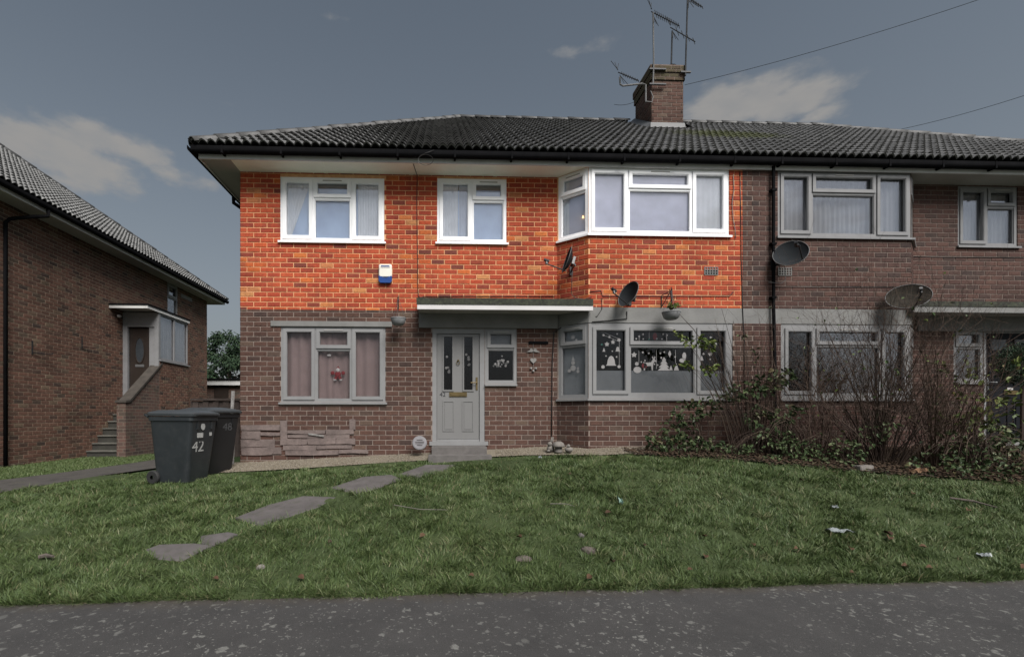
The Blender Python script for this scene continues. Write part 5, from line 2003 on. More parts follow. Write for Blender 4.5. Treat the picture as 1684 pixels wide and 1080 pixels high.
for h, px, py, Y in ((house_a, 1169, 446, YB), (house_b, 1290, 447, YB)):
    c = at_y(px, py, Y)
    mb = MB()
    w_, h_ = 0.112, 0.062
    mb.box((c.x - w_, Y - 0.0065, c.z - h_), (c.x + w_, Y + 0.01, c.z + h_))
    ab = mb.build('air_brick', M['room'], h)
    mb = MB()
    for k in range(6):
        x = c.x - w_ + 2 * w_ * k / 5
        mb.box((x - 0.007, Y - 0.016, c.z - h_), (x + 0.007, Y - 0.008, c.z + h_))
    for k in range(4):
        z = c.z - h_ + 2 * h_ * k / 3
        mb.box((c.x - w_, Y - 0.0155, z - 0.006), (c.x + w_, Y - 0.0085, z + 0.006))
    mb.build('grille', M['concrete'], ab)

M['dish'] = simple('dark_grey_dish', (0.022, 0.025, 0.028), 0.8, 0.12, 7.0, spec=0.1)
M['dish_old'] = simple('stained_mesh_dish', (0.028, 0.025, 0.021), 0.85, 0.35, 9.0, spec=0.08, dirt=(0.05, 0.038, 0.024), dirt_amt=0.5)
M['dish_rim'] = simple('pale_dish_rim', (0.10, 0.10, 0.10), 0.5, 0.1)


def sat_dish(label, c, normal, w, h, wall_pt, mat, roll=0.0):
    c, nrm = Vector(c), Vector(normal).normalized()
    t = thing('satellite_dish', label, 'satellite dish', wall_pt, 'satellite dishes on the house fronts')
    up = (Vector((0, 0, 1)) - nrm * nrm.z).normalized()
    sx = up.cross(nrm)
    up, sx = up * math.cos(roll) + sx * math.sin(roll), sx * math.cos(roll) - up * math.sin(roll)
    mb = MB()
    n, m = 36, 8
    for side, off in ((0, 0.0), (1, -0.004)):
        for i in range(m + 1):
            r = i / m
            for k in range(n):
                a = 2 * math.pi * k / n
                p = c + sx * (w / 2 * r * math.cos(a)) + up * (h / 2 * r * math.sin(a)) + nrm * (0.075 * r * r - 0.075 + off)
                mb.v.append(tuple(p))
    for s in (0, 1):
        b0 = s * (m + 1) * n
        for i in range(m):
            for k in range(n):
                k2 = (k + 1) % n
                f = (b0 + i * n + k, b0 + i * n + k2, b0 + (i + 1) * n + k2, b0 + (i + 1) * n + k)
                mb.f.append(f if s == 0 else f[::-1])
    mb.build('reflector', mat, t, smooth=True)
    mb = MB()
    mb.tube([c + sx * (w / 2 * math.cos(a)) + up * (h / 2 * math.sin(a)) for a in frange(0, 2 * math.pi, 33)], 0.006, 5, cap=False)
    mb.build('rim', M['dish_rim'], t, smooth=True)
    mb = MB()
    foot = c - up * (h * 0.47) - nrm * 0.04
    head = c + nrm * 0.36 - up * (h * 0.42)
    mb.tube([foot, head - nrm * 0.03], 0.011, 6)
    mb.tube([head - nrm * 0.07 - up * 0.005, head + up * 0.05 - nrm * 0.04], 0.018, 6)
    mb.build('arm', M['black'], t)
    mb = MB()
    mb.tube([head + up * 0.05 - nrm * 0.09, head + up * 0.06 + nrm * 0.0], [0.03, 0.024], 10)
    mb.build('receiver', M['black'], t)
    mb = MB()
    bk = c - nrm * 0.108
    wp = Vector(wall_pt)
    mb.tube([bk, bk - nrm * 0.05 - up * 0.05, Vector((bk.x * 0.5 + wp.x * 0.5, bk.y * 0.4 + wp.y * 0.6, wp.z)), wp], 0.016, 8)
    mb.obox(bk, sx * 0.05, up * 0.07, nrm * 0.02)
    mb.box((wp.x - 0.04, wp.y - 0.012, wp.z - 0.08), (wp.x + 0.04, wp.y + 0.004, wp.z + 0.08))
    mb.build('mount', M['black'], t)
    return t


c = at_y(932, 427, 7.66)
sat_dish('small grey satellite dish seen edge-on beside the upper bay window', c, (-0.93, 0.05, 0.30), 0.40, 0.44, PB.p(0.28, c.z - 0.1, 0.004), M['dish'], -0.25)
c = at_y(1033, 483, 7.45)
sat_dish('grey satellite dish with white receiver on the orange bay brickwork', c, (-0.72, -0.30, 0.36), 0.40, 0.46, (c.x + 0.12, YB - 0.008, c.z - 0.05), M['dish'], -0.3)
c = at_y(1300, 416, 7.45)
sat_dish('grey satellite dish under the upper bay window of the right house', c, (-0.60, -0.62, 0.42), 0.47, 0.52, (c.x - 0.10, YB - 0.008, c.z - 0.12), M['dish'], -0.75)
c = at_y(1494, 487, 7.42)
sat_dish('brown stained satellite dish hanging low beside the right canopy', c, (-0.42, -0.75, 0.42), 0.60, 0.46, (8.02, YB - 0.008, c.z - 0.05), M['dish_old'], -0.25)

# hanging basket brackets
M['basket'] = simple('pale_grey_basket', (0.20, 0.205, 0.21), 0.7, 0.15, 20.0)
for px, pya, pyb, Y, lab, wd in ((655, 490, 528, YF, 'pale hanging basket on black bracket between alarm box and white door', 0.125), (1104, 478, 518, YB, 'grey hanging basket with trailing greenery above the ground-floor bay window', 0.14)):
    top = at_y(px, pya, Y)
    c = at_y(px, pyb, Y - 0.26)
    t = thing('hanging_basket', lab, 'hanging basket', top, 'hanging baskets on the house')
    mb = MB()
    mb.box((top.x - 0.011, Y - 0.016, top.z - 0.20), (top.x + 0.011, Y - 0.004, top.z + 0.02))
    e = Vector((c.x, Y - 0.26, top.z - 0.02))
    mb.tube([(top.x, Y - 0.01, top.z), e], 0.007, 6)
    mb.tube([(top.x, Y - 0.01, top.z - 0.18), (c.x, Y - 0.2, top.z - 0.03)], 0.006, 6)
    mb.tube([e, e + Vector((0, -0.02, -0.03)), e + Vector((0, 0, -0.04))], 0.006, 6)
    mb.build('bracket', M['black'], t)
    ct = Vector((c.x, c.y, c.z + 0.04))
    mb = MB()
    for k in range(3):
        a = 2 * math.pi * k / 3 + 0.4
        mb.tube([e + Vector((0, 0, -0.035)), ct + Vector((wd * math.cos(a), wd * math.sin(a), 0))], 0.0025, 4)
    mb.build('chain', M['steel'], t)
    mb = MB()
    mb.lathe([(wd * 1.04, 0.0), (wd * 1.05, 0.012), (wd * 0.97, 0.012), (wd * 0.95, -0.02), (wd * 0.8, -0.075), (wd * 0.55, -0.105), (0.001, -0.11)], ct, 22)
    mb.lathe([(wd * 1.0, -0.0), (wd * 0.97, -0.03), (wd * 0.82, -0.085), (wd * 0.56, -0.112), (0.001, -0.116)], ct, 22)
    mb.build('bowl', M['basket'], t, smooth=True)
    mb = MB()
    mb.lathe([(0.001, -0.005), (wd * 0.94, -0.008)], ct, 16)
    mb.build('compost', M['bed_soil'], t)
# a second, empty triangular bracket shape beside the basket of the bay
c = at_y(1094, 490, YB)
mb = MB()
for a, b in (((1088, 505), (1088, 486)), ((1088, 486), (1103, 478)), ((1088, 505), (1103, 478))):
    A, B = at_y(*a, YB - 0.02), at_y(*b, YB - 0.14 if b[0] > 1090 else YB - 0.02)
    mb.tube([A, B], 0.007, 6)
tag(mb.build('wall_bracket', M['black']), 'empty black triangular bracket on the orange bay wall', 'bracket')


def pix_path(pts, Y, sag=0.0):
    return [at_y(u, v, Y if len(r) == 0 else r[0]) for (u, v, *r) in pts]


def cable(label, pts, Y, r=0.006, name='wall_cable', mat='cable', cat='cable', group='cables clipped to the brickwork'):
    mb = MB()
    mb.tube(pix_path(pts, Y), r, 6)
    return tag(mb.build(name, M[mat], smooth=True), label, cat, group)


Yc = YF - 0.014
cable('thin black cable dropping from the eaves left of the upper two-pane window', [(680, 270, 7.70), (682, 277, 7.8), (686, 288), (685.5, 330), (686, 385), (687, 430), (687, 470), (688, 487), (692, 489), (698, 487.5), (760, 487), (840, 487), (912, 487.5)], Yc)
cable('black cable running along the top of the bay brick to the right', [(970, 480), (988, 478), (991, 487), (1040, 487), (1100, 487), (1200, 487), (1206, 480)], YB - 0.012)
cable('black cable looping below the edge-on satellite dish', [(941, 440, 7.7), (940, 470, 7.75), (940, 484, 7.76), (947, 491, 7.74), (962, 492, 7.7), (973, 488, 7.69)], 7.7)
cable('black cable drooping over the white ring beam into the corner by the door', [(1031, 512), (1031, 524), (1000, 527), (976, 529), (950, 532, 7.85), (925, 537, 8.06), (911, 546, 8.085), (908, 600, 8.085), (907.5, 660, 8.085), (907, 718, 8.085)], YB - 0.012, 0.009)
cable('black cable hanging from the end of the orange brick bay down the pier', [(990, 490), (990, 508), (982, 520), (960, 526, 7.8), (930, 534, 8.0)], YB - 0.015, 0.005)
cable('dark cable running straight down the party line between the houses', [(1217, 282), (1218, 340), (1219, 420), (1221, 500), (1224, 560), (1224, 640)], YB - 0.012, 0.007)
cable('loose white cable dangling beside the upper bay window', [(1206, 287), (1207, 310), (1204, 335), (1206, 362), (1209, 378), (1210, 392)], YB - 0.02, 0.006, mat='peeling')
cable('white cable loop hanging below the dish on the right house', [(1277, 424), (1283, 442), (1290, 436), (1292, 460), (1285, 466), (1264, 464)], YB - 0.1, 0.005, mat='dish_rim')
cable('dark horizontal cable along the right house between the dishes', [(1272, 472), (1350, 472), (1440, 472), (1496, 473)], YB - 0.012, 0.005)
cable('dark horizontal cable under the small upper window of the right house', [(1500, 422), (1560, 423), (1620, 423), (1684, 424)], YF - 0.012, 0.006)
cable('black wire loop hanging from the gutter above the upper two-pane window', [(690, 256), (700, 252), (714, 247)], 7.53, 0.004, name='gutter_wire')
mb = MB()
cc = at_y(700, 262, 7.52)
mb.tube([cc + Vector((0.12 * math.cos(t), 0, 0.085 * math.sin(t) - 0.01)) for t in frange(0, 2 * math.pi, 22)], 0.004, 5, cap=False)
tag(mb.build('gutter_wire', M['cable']), 'coil of black wire hooked on the gutter over the orange wall', 'wire')

# ornament on the wall by the bay
c = at_y(877, 580, YF - 0.02)
t = thing('wall_ornament', 'white wooden bird and heart ornament hanging on the brown brick by the door', 'ornament', c)
M['orn'] = simple('white_painted_wood', (0.24, 0.23, 0.22), 0.7, 0.1)
OP = Panel(c.x - 1, YF, c.x + 1, YF)
f2 = lambda x, z: OP.p(1 + x, c.z + z, 0.02)
mb = MB()
OP.box(mb, 0.92, 1.26, zy(887, 565.5, YF), zy(887, 561.5, YF), 0.008, 0.03)
mb.build('hanging_bar', M['gutter'], t)
for sx in (-1, 1):
    mb = MB()
    dz = zy(877, 577, YF) - c.z
    mb.prism([(sx * x, dz + z) for x, z in ((0.0, 0.0), (0.02, 0.035), (0.04, 0.042), (0.055, 0.03), (0.06, 0.01), (0.12, -0.02), (0.06, -0.022), (0.02, -0.02))], f2, OP.n * 0.01)
    mb.build('bird', M['orn'], t, fixn=True)
mb = MB()
dz = zy(877, 593, YF) - c.z
mb.prism([(0.055 * (16 * math.sin(a) ** 3) / 16, dz + 0.055 * (13 * math.cos(a) - 5 * math.cos(2 * a) - 2 * math.cos(3 * a) - math.cos(4 * a)) / 16) for a in frange(0, 2 * math.pi * 23 / 24, 24)], f2, OP.n * 0.012)
mb.build('heart', M['orn'], t, fixn=True)
mb = MB()
for x, py in ((-0.04, 606), (0.045, 606), (0.0, 610)):
    mb.ball(OP.p(1 + x, zy(877, py, YF), 0.025), 0.022, 10)
mb.build('beads', M['orn'], t, smooth=True)
mb = MB()
mb.tube([OP.p(1, zy(877, 564, YF), 0.022), OP.p(1, zy(877, 606, YF), 0.022)], 0.003, 4)
mb.build('string', M['orn'], t)

# things standing at the wall foot
c = at_y(690, 728, 7.86)
t = thing('round_plaque', 'round pale plaque leaning against the brick left of the door step', 'plaque', (c.x, c.y, c.z - 0.11))
mb = MB()
ax = Vector((0.05, -0.95, 0.30))
mb.lathe([(0.001, 0.018), (0.10, 0.018), (0.118, 0.014), (0.124, 0.0), (0.118, -0.012), (0.001, -0.012)], c, 32, ax)
mb.build('disc', simple('pale_stone_plaque', (0.16, 0.155, 0.165), 0.6, 0.15, 20.0), t, smooth=False)
mb = MB()
ez = ax.normalized()
ex = Vector((1, 0.05, 0)).normalized()
ey = ez.cross(ex)
for k, (w_, dz) in enumerate(((0.05, 0.045), (0.075, 0.012), (0.07, -0.014), (0.045, -0.045))):
    mb.obox(c + ez * 0.019 + ey * dz, ex * w_, ey * 0.006, ez * 0.001)
mb.build('scribed_lines', M['room'], t)
M['stone'] = simple('pale_reconstituted_stone', (0.165, 0.15, 0.135), 0.85, 0.2, 16.0, bumps=0.3)
gz_ = lambda x, y: ground_z(x, y) + 0.05
c = at_y(921, 735, 7.55)
x, y = c.x - 0.01, 7.62
t = thing('stone_toadstool', 'pale stone toadstool ornament in the gravel by the bay corner', 'ornament', (x, y, gz_(x, y)))
mb = MB()
mb.lathe([(0.07, 0.0), (0.06, 0.05), (0.055, 0.1)], (x, y, gz_(x, y)), 14)
mb.build('stalk', M['stone'], t, smooth=True)
mb = MB()
mb.lathe([(0.05, 0.085), (0.10, 0.08), (0.105, 0.10), (0.085, 0.145), (0.045, 0.17), (0.001, 0.176)], (x, y, gz_(x, y)), 18)
mb.build('cap', M['stone'], t, smooth=True)
x, y = at_y(907, 735, 7.6).x, 7.66
t = thing('stone_rabbit', 'pale stone rabbit ornament with raised ear beside the toadstool', 'ornament', (x, y, gz_(x, y)))
g = gz_(x, y)
mb = MB()
mb.ball((x, y, g + 0.055), 0.065, 14, (1.0, 0.8, 0.9))
mb.ball((x - 0.02, y - 0.02, g + 0.13), 0.038, 12, (1.1, 0.9, 1))
mb.ball((x - 0.045, y - 0.035, g + 0.02), 0.025, 8, (1.2, 1, .8))
mb.build('body', M['stone'], t, smooth=True)
for dx_ in (0.0, 0.022):
    mb = MB()
    mb.tube([(x - 0.01 + dx_, y - 0.01, g + 0.15), (x + 0.012 + dx_, y, g + 0.20), (x + 0.02 + dx_, y, g + 0.25)], [0.012, 0.014, 0.005], 8)
    mb.build('ear', M['stone'], t, smooth=True)
x, y = at_y(936, 737, 7.5).x, 7.52
t = thing('stone_duck', 'small pale stone bird ornament right of the toadstool', 'ornament', (x, y, gz_(x, y)))
g = gz_(x, y)
mb = MB()
mb.ball((x, y, g + 0.045), 0.06, 14, (1.15, 0.8, 0.75))
mb.ball((x - 0.01, y - 0.01, g + 0.105), 0.03, 12, (1, 1, 1))
mb.build('body', M['stone'], t, smooth=True)
mb = MB()
mb.tube([(x - 0.03, y - 0.02, g + 0.105), (x - 0.055, y - 0.03, g + 0.1)], [0.012, 0.004], 6)
mb.build('beak', M['stone'], t)

# ------------------------------------------------------------------ television aerials on the chimney
M['alu'] = simple('weathered_aluminium', (0.018, 0.019, 0.021), 0.5, 0.3, 14.0, metal=0.3)
M['pale_pole'] = simple('pale_corroded_pole', (0.13, 0.13, 0.13), 0.6, 0.4, 18.0, dirt=(0.05, 0.045, 0.04), dirt_amt=0.6)


def aerial(label, mast, head, boom_end, n_el, el_len, pole_mat, Y, extra=None):
    pts = [at_y(u, v, Y) for u, v in mast]
    t = thing('television_aerial', label, 'aerial', pts[0], 'aerials on the chimney')
    mb = MB()
    mb.tube(pts, 0.019, 8)
    mb.build('mast', pole_mat, t)
    a, b = at_y(*head, Y - 0.02), at_y(*boom_end, Y - 0.55)
    d = (b - a).normalized()
    mb = MB()
    mb.tube([a - d * 0.12, b], 0.011, 6)
    mb.build('boom', M['alu'], t)
    cr = d.cross(Vector((0, 0, 1))).normalized()
    tilt = (cr * 0.55 + Vector((0, 0, 0.85))).normalized()
    for k in range(n_el):
        p = a.lerp(b, (k + 0.8) / n_el)
        mb = MB()
        L = el_len * (1 - 0.35 * k / n_el)
        mb.tube([p - tilt * L, p + tilt * L], 0.007, 5)
        mb.build('element', M['alu'], t)
    for s in (-1, 1):
        mb = MB()
        p = a - d * 0.06
        for q in (-1, 0, 1):
            o = tilt * (s * 0.06) + d * (0.02 * q)
            mb.tube([p + o + cr * (0.02), p + o * 4.2 + cr * (0.16 * q)], 0.006, 5)
        mb.build('reflector', M['alu'], t)
    if extra:
        extra(t)
    return t


YA = CHY0 - 0.08
aerial('tall pale-poled aerial with dense elements at the left edge of the chimney', [(1074, 140), (1075, 100), (1074, 22)], (1076, 22), (1117, 43), 12, 0.085, M['pale_pole'], YA)
aerial('short aerial with a bare boom standing between the chimney pots', [(1104, 106), (1105.5, 52)], (1107, 48), (1143, 69), 4, 0.10, M['alu'], CHY0 + 0.2)
aerial('tallest aerial on the right of the chimney, cut by the top edge', [(1127, 125), (1129, 60), (1131, -8)], (1133, -2), (1155, 12), 6, 0.08, M['alu'], YA)


def low_arm(t):
    mb = MB()
    mb.tube([at_y(1019, 127, YA), at_y(1020, 139, YA), at_y(1024, 141.5, YA), at_y(1056, 138, YA), at_y(1062, 140, YA), at_y(1062, 167, YA)], 0.02, 8)
    mb.tube([at_y(1062, 167, YA), at_y(1072, 168, YA), at_y(1074, 160, YA), at_y(1070, 150, YA)], 0.012, 6)
    mb.build('cranked_arm', M['pale_pole'], t)


aerial('low aerial on a cranked white arm at the left side of the chimney', [(1062, 168), (1062, 140)], (1021, 121), (1050, 133), 8, 0.055, M['pale_pole'], YA, low_arm)
mb = MB()
for z in (CZ1 - 0.15, CZ1 - 0.5):
    mb.box((CHX0 - 0.09, CHY0 - 0.1, z), (CHX0 + 0.3, CHY0 - 0.055, z + 0.03))
mb.box((CHX1 - 0.1, CHY0 - 0.1, CZ1 - 0.2), (CHX1 + 0.14, CHY0 - 0.055, CZ1 - 0.17))
tag(mb.build('lashing_bracket', M['alu']), 'steel lashing brackets holding the aerial masts on the chimney', 'bracket')

# overhead wires, sagging
for lab, a, b, Ya, Yb in (('upper overhead telephone wire slanting to the top right of the sky', (1126, 140), (1650, -14), 11.5, 9.0), ('lower overhead telephone wire meeting the roof at the right', (1440, 221), (1760, 132), 13.0, 9.5), ('faint overhead wire left of the chimney', (1010, 172), (1060, 158), 13.0, 12.6)):
    A, B = at_y(*a, Ya), at_y(*b, Yb)
    mb = MB()
    mb.tube([A.lerp(B, t_) - Vector((0, 0, 0.10 * 4 * t_ * (1 - t_))) for t_ in frange(0, 1, 14)], 0.0055, 5)
    tag(mb.build('overhead_wire', M['alu']), lab, 'wire', 'overhead wires')

# ------------------------------------------------------------------ stepping stones
def poly_prism(name, pts, top, thick, mat):
    mb = MB()
    n = len(pts)
    c = Vector((sum(p[0] for p in pts) / n, sum(p[1] for p in pts) / n, 0))
    up = [Vector((p[0], p[1], ground_z(p[0], p[1]) + top)) for p in pts]
    ins = [Vector((c.x + (p.x - c.x) * 0.97, c.y + (p.y - c.y) * 0.97, p.z + 0.006)) for p in up]
    lo = [Vector((p.x, p.y, p.z - thick)) for p in up]
    mb.v = [tuple(p) for p in ins + up + lo]
    mb.f = [tuple(range(n))] + [(i, n + i, n + (i + 1) % n, (i + 1) % n) for i in range(n)] + [(n + i, 2 * n + i, 2 * n + (i + 1) % n, n + (i + 1) % n) for i in range(n)]
    return mb.build(name, mat, fixn=True)


M['slab'] = simple('worn_grey_slab', (0.09, 0.081, 0.08), 0.85, 0.22, 5.0, bumps=0.35, bscale=90, dirt=(0.045, 0.05, 0.028), dirt_amt=0.55)
SLABS = [([(243, 907), (262, 900), (318, 898), (346, 901), (322, 912), (300, 924), (262, 921)], 'grey stepping slab nearest the pavement in the lawn'),
         ([(331, 885), (374, 879), (389, 882), (368, 892), (352, 898), (333, 896)], 'small stepping slab touching the nearest one in the lawn'),
         ([(393, 852), (440, 834), (498, 820), (550, 822), (524, 836), (470, 852), (432, 864)], 'long stepping slab in the middle of the lawn path'),
         ([(548, 803), (598, 787), (642, 784), (658, 790), (620, 804), (585, 812)], 'fourth stepping slab towards the white door'),
         ([(658, 781), (700, 767), (746, 767), (726, 777), (690, 784)], 'stepping slab closest to the white door step')]
SLAB_POLYS = []
for pix, lab in SLABS:
    pts = [at_ground(*q) for q in pix][::-1]
    pts = [(p.x, p.y) for p in pts]
    cx_s, cy_s = sum(q[0] for q in pts) / len(pts), sum(q[1] for q in pts) / len(pts)
    pts = [(cx_s + (q[0] - cx_s) * 1.06, cy_s + (q[1] - cy_s) * 1.12) for q in pts]
    SLAB_POLYS.append(pts)
    tag(poly_prism('stepping_slab', pts, 0.017, 0.06, M['slab']), lab, 'paving slab', 'stepping slabs to the front door')

# ------------------------------------------------------------------ grass
nrng = np.random.default_rng(11)


def np_ground(x, y):
    H = 0.36 + 0.495 * np.clip((x + 7.0) / 10.0, 0, 1)
    y0 = lawn_y0(x)
    u = np.clip((y - y0) / (7.82 - y0), 0, 1)
    return H * (1 - (1 - u) ** 1.5)


def np_in_poly(x, y, poly, grow=1.0):
    cx, cy = sum(p[0] for p in poly) / len(poly), sum(p[1] for p in poly) / len(poly)
    pp = [(cx + (a - cx) * grow, cy + (b - cy) * grow) for a, b in poly]
    ins = np.zeros(x.shape, bool)
    for (x0, y0), (x1, y1) in zip(pp, pp[1:] + pp[:1]):
        c = ((y0 > y) != (y1 > y)) & (x < (x1 - x0) * (y - y0) / (y1 - y0 + 1e-12) + x0)
        ins ^= c
    return ins


def np_pix(x, y, z):
    c, s = math.cos(YAW), math.sin(YAW)
    dep = y * c + x * s
    return PX + FPX * (x * c - y * s) / dep, PY_ - FPX * (z - CAM_H) / dep


def wob(x, y, f, ph):
    return np.sin(f * x + ph) * np.cos(f * 0.83 * y + 1.7 * ph) + 0.5 * np.sin(2.3 * f * x - 1.9 * f * y + ph) + 0.4 * np.cos(3.7 * f * y + 1.3 * f * x + 2 * ph)


def lawn_y0(x):
    return 3.80 + 0.03 * np.clip(x, -12.0, 14.0) + 0.012 * np.sin(2.3 * x) + 0.010 * np.sin(5.9 * x + 1.0)


def scatter(n, x0, x1, y0, y1, near_bias=1.0):
    x = nrng.uniform(x0, x1, n)
    y = y0 + (y1 - y0) * nrng.uniform(0, 1, n) ** near_bias
    z = np_ground(x, y)
    u, v = np_pix(x, y, z)
    k = (u > -70) & (u < 1760) & (y > 0.5)
    x, y = x[k], y[k]
    k = y > lawn_y0(x) - 0.01 + nrng.normal(0, 0.03, len(x)) + 0.03 * np.sin(9 * x) * np.sin(3.1 * x)
    return x[k], y[k]


def off_limits(x, y, margin=0.0):
    gf = np.array([GRAV_FRONT(a) for a in x]) + nrng.normal(0, 0.025, len(x))
    bad = (x > -3.62) & (x < 4.6) & (y > gf)
    bf = np.array([bed_front(a) for a in x]) + nrng.normal(0.05, 0.12, len(x))
    bad |= y > bf
    for p in SLAB_POLYS:
        bad |= np_in_poly(x, y, p, 0.94)
    path = [(p[0], p[1]) for p in PATH_L] + [(p[0], p[1]) for p in PATH_R[::-1]]
    bad |= np_in_poly(x, y, path)
    bad |= (x > -0.2) & (x < 0.98) & (y > 7.46)
    bad |= (x < NX) & (y > 9.2)
    bad |= (x > XL) & (y > 8.0)
    return bad


def blades(x, y, hgt, wid, lean_dir, lean, tint, name, mat, parent=None):
    n = len(x)
    z = np_ground(x, y) - 0.006
    a = nrng.uniform(0, 2 * np.pi, n)
    wx, wy = np.cos(a) * wid, np.sin(a) * wid
    dx, dy = np.cos(lean_dir) * lean * hgt, np.sin(lean_dir) * lean * hgt
    hz = hgt * np.sqrt(np.clip(1 - 0.6 * lean ** 2, 0.12, 1))
    co = np.empty((n, 5, 3), np.float32)
    co[:, 0] = np.stack([x - wx, y - wy, z], 1)
    co[:, 1] = np.stack([x + wx, y + wy, z], 1)
    co[:, 2] = np.stack([x + 0.85 * wx + 0.35 * dx, y + 0.85 * wy + 0.35 * dy, z + hz * 0.58], 1)
    co[:, 3] = np.stack([x - 0.85 * wx + 0.35 * dx, y - 0.85 * wy + 0.35 * dy, z + hz * 0.58], 1)
    co[:, 4] = np.stack([x + dx, y + dy, z + hz], 1)
    me = bpy.data.meshes.new(name)
    me.vertices.add(5 * n)
    me.vertices.foreach_set('co', co.ravel())
    base = (np.arange(n) * 5)[:, None]
    loops = (base + np.array([0, 1, 2, 3, 3, 2, 4])[None]).astype(np.int32)
    me.loops.add(7 * n)
    me.loops.foreach_set('vertex_index', loops.ravel())
    me.polygons.add(2 * n)
    st = (np.arange(n) * 7)[:, None] + np.array([0, 4])[None]
    me.polygons.foreach_set('loop_start', st.ravel().astype(np.int32))
    try:
        me.polygons.foreach_set('loop_total', np.tile(np.array([4, 3], np.int32), n))
    except Exception:
        pass
    at = me.attributes.new('tint', 'FLOAT', 'POINT')
    at.data.foreach_set('value', np.repeat(tint, 5).astype(np.float32))
    me.polygons.foreach_set('use_smooth', np.ones(2 * n, bool))
    me.materials.append(mat)
    me.update(calc_edges=True)
    o = bpy.data.objects.new(name, me)
    return link(o, parent)


def blade_mat(name, stops):
    m, nt, b, out = new_mat(name)
    a = nd(nt, 'ShaderNodeAttribute', attribute_name='tint')
    c = ramp(nt, a.outputs['Fac'], stops)
    nt.links.new(c, b.inputs['Base Color'])
    b.inputs['Roughness'].default_value = 0.55
    b.inputs['Specular IOR Level'].default_value = 0.3
    return m


M['grass'] = blade_mat('meadow_grass', [(0.0, (0.034, 0.056, 0.018)), (0.35, (0.060, 0.094, 0.030)), (0.65, (0.096, 0.132, 0.046)), (0.85, (0.150, 0.170, 0.082)), (0.94, (0.18, 0.175, 0.095)), (1.0, (0.22, 0.185, 0.11))])
x, y = scatter(520000, -9.2, 12.0, 3.7, 8.2, 1.35)
k = ~off_limits(x, y)
x, y = x[k], y[k]
cl = wob(x, y, 3.1, 0.4) * 0.5 + wob(x, y, 8.3, 1.9) * 0.35 + wob(x, y, 19.0, 2.2) * 0.3
bare = np.clip(wob(x, y, 1.9, 5.3) - 1.05, 0, 1)
keep = nrng.uniform(0, 1, len(x)) < np.clip(0.78 + 0.25 * cl - 0.9 * bare, 0.12, 1)
x, y, cl = x[keep], y[keep], cl[keep]
n = len(x)
edge = np.clip((y - lawn_y0(x)) / 0.35, 0.0, 1)
far = np.clip((7.75 - y) / 0.8, 0.45, 1)
h = (0.036 + 0.010 * cl + nrng.gamma(2.0, 0.011, n)) * (0.6 + 0.4 * edge) * far
h = np.clip(h, 0.018, 0.14)
ld = wob(x, y, 2.3, 3.0) * 2.2 + wob(x, y, 7.0, 5.0) * 1.3 + nrng.normal(0, 0.9, n)
lean = np.clip(nrng.normal(0.75, 0.3, n) + 0.12 * wob(x, y, 5.0, 0.9), 0.05, 1.6)
tint = np.clip(0.42 + 0.09 * wob(x, y, 1.4, 0.7) + 0.05 * wob(x, y, 0.6, 2.7) + 0.05 * cl + nrng.normal(0, 0.17, n), 0, 0.9)
dry = nrng.uniform(0, 1, n) < 0.05 + 0.05 * (wob(x, y, 4.0, 4.4) > 0.6)
tint = np.where(dry, nrng.uniform(0.9, 1.0, n), tint)
# longer tussocks scattered through the sward, thickest near the pavement
tx = nrng.uniform(-7.5, 9.0, 1500)
ty = lawn_y0(tx) + 0.02 + 3.6 * nrng.uniform(0, 1, 1500) ** 1.9
per = 75
bx_ = np.repeat(tx, per) + nrng.normal(0, 0.035, 1500 * per)
by_ = np.repeat(ty, per) + nrng.normal(0, 0.03, 1500 * per)
dirs = np.arctan2(by_ - np.repeat(ty, per), bx_ - np.repeat(tx, per)) + nrng.normal(0, 0.5, len(bx_))
th = np.repeat(nrng.uniform(0.06, 0.115, 1500), per) * nrng.uniform(0.55, 1.15, len(bx_))
tt = np.clip(np.repeat(nrng.normal(0.5, 0.14, 1500), per) + nrng.normal(0, 0.12, len(bx_)), 0, 0.9)
uu, vv = np_pix(bx_, by_, np_ground(bx_, by_))
k = (uu > -70) & (uu < 1760)
bx_, by_, dirs, th, tt = bx_[k], by_[k], dirs[k], th[k], tt[k]
k = ~off_limits(bx_, by_) & (by_ > lawn_y0(bx_) - 0.03)
m_ = int(k.sum())
# ragged fringe hanging over the pavement edge
ex_ = nrng.uniform(-4.6, 6.0, 16000)
ey_ = lawn_y0(ex_) + np.abs(nrng.normal(0, 0.035, 16000)) - 0.015
eh = nrng.gamma(2.2, 0.022, 16000).clip(0.02, 0.15) * (0.7 + 0.5 * np.clip(wob(ex_, ey_, 6.0, 0.3), -0.8, 1))
x = np.concatenate([x, bx_[k], ex_])
y = np.concatenate([y, by_[k], ey_])
h = np.concatenate([h, th[k], eh.clip(0.015, 0.15)])
ld = np.concatenate([ld, dirs[k], nrng.normal(-1.57, 0.8, 16000)])
lean = np.concatenate([lean, np.clip(nrng.normal(0.9, 0.3, m_), 0.2, 1.7), np.clip(nrng.normal(1.0, 0.35, 16000), 0.2, 1.8)])
tint = np.concatenate([tint, tt[k], np.clip(nrng.normal(0.5, 0.2, 16000) + 0.4 * (nrng.uniform(0, 1, 16000) < 0.12), 0, 1)])
n = len(x)
g = blades(x, y, h, np.clip(0.0016 + 0.0006 * y, 0.003, 0.007) * nrng.uniform(0.6, 1.2, n) * 0.75, ld, lean, tint, 'lawn_grass', M['grass'])
tag(g, 'rough tufted green lawn grass climbing from pavement to house', 'grass', kind='stuff')
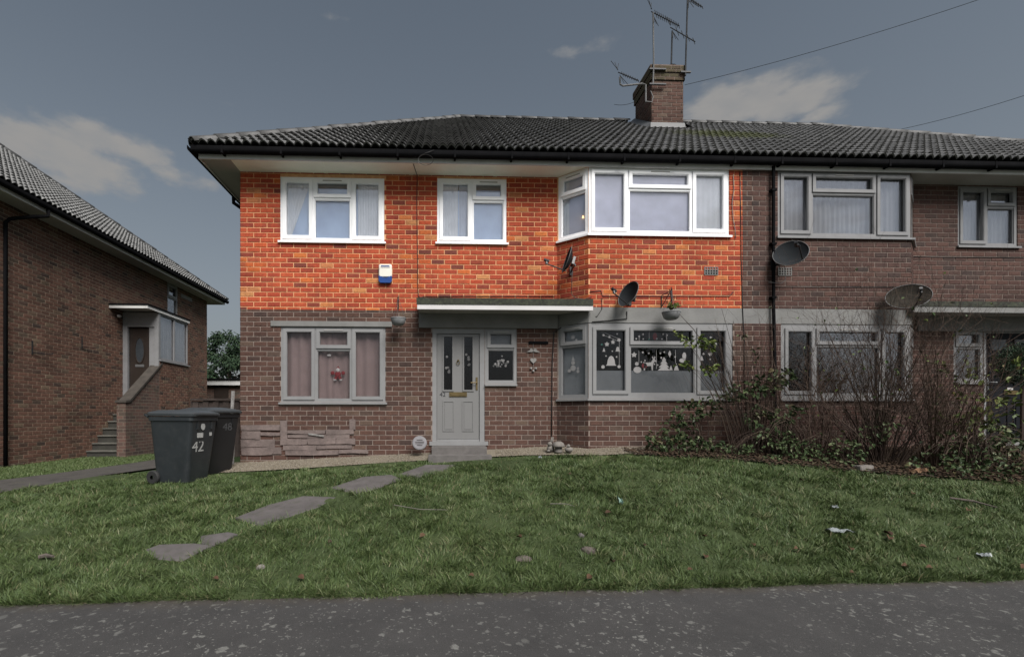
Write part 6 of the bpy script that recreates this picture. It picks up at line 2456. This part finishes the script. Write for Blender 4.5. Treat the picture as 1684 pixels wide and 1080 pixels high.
# strip of grass along the neighbour's wall
x = nrng.uniform(-9, -5.0, 60000)
y = nrng.uniform(8.2, 13.0, 60000)
path = [(p[0], p[1]) for p in PATH_L] + [(p[0], p[1]) for p in PATH_R[::-1]]
k = ~np_in_poly(x, y, path) & (x > NX) & (x < -5.2)
k &= (x < -6.6)
x, y = x[k], y[k]
n = len(x)
g = blades(x, y, nrng.uniform(0.03, 0.08, n), np.full(n, 0.005), nrng.uniform(0, 6.28, n), nrng.uniform(0.2, 0.9, n), np.clip(nrng.normal(0.55, 0.15, n), 0, 0.88), 'verge_grass', M['grass'])
tag(g, 'narrow strip of bright grass along the left house wall', 'grass', kind='stuff')

# ------------------------------------------------------------------ gravel and leaf litter
def scatter_bits(name, x, y, z, size, flat, mat, label, cat):
    """tiny irregular stones (octahedra), one joined mesh"""
    n = len(x)
    ang = nrng.uniform(0, 6.28, n)
    base = np.array([[1, 0, 0], [0, 1, 0], [-1, 0, 0], [0, -1, 0], [0, 0, 1], [0, 0, -1]], np.float32)
    co = np.empty((n, 6, 3), np.float32)
    for i in range(6):
        s = size * nrng.uniform(0.7, 1.25, n)
        bx_, by_, bz_ = base[i]
        co[:, i, 0] = x + s * (bx_ * np.cos(ang) - by_ * np.sin(ang))
        co[:, i, 1] = y + s * (bx_ * np.sin(ang) + by_ * np.cos(ang))
        co[:, i, 2] = z + s * bz_ * flat
    tri = np.array([[0, 1, 4], [1, 2, 4], [2, 3, 4], [3, 0, 4], [1, 0, 5], [2, 1, 5], [3, 2, 5], [0, 3, 5]])
    me = bpy.data.meshes.new(name)
    me.vertices.add(6 * n)
    me.vertices.foreach_set('co', co.ravel())
    L = ((np.arange(n) * 6)[:, None, None] + tri[None]).astype(np.int32).ravel()
    me.loops.add(len(L))
    me.loops.foreach_set('vertex_index', L)
    me.polygons.add(8 * n)
    me.polygons.foreach_set('loop_start', (np.arange(8 * n) * 3).astype(np.int32))
    me.materials.append(mat)
    me.update(calc_edges=True)
    o = bpy.data.objects.new(name, me)
    link(o)
    return tag(o, label, cat, kind='stuff')


def island_mat(name, stops, rough=0.85):
    m, nt, b, out = new_mat(name)
    c = ramp(nt, piece_random(nt), stops)
    nt.links.new(c, b.inputs['Base Color'])
    b.inputs['Roughness'].default_value = rough
    b.inputs['Specular IOR Level'].default_value = 0.25
    return m


M['pebble'] = island_mat('buff_pebbles', [(0.0, (0.15, 0.125, 0.09)), (0.4, (0.22, 0.19, 0.145)), (0.7, (0.18, 0.155, 0.12)), (0.9, (0.28, 0.25, 0.21)), (1.0, (0.09, 0.075, 0.06))])
x = nrng.uniform(-3.6, 4.5, 16000)
y = nrng.uniform(7.3, 8.09, 16000)
gf = np.array([GRAV_FRONT(a) for a in x])
k = (y > gf - 0.03) & ~((x > -0.15) & (x < 0.95) & (y > 7.44)) & ~((x > 2.05) & (y > 8.08 - 0.88 * np.clip(x - 2.05, 0, 0.42)))
x, y = x[k], y[k]
gf = np.array([GRAV_FRONT(a) for a in x])
scatter_bits('pea_gravel', x, y, np_ground(x, y) + 0.024 + GRAV_BANK * np.clip((y - gf) / (8.14 - gf), 0, 1), 0.011, 0.75, M['pebble'], 'buff pea gravel strip along the foot of the front wall', 'gravel')
M['litter'] = island_mat('dead_leaf_litter', [(0.0, (0.05, 0.032, 0.022)), (0.5, (0.085, 0.055, 0.036)), (0.8, (0.12, 0.085, 0.055)), (1.0, (0.035, 0.025, 0.02))])
x = nrng.uniform(3.0, 11.5, 22000)
y = nrng.uniform(5.7, 8.05, 22000)
bf = np.array([bed_front(a) for a in x])
k = (y > bf + nrng.normal(0, 0.10, len(x)))
x, y = x[k], y[k]
scatter_bits('leaf_litter', x, y, np_ground(x, y) + 0.035 + nrng.uniform(0, 0.03, len(x)), 0.028, 0.22, M['litter'], 'brown dead leaf litter under the bare shrubs', 'leaf litter')

# ------------------------------------------------------------------ shrubs
M['twig_brown'] = island_mat('reddish_bare_twig', [(0.0, (0.055, 0.034, 0.026)), (0.5, (0.085, 0.055, 0.042)), (1.0, (0.12, 0.085, 0.065))])
M['twig_dark'] = island_mat('dark_bare_twig', [(0.0, (0.034, 0.024, 0.019)), (0.6, (0.062, 0.042, 0.033)), (1.0, (0.11, 0.08, 0.06))])
M['leaf_dark'] = island_mat('dark_bramble_leaf', [(0.0, (0.03, 0.046, 0.02)), (0.4, (0.046, 0.07, 0.03)), (0.7, (0.07, 0.10, 0.042)), (0.85, (0.11, 0.14, 0.065)), (0.93, (0.09, 0.065, 0.035)), (1.0, (0.15, 0.17, 0.10))], 0.5)
M['leaf_bright'] = island_mat('yellow_green_leaf', [(0.0, (0.06, 0.09, 0.022)), (0.5, (0.10, 0.14, 0.034)), (0.85, (0.15, 0.18, 0.055)), (1.0, (0.17, 0.13, 0.05))], 0.5)
M['leaf_pale'] = island_mat('pale_green_leaf', [(0.0, (0.05, 0.08, 0.032)), (0.5, (0.085, 0.12, 0.052)), (0.85, (0.13, 0.165, 0.08)), (1.0, (0.19, 0.20, 0.12))], 0.5)
M['leaf_conifer'] = island_mat('conifer_green', [(0.0, (0.02, 0.04, 0.022)), (0.5, (0.032, 0.06, 0.032)), (1.0, (0.058, 0.09, 0.045))], 0.6)


def leaf(mb, p, d, nrm, L, Wd):
    d = d.normalized()
    s = d.cross(nrm)
    s = s.normalized() if s.length > 1e-5 else d.orthogonal().normalized()
    up = s.cross(d)
    fold = up * (Wd * 0.35)
    a, b = p, p + d * L - up * L * 0.12
    m1, m2 = p + d * L * 0.3, p + d * L * 0.68
    vs = [a, m1 + s * Wd * 0.5 + fold, m2 + s * Wd * 0.42 + fold, b, m2 - s * Wd * 0.42 + fold, m1 - s * Wd * 0.5 + fold]
    mb.add(vs, [(0, 1, 2, 3), (0, 3, 4, 5)])


def rvec(r, s=1.0):
    return Vector((r.gauss(0, s), r.gauss(0, s), r.gauss(0, s)))


def grow(mb, r, p, d, L, rad, depth, tips, up=0.0, wander=0.25, nseg=6, kids=(2, 4), shrink=0.55, sides=3):
    pts, rs = [p.copy()], [rad]
    d = d.normalized()
    for i in range(nseg):
        d = (d + rvec(r, wander / math.sqrt(nseg)) + Vector((0, 0, up / nseg))).normalized()
        p = p + d * (L / nseg)
        pts.append(p.copy())
        rs.append(max(rad * (1 - 0.75 * (i + 1) / nseg), 0.0011))
        if tips is not None:
            tips.append((p.copy(), d.copy(), (i + 1) / nseg, depth))
    mb.tube(pts, rs, sides, cap=False)
    if depth > 0:
        for k in range(r.randint(*kids)):
            i = r.randint(1, nseg - 1)
            dd = (pts[i + 1] - pts[i]).normalized()
            side = rvec(r).cross(dd).normalized()
            grow(mb, r, pts[i], dd * 0.8 + side * r.uniform(0.35, 0.75) + Vector((0, 0, 0.15)), L * shrink * r.uniform(0.6, 1.1), rs[i] * 0.65, depth - 1, tips, up, wander * 1.2, max(3, nseg - 2), kids, shrink, sides)


def bare_shrub(label, base, n, hgt, spread, seed, mat, depth=2, leaves=0, leaf_mat='leaf_pale', leaf_size=0.05, cat='shrub', rad=0.008, base_r=0.24, lean=(0, 0), wander=0.35, lmin=0.3, name='bare_shrub'):
    r = random.Random(seed)
    base = Vector(base)
    t = thing(name, label, cat, base)
    st, lv, tips = MB(), MB(), []
    for i in range(n):
        a = r.uniform(0, 2 * math.pi)
        q = r.uniform(0, 1)
        p = base + Vector((math.cos(a), math.sin(a), 0)) * base_r * q
        p.z = ground_z(p.x, p.y) - 0.02
        d = Vector((math.cos(a) * spread * q + lean[0], math.sin(a) * spread * q * 0.7 + lean[1], 1))
        grow(st, r, p, d, hgt * r.uniform(0.55, 1.1), rad * r.uniform(0.6, 1.25), depth, tips, 0.15, wander, 8)
    st.build('stems', M[mat], t)
    cand = [x for x in tips if x[2] > lmin]
    if leaves and cand:
        for i in range(leaves):
            p, d, f, dp = r.choice(cand)
            dd = (d + rvec(r, 0.8)).normalized()
            leaf(lv, p + rvec(r, 0.01), dd, (Vector((0, -0.4, 1)) + rvec(r, 0.5)).normalized(), leaf_size * r.uniform(0.6, 1.35), leaf_size * r.uniform(0.5, 0.8))
        lv.build('leaves', M[leaf_mat], t)
    return t


def gpt(px, Y):
    x = at_y(px, 700, Y).x
    return (x, Y, ground_z(x, Y))


bare_shrub('large bare twiggy shrub in front of the right house bay window', gpt(1448, 6.75), 100, 2.4, 0.66, 1, 'twig_dark', 2, 60, 'leaf_pale', 0.05)
bare_shrub('slender bare shrub with long whips beside the pier between the bays', gpt(1345, 7.05), 40, 2.0, 0.55, 2, 'twig_brown', 2, 30, 'leaf_bright', 0.05)
bare_shrub('reddish bare shrub standing before the brick left of the black door', gpt(1545, 6.55), 60, 2.2, 0.42, 3, 'twig_brown', 2, 60, 'leaf_bright', 0.05)
bare_shrub('tangle of tall dry bramble canes climbing the pier below the drainpipe', gpt(1242, 7.25), 34, 2.25, 0.28, 4, 'twig_dark', 1, 0, base_r=0.2, rad=0.008, wander=0.28, name='bramble_canes')
bare_shrub('bare shrub with yellow-green leaves left of the black door step', gpt(1588, 6.7), 16, 1.3, 0.3, 5, 'twig_dark', 2, 190, 'leaf_bright', 0.085, lmin=0.45, name='leafy_shrub')
bare_shrub('shrub with broad pale leaves in front of the black front door', gpt(1648, 6.6), 16, 0.72, 0.6, 6, 'twig_dark', 2, 150, 'leaf_pale', 0.10, lmin=0.4, name='leafy_shrub')


def leaf_mound(label, blobs, n, mat, size, seed, stem_base, name='bramble', stems=14, cat='shrub', ground=None):
    """arching stems with leaves gathered in the clumps given by blobs (centre, radii)"""
    r = random.Random(seed)
    t = thing(name, label, cat, stem_base)
    lv, st = MB(), MB()
    wts = [b[1][0] * b[1][1] + b[1][0] * b[1][2] for b in blobs]
    for i in range(n):
        c, rad = r.choices(blobs, wts)[0]
        while True:
            q = Vector((r.uniform(-1, 1), r.uniform(-1, 1), r.uniform(-1, 1)))
            if 0.12 < q.length < 1:
                break
        q = q.normalized() * (q.length ** 0.55)
        p = Vector((c[0] + q.x * rad[0], c[1] + q.y * rad[1], c[2] + q.z * rad[2]))
        p += rvec(r, 0.02)
        g_ = ground_z(p.x, p.y)
        if p.z < g_ + 0.02:
            p.z = g_ + 0.02 + r.uniform(0, 0.06)
        if p.y > YB - 0.06:
            p.y = YB - 0.06 - r.uniform(0, 0.1)
        d = (Vector((q.x, q.y - 0.5, q.z * 0.3 - 0.25)) + rvec(r, 0.45)).normalized()
        leaf(lv, p, d, (Vector((0, -0.55, 0.8)) + rvec(r, 0.45)).normalized(), size * r.uniform(0.6, 1.35), size * r.uniform(0.5, 0.85))
    sb = Vector(stem_base)
    for i in range(stems):
        c, rad = r.choices(blobs, wts)[0]
        e = Vector((c[0] + r.uniform(-1, 1) * rad[0], min(YB - 0.08, c[1] + r.uniform(-1, 1) * rad[1]), c[2] + r.uniform(-0.2, 1) * rad[2]))
        a = sb + Vector((r.gauss(0, 0.12), r.gauss(0, 0.06), 0))
        a.z = ground_z(a.x, a.y)
        m = a.lerp(e, 0.5) + Vector((0, 0, 0.25 + 0.2 * r.random()))
        st.tube([a, a.lerp(m, 0.5) + Vector((0, 0, 0.12)), m, m.lerp(e, 0.5) + Vector((0, 0, 0.06)), e], [0.006, 0.005, 0.0045, 0.003, 0.0015], 4, cap=False)
    st.build('stems', M['twig_dark'], t)
    lv.build('leaves', M[mat], t)
    return t


def blob(px, py, Y, rx, ry, rz):
    c = at_y(px, py, Y)
    return ((c.x, c.y, c.z), (rx, ry, rz))


leaf_mound('dark green bramble sprawling up to the sill of the ground-floor bay window', [blob(1085, 722, 7.35, .20, .14, .16), blob(1105, 705, 7.4, .20, .14, .20), blob(1130, 680, 7.42, .20, .12, .20), blob(1158, 668, 7.4, .18, .12, .14), blob(1180, 660, 7.38, .14, .12, .12), blob(1110, 728, 7.3, .32, .15, .10), blob(1160, 730, 7.25, .25, .12, .08), blob(1135, 722, 7.42, .22, .12, .14)], 380, 'leaf_dark', 0.08, 21, gpt(1150, 7.4))
leaf_mound('ivy-leaved bramble mound on the pier between the two bay windows', [blob(1225, 642, 7.25, .30, .16, .14), blob(1262, 630, 7.2, .22, .15, .15), blob(1283, 618, 7.25, .15, .14, .14), blob(1200, 652, 7.2, .14, .12, .10), blob(1250, 690, 7.15, .20, .15, .22), blob(1292, 680, 7.1, .22, .16, .14), blob(1245, 590, 7.4, .05, .05, .16), blob(1222, 555, 7.45, .04, .04, .08)], 300, 'leaf_dark', 0.085, 22, gpt(1250, 7.3), stems=50)
leaf_mound('arching rose spray with fresh leaves across the decorated bay window', [blob(1145, 563, 7.1, .17, .10, .09), blob(1165, 566, 7.1, .10, .10, .07), blob(1120, 550, 7.1, .12, .06, .04), blob(1165, 607, 7.1, .13, .10, .07), blob(1125, 600, 7.15, .10, .06, .05), blob(1108, 507, 7.35, .06, .05, .04)], 130, 'leaf_bright', 0.075, 23, gpt(1225, 7.15), 'rose_spray', stems=16)
leaf_mound('low green undergrowth along the lawn edge below the large bare shrub', [blob(1390, 742, 6.55, .22, .2, .18), blob(1430, 715, 6.6, .14, .14, .16), blob(1465, 700, 6.5, .10, .12, .10), blob(1350, 755, 6.75, .3, .16, .07), blob(1290, 755, 6.85, .25, .15, .07)], 230, 'leaf_pale', 0.065, 24, gpt(1400, 6.7), 'undergrowth')
leaf_mound('dense dark undergrowth at the right edge below the leafy shrubs', [blob(1530, 762, 6.25, .30, .2, .16), blob(1590, 755, 6.2, .30, .22, .22), blob(1650, 750, 6.2, .35, .25, .26), blob(1560, 730, 6.4, .25, .2, .2), blob(1690, 760, 6.1, .3, .25, .26), blob(1620, 770, 6.0, .4, .15, .1)], 430, 'leaf_dark', 0.065, 25, gpt(1600, 6.4), 'undergrowth', stems=60)
leaf_mound('brown and green scrub at the foot of the pier by the lawn edge', [blob(1275, 720, 7.0, .3, .16, .14), blob(1320, 735, 6.9, .3, .16, .12), blob(1215, 740, 7.1, .25, .12, .08)], 330, 'leaf_pale', 0.055, 26, gpt(1290, 7.1), 'scrub', stems=90)
# clipped conifer before the black door, on a stem in a pot
c = at_y(1680, 598, 7.2)
t = thing('clipped_conifer', 'round clipped conifer on a stem before the black front door', 'shrub', (c.x, c.y, ground_z(c.x, c.y)))
r_ = random.Random(9)
lv = MB()
for i in range(2600):
    q = rvec(r_).normalized() * (r_.random() ** 0.4) * 0.31
    q.z *= 1.05
    p = c + q * (1 + 0.12 * math.sin(q.x * 31) * math.sin(q.z * 27))
    leaf(lv, p, q.normalized() + rvec(r_, 0.5), rvec(r_).normalized(), 0.05 * r_.uniform(.6, 1.4), 0.014)
lv.build('crown', M['leaf_conifer'], t)
mb = MB()
mb.tube([(c.x, c.y, ground_z(c.x, c.y)), (c.x + 0.01, c.y, c.z - 0.4), (c.x, c.y, c.z)], [0.022, 0.02, 0.014], 8)
mb.build('trunk', M['twig_dark'], t)
# wreath on the black door
c = PE.p((R_RDOOR[0] + R_RDOOR[1]) / 2, zy(1660, 598, YF), 0.03)
t = thing('door_wreath', 'dark green wreath with red bow hanging on the black front door', 'wreath', c)
lv = MB()
for i in range(700):
    a = r_.uniform(0, 2 * math.pi)
    p = Vector(c) + Vector((0.19 * math.cos(a), 0, 0.19 * math.sin(a))) + rvec(r_, 0.022)
    p.y = min(p.y, YF - 0.0)
    leaf(lv, p, Vector((math.cos(a + 1.2), -0.4, math.sin(a + 1.2))) + rvec(r_, 0.4), Vector((0, -1, 0)), 0.06, 0.018)
lv.build('foliage', M['leaf_conifer'], t)
mb = MB()
for sx in (-1, 1):
    mb.ball(Vector(c) + Vector((sx * 0.04, -0.04, 0.17)), 0.035, 10, (1.2, 0.5, 0.8))
mb.ball(Vector(c) + Vector((0, -0.05, 0.17)), 0.018, 8)
mb.build('bow', M['sticker_red'], t, smooth=True)
mb = MB()
mb.tube([Vector(c) + Vector((0.03, -0.04, -0.12)), Vector(c) + Vector((0.04, -0.045, -0.2)), Vector(c) + Vector((0.035, -0.04, -0.28))], [0.03, 0.035, 0.006], 8)
mb.build('white_ornament', M['sticker'], t, smooth=True)
# trailing plant in the right hanging basket
bk = at_y(1104, 512, YB - 0.26)
t = thing('trailing_plant', 'small green trailing plant in the grey hanging basket above the bay', 'plant', bk)
lv = MB()
for i in range(70):
    p = bk + Vector((r_.gauss(0.03, 0.05), r_.gauss(0, 0.04), 0.06 + abs(r_.gauss(0, 0.045))))
    leaf(lv, p, rvec(r_) + Vector((0, 0, -0.2)), Vector((0, -0.6, 0.8)), 0.045, 0.03)
lv.build('leaves', M['leaf_bright'], t)
mb = MB()
for k in range(6):
    mb.tube([bk + Vector((0.01 * k - .03, 0, 0.03)), bk + Vector((r_.gauss(0.02, 0.05), 0, 0.12))], 0.003, 4)
mb.build('stems', M['twig_dark'], t)

# ------------------------------------------------------------------ tree beyond the gap
c = at_y(376, 600, 25.0)
t = thing('evergreen_tree', 'dark evergreen tree rising behind the garage between the houses', 'tree', (c.x, 25.0, 0.33))
zt_ = zy(368, 545, 25.0)
mb = MB()
mb.tube([(c.x, 25, 0.2), (c.x + .05, 25, 2.5), (c.x, 25, zt_ - 0.5)], [0.17, 0.13, 0.03], 10)
for k in range(10):
    a, z = rng.uniform(0, 6.28), rng.uniform(1.5, zt_ - 1.2)
    mb.tube([(c.x, 25, z), (c.x + 0.8 * math.cos(a), 25 + 0.8 * math.sin(a), z + 0.5)], [0.05, 0.015], 6)
mb.build('trunk', M['twig_dark'], t)
lv = MB()
clumps = []
for k in range(95):
    z = rng.uniform(1.0, zt_ - 0.15)
    w_ = 1.75 * (1 - ((z - 0.6) / (zt_ - 0.2)) ** 2.2) + 0.18
    a, q = rng.uniform(0, 6.28), math.sqrt(rng.random())
    clumps.append((Vector((c.x + math.cos(a) * w_ * q, 25 + math.sin(a) * w_ * q, z)), rng.uniform(0.22, 0.42)))
for p, s in clumps:
    for i in range(95):
        q = rvec(rng).normalized() * s * rng.random() ** 0.45
        leaf(lv, p + q, q + Vector((0, -0.3, -0.35)) + rvec(rng, 0.3), Vector((0, -0.5, 0.8)), 0.15 * rng.uniform(.6, 1.3), 0.07)
lv.build('crown', M['leaf_conifer'], t)

# ------------------------------------------------------------------ litter on the lawn
M['plastic'] = simple('crumpled_pale_plastic', (0.20, 0.22, 0.225), 0.35, 0.2, 20.0)
M['plastic_green'] = simple('pale_green_plastic', (0.16, 0.26, 0.22), 0.35, 0.2, 20.0)
M['rag'] = simple('orange_brown_rag', (0.18, 0.10, 0.055), 0.9, 0.3, 25.0)


def crumple(name, label, cat, px, py, sx, sy, sz, mat, seed, group=None, lift=0.03):
    r = random.Random(seed)
    p = at_ground(px, py)
    mb = MB()
    n, m = 9, 5
    for j in range(m):
        for i in range(n):
            u, v = i / (n - 1) - 0.5, j / (m - 1) - 0.5
            mb.v.append((p.x + u * sx + r.gauss(0, sx * 0.03), p.y + v * sy + r.gauss(0, sy * 0.06), p.z + lift + sz * (1 - 3.2 * v * v) * (0.5 + 0.5 * math.cos(u * 4 + seed)) + r.gauss(0, sz * 0.25)))
    for j in range(m - 1):
        for i in range(n - 1):
            a = j * n + i
            mb.f.append((a, a + 1, a + n + 1, a + n))
    nv = len(mb.v)
    mb.v += [(x, y, z - 0.006) for x, y, z in mb.v]
    mb.f += [tuple(i + nv for i in f)[::-1] for f in mb.f]
    return tag(mb.build(name, mat), label, cat, group)


crumple('plastic_wrapper', 'long pale plastic wrapper lying on the lawn at right', 'litter', 1382, 880, 0.26, 0.07, 0.03, M['plastic'], 1, lift=0.045)
crumple('plastic_scrap', 'green plastic scrap caught upright in the middle of the lawn', 'litter', 1020, 831, 0.06, 0.05, 0.06, M['plastic_green'], 2, lift=0.05)
crumple('plastic_scrap', 'small pale plastic scrap on the lawn above the long wrapper', 'litter', 1372, 840, 0.07, 0.05, 0.02, M['plastic'], 3, lift=0.05)
crumple('plastic_scrap', 'pale plastic scrap on the lawn near the pavement at far right', 'litter', 1618, 920, 0.10, 0.05, 0.02, M['plastic'], 4, lift=0.045)
crumple('cloth_rag', 'crumpled orange-brown rag at the edge of the shrub bed', 'rag', 1507, 780, 0.28, 0.13, 0.05, M['rag'], 5, lift=0.04)
crumple('plastic_scrap', 'white plastic scrap in the lawn in front of the stone ornaments', 'litter', 888, 757, 0.05, 0.04, 0.02, M['plastic'], 6, lift=0.05)


def stone(name, label, px, py, rx, ry, rz, mat, seed, cat='stone', group=None):
    r = random.Random(seed)
    p = at_ground(px, py)
    bm = bmesh.new()
    bmesh.ops.create_icosphere(bm, subdivisions=2, radius=1)
    for v in bm.verts:
        k = 1 + 0.14 * math.sin(3 * v.co.x + seed) * math.cos(2.5 * v.co.y + seed * 2) + r.uniform(-.05, .05)
        v.co = Vector((p.x + v.co.x * rx * k, p.y + v.co.y * ry * k, p.z + 0.006 + v.co.z * rz * k))
    me = bpy.data.meshes.new(name)
    bm.to_mesh(me)
    bm.free()
    me.materials.append(mat)
    return tag(link(bpy.data.objects.new(name, me)), label, cat, group)


M['stone_pink'] = simple('pinkish_stone', (0.10, 0.082, 0.072), 0.85, 0.2, 20.0, bumps=0.3)
stone('stone', 'round pinkish flat stone sunk in the front of the lawn', 968, 907, 0.075, 0.06, 0.045, M['stone_pink'], 1, group='stones on the lawn')
stone('stone', 'broken pale flat stone left of the round one on the lawn', 861, 921, 0.075, 0.05, 0.04, M['stone_pink'], 2, group='stones on the lawn')
stone('stone', 'small grey stone just behind the round pinkish one', 956, 883, 0.035, 0.03, 0.035, M['slab'], 3, group='stones on the lawn')
stone('stone', 'small pale stone in the lawn right of the nearest slab', 429, 936, 0.04, 0.03, 0.04, M['stone'], 4, group='stones on the lawn')
stone('stone', 'pale rounded stone at the corner of the shrub bed by the gravel', 1189, 740, 0.075, 0.06, 0.07, M['stone'], 5, group='stones at the bed edge')
stone('stone', 'white stone beside the pale rounded one at the bed corner', 1205, 734, 0.05, 0.045, 0.05, M['stone'], 6, group='stones at the bed edge')
stone('stone', 'small pale stone in the bed under the bramble', 1072, 725, 0.04, 0.035, 0.05, M['stone'], 7, group='stones at the bed edge')
stone('stone', 'pale stone lying in the leaf litter of the bed', 1332, 752, 0.05, 0.05, 0.05, M['stone'], 8, group='stones at the bed edge')
p = at_ground(1420, 775)
mb = MB()
mb.obox((p.x, p.y, p.z + 0.05), (0.115, 0.02, 0.004), (-0.01, 0.055, 0), (0, 0.006, 0.036))
bm = bmesh.new()
me = mb.mesh('loose_brick', M['stone'])
bm.from_mesh(me)
bmesh.ops.bevel(bm, geom=bm.edges[:], offset=0.008, segments=2, affect='EDGES')
bm.to_mesh(me)
bm.free()
tag(link(bpy.data.objects.new('loose_brick', me)), 'loose whitened brick lying at the edge of the shrub bed', 'brick')
for lab, pts, rad in (('dead stick lying in the lawn at far right below the shrubs', [(1562, 826), (1600, 832), (1640, 844)], 0.011), ('long straw stalk lying across the middle of the lawn', [(648, 838), (690, 846), (736, 848)], 0.004), ('dry stalk lying in the grass right of the lawn centre', [(905, 836), (930, 837), (945, 842)], 0.004), ('dark clod of earth and dead grass at the left front of the lawn', [(64, 926), (76, 924), (88, 927)], 0.018)):
    q = [at_ground(*a) for a in pts]
    mb = MB()
    mb.tube([v + Vector((0, 0, 0.055 + 0.006 * i)) for i, v in enumerate(q)], [rad, rad * 1.1, rad * 0.6], 6)
    tag(mb.build('dead_stick', M['old_wood'] if rad > 0.006 else M['stone']), lab, 'stick')
M['dead_leaf'] = island_mat('fallen_leaf', [(0.0, (0.065, 0.034, 0.021)), (0.5, (0.10, 0.06, 0.036)), (1.0, (0.05, 0.028, 0.02))])
LEAVES = [(1155, 888), (1467, 888), (1462, 894), (1313, 910), (1400, 912), (1535, 943), (1679, 942), (1160, 925), (1494, 940), (540, 900), (965, 960), (780, 955), (1060, 905), (1240, 905), (1525, 908), (690, 890), (995, 850), (1315, 795), (1500, 818), (1590, 846), (940, 785), (500, 960), (360, 960), (1130, 945), (850, 890), (1005, 930), (1405, 950)]
r_ = random.Random(77)
for i, (a, b) in enumerate(LEAVES):
    p = at_ground(a, b)
    mb = MB()
    ang = r_.uniform(0, 6.28)
    s = r_.uniform(0.045, 0.075) * (1.4 if i in (1, 2) else 1)
    leaf(mb, p + Vector((0, 0, 0.045)), Vector((math.cos(ang), math.sin(ang), 0.25)), Vector((0.2, -0.5, 0.9)), s, s * 0.7)
    tag(mb.build('fallen_leaf', M['dead_leaf']), 'fallen brown leaf lying in the grass of the lawn', 'leaf', 'fallen leaves on the lawn')
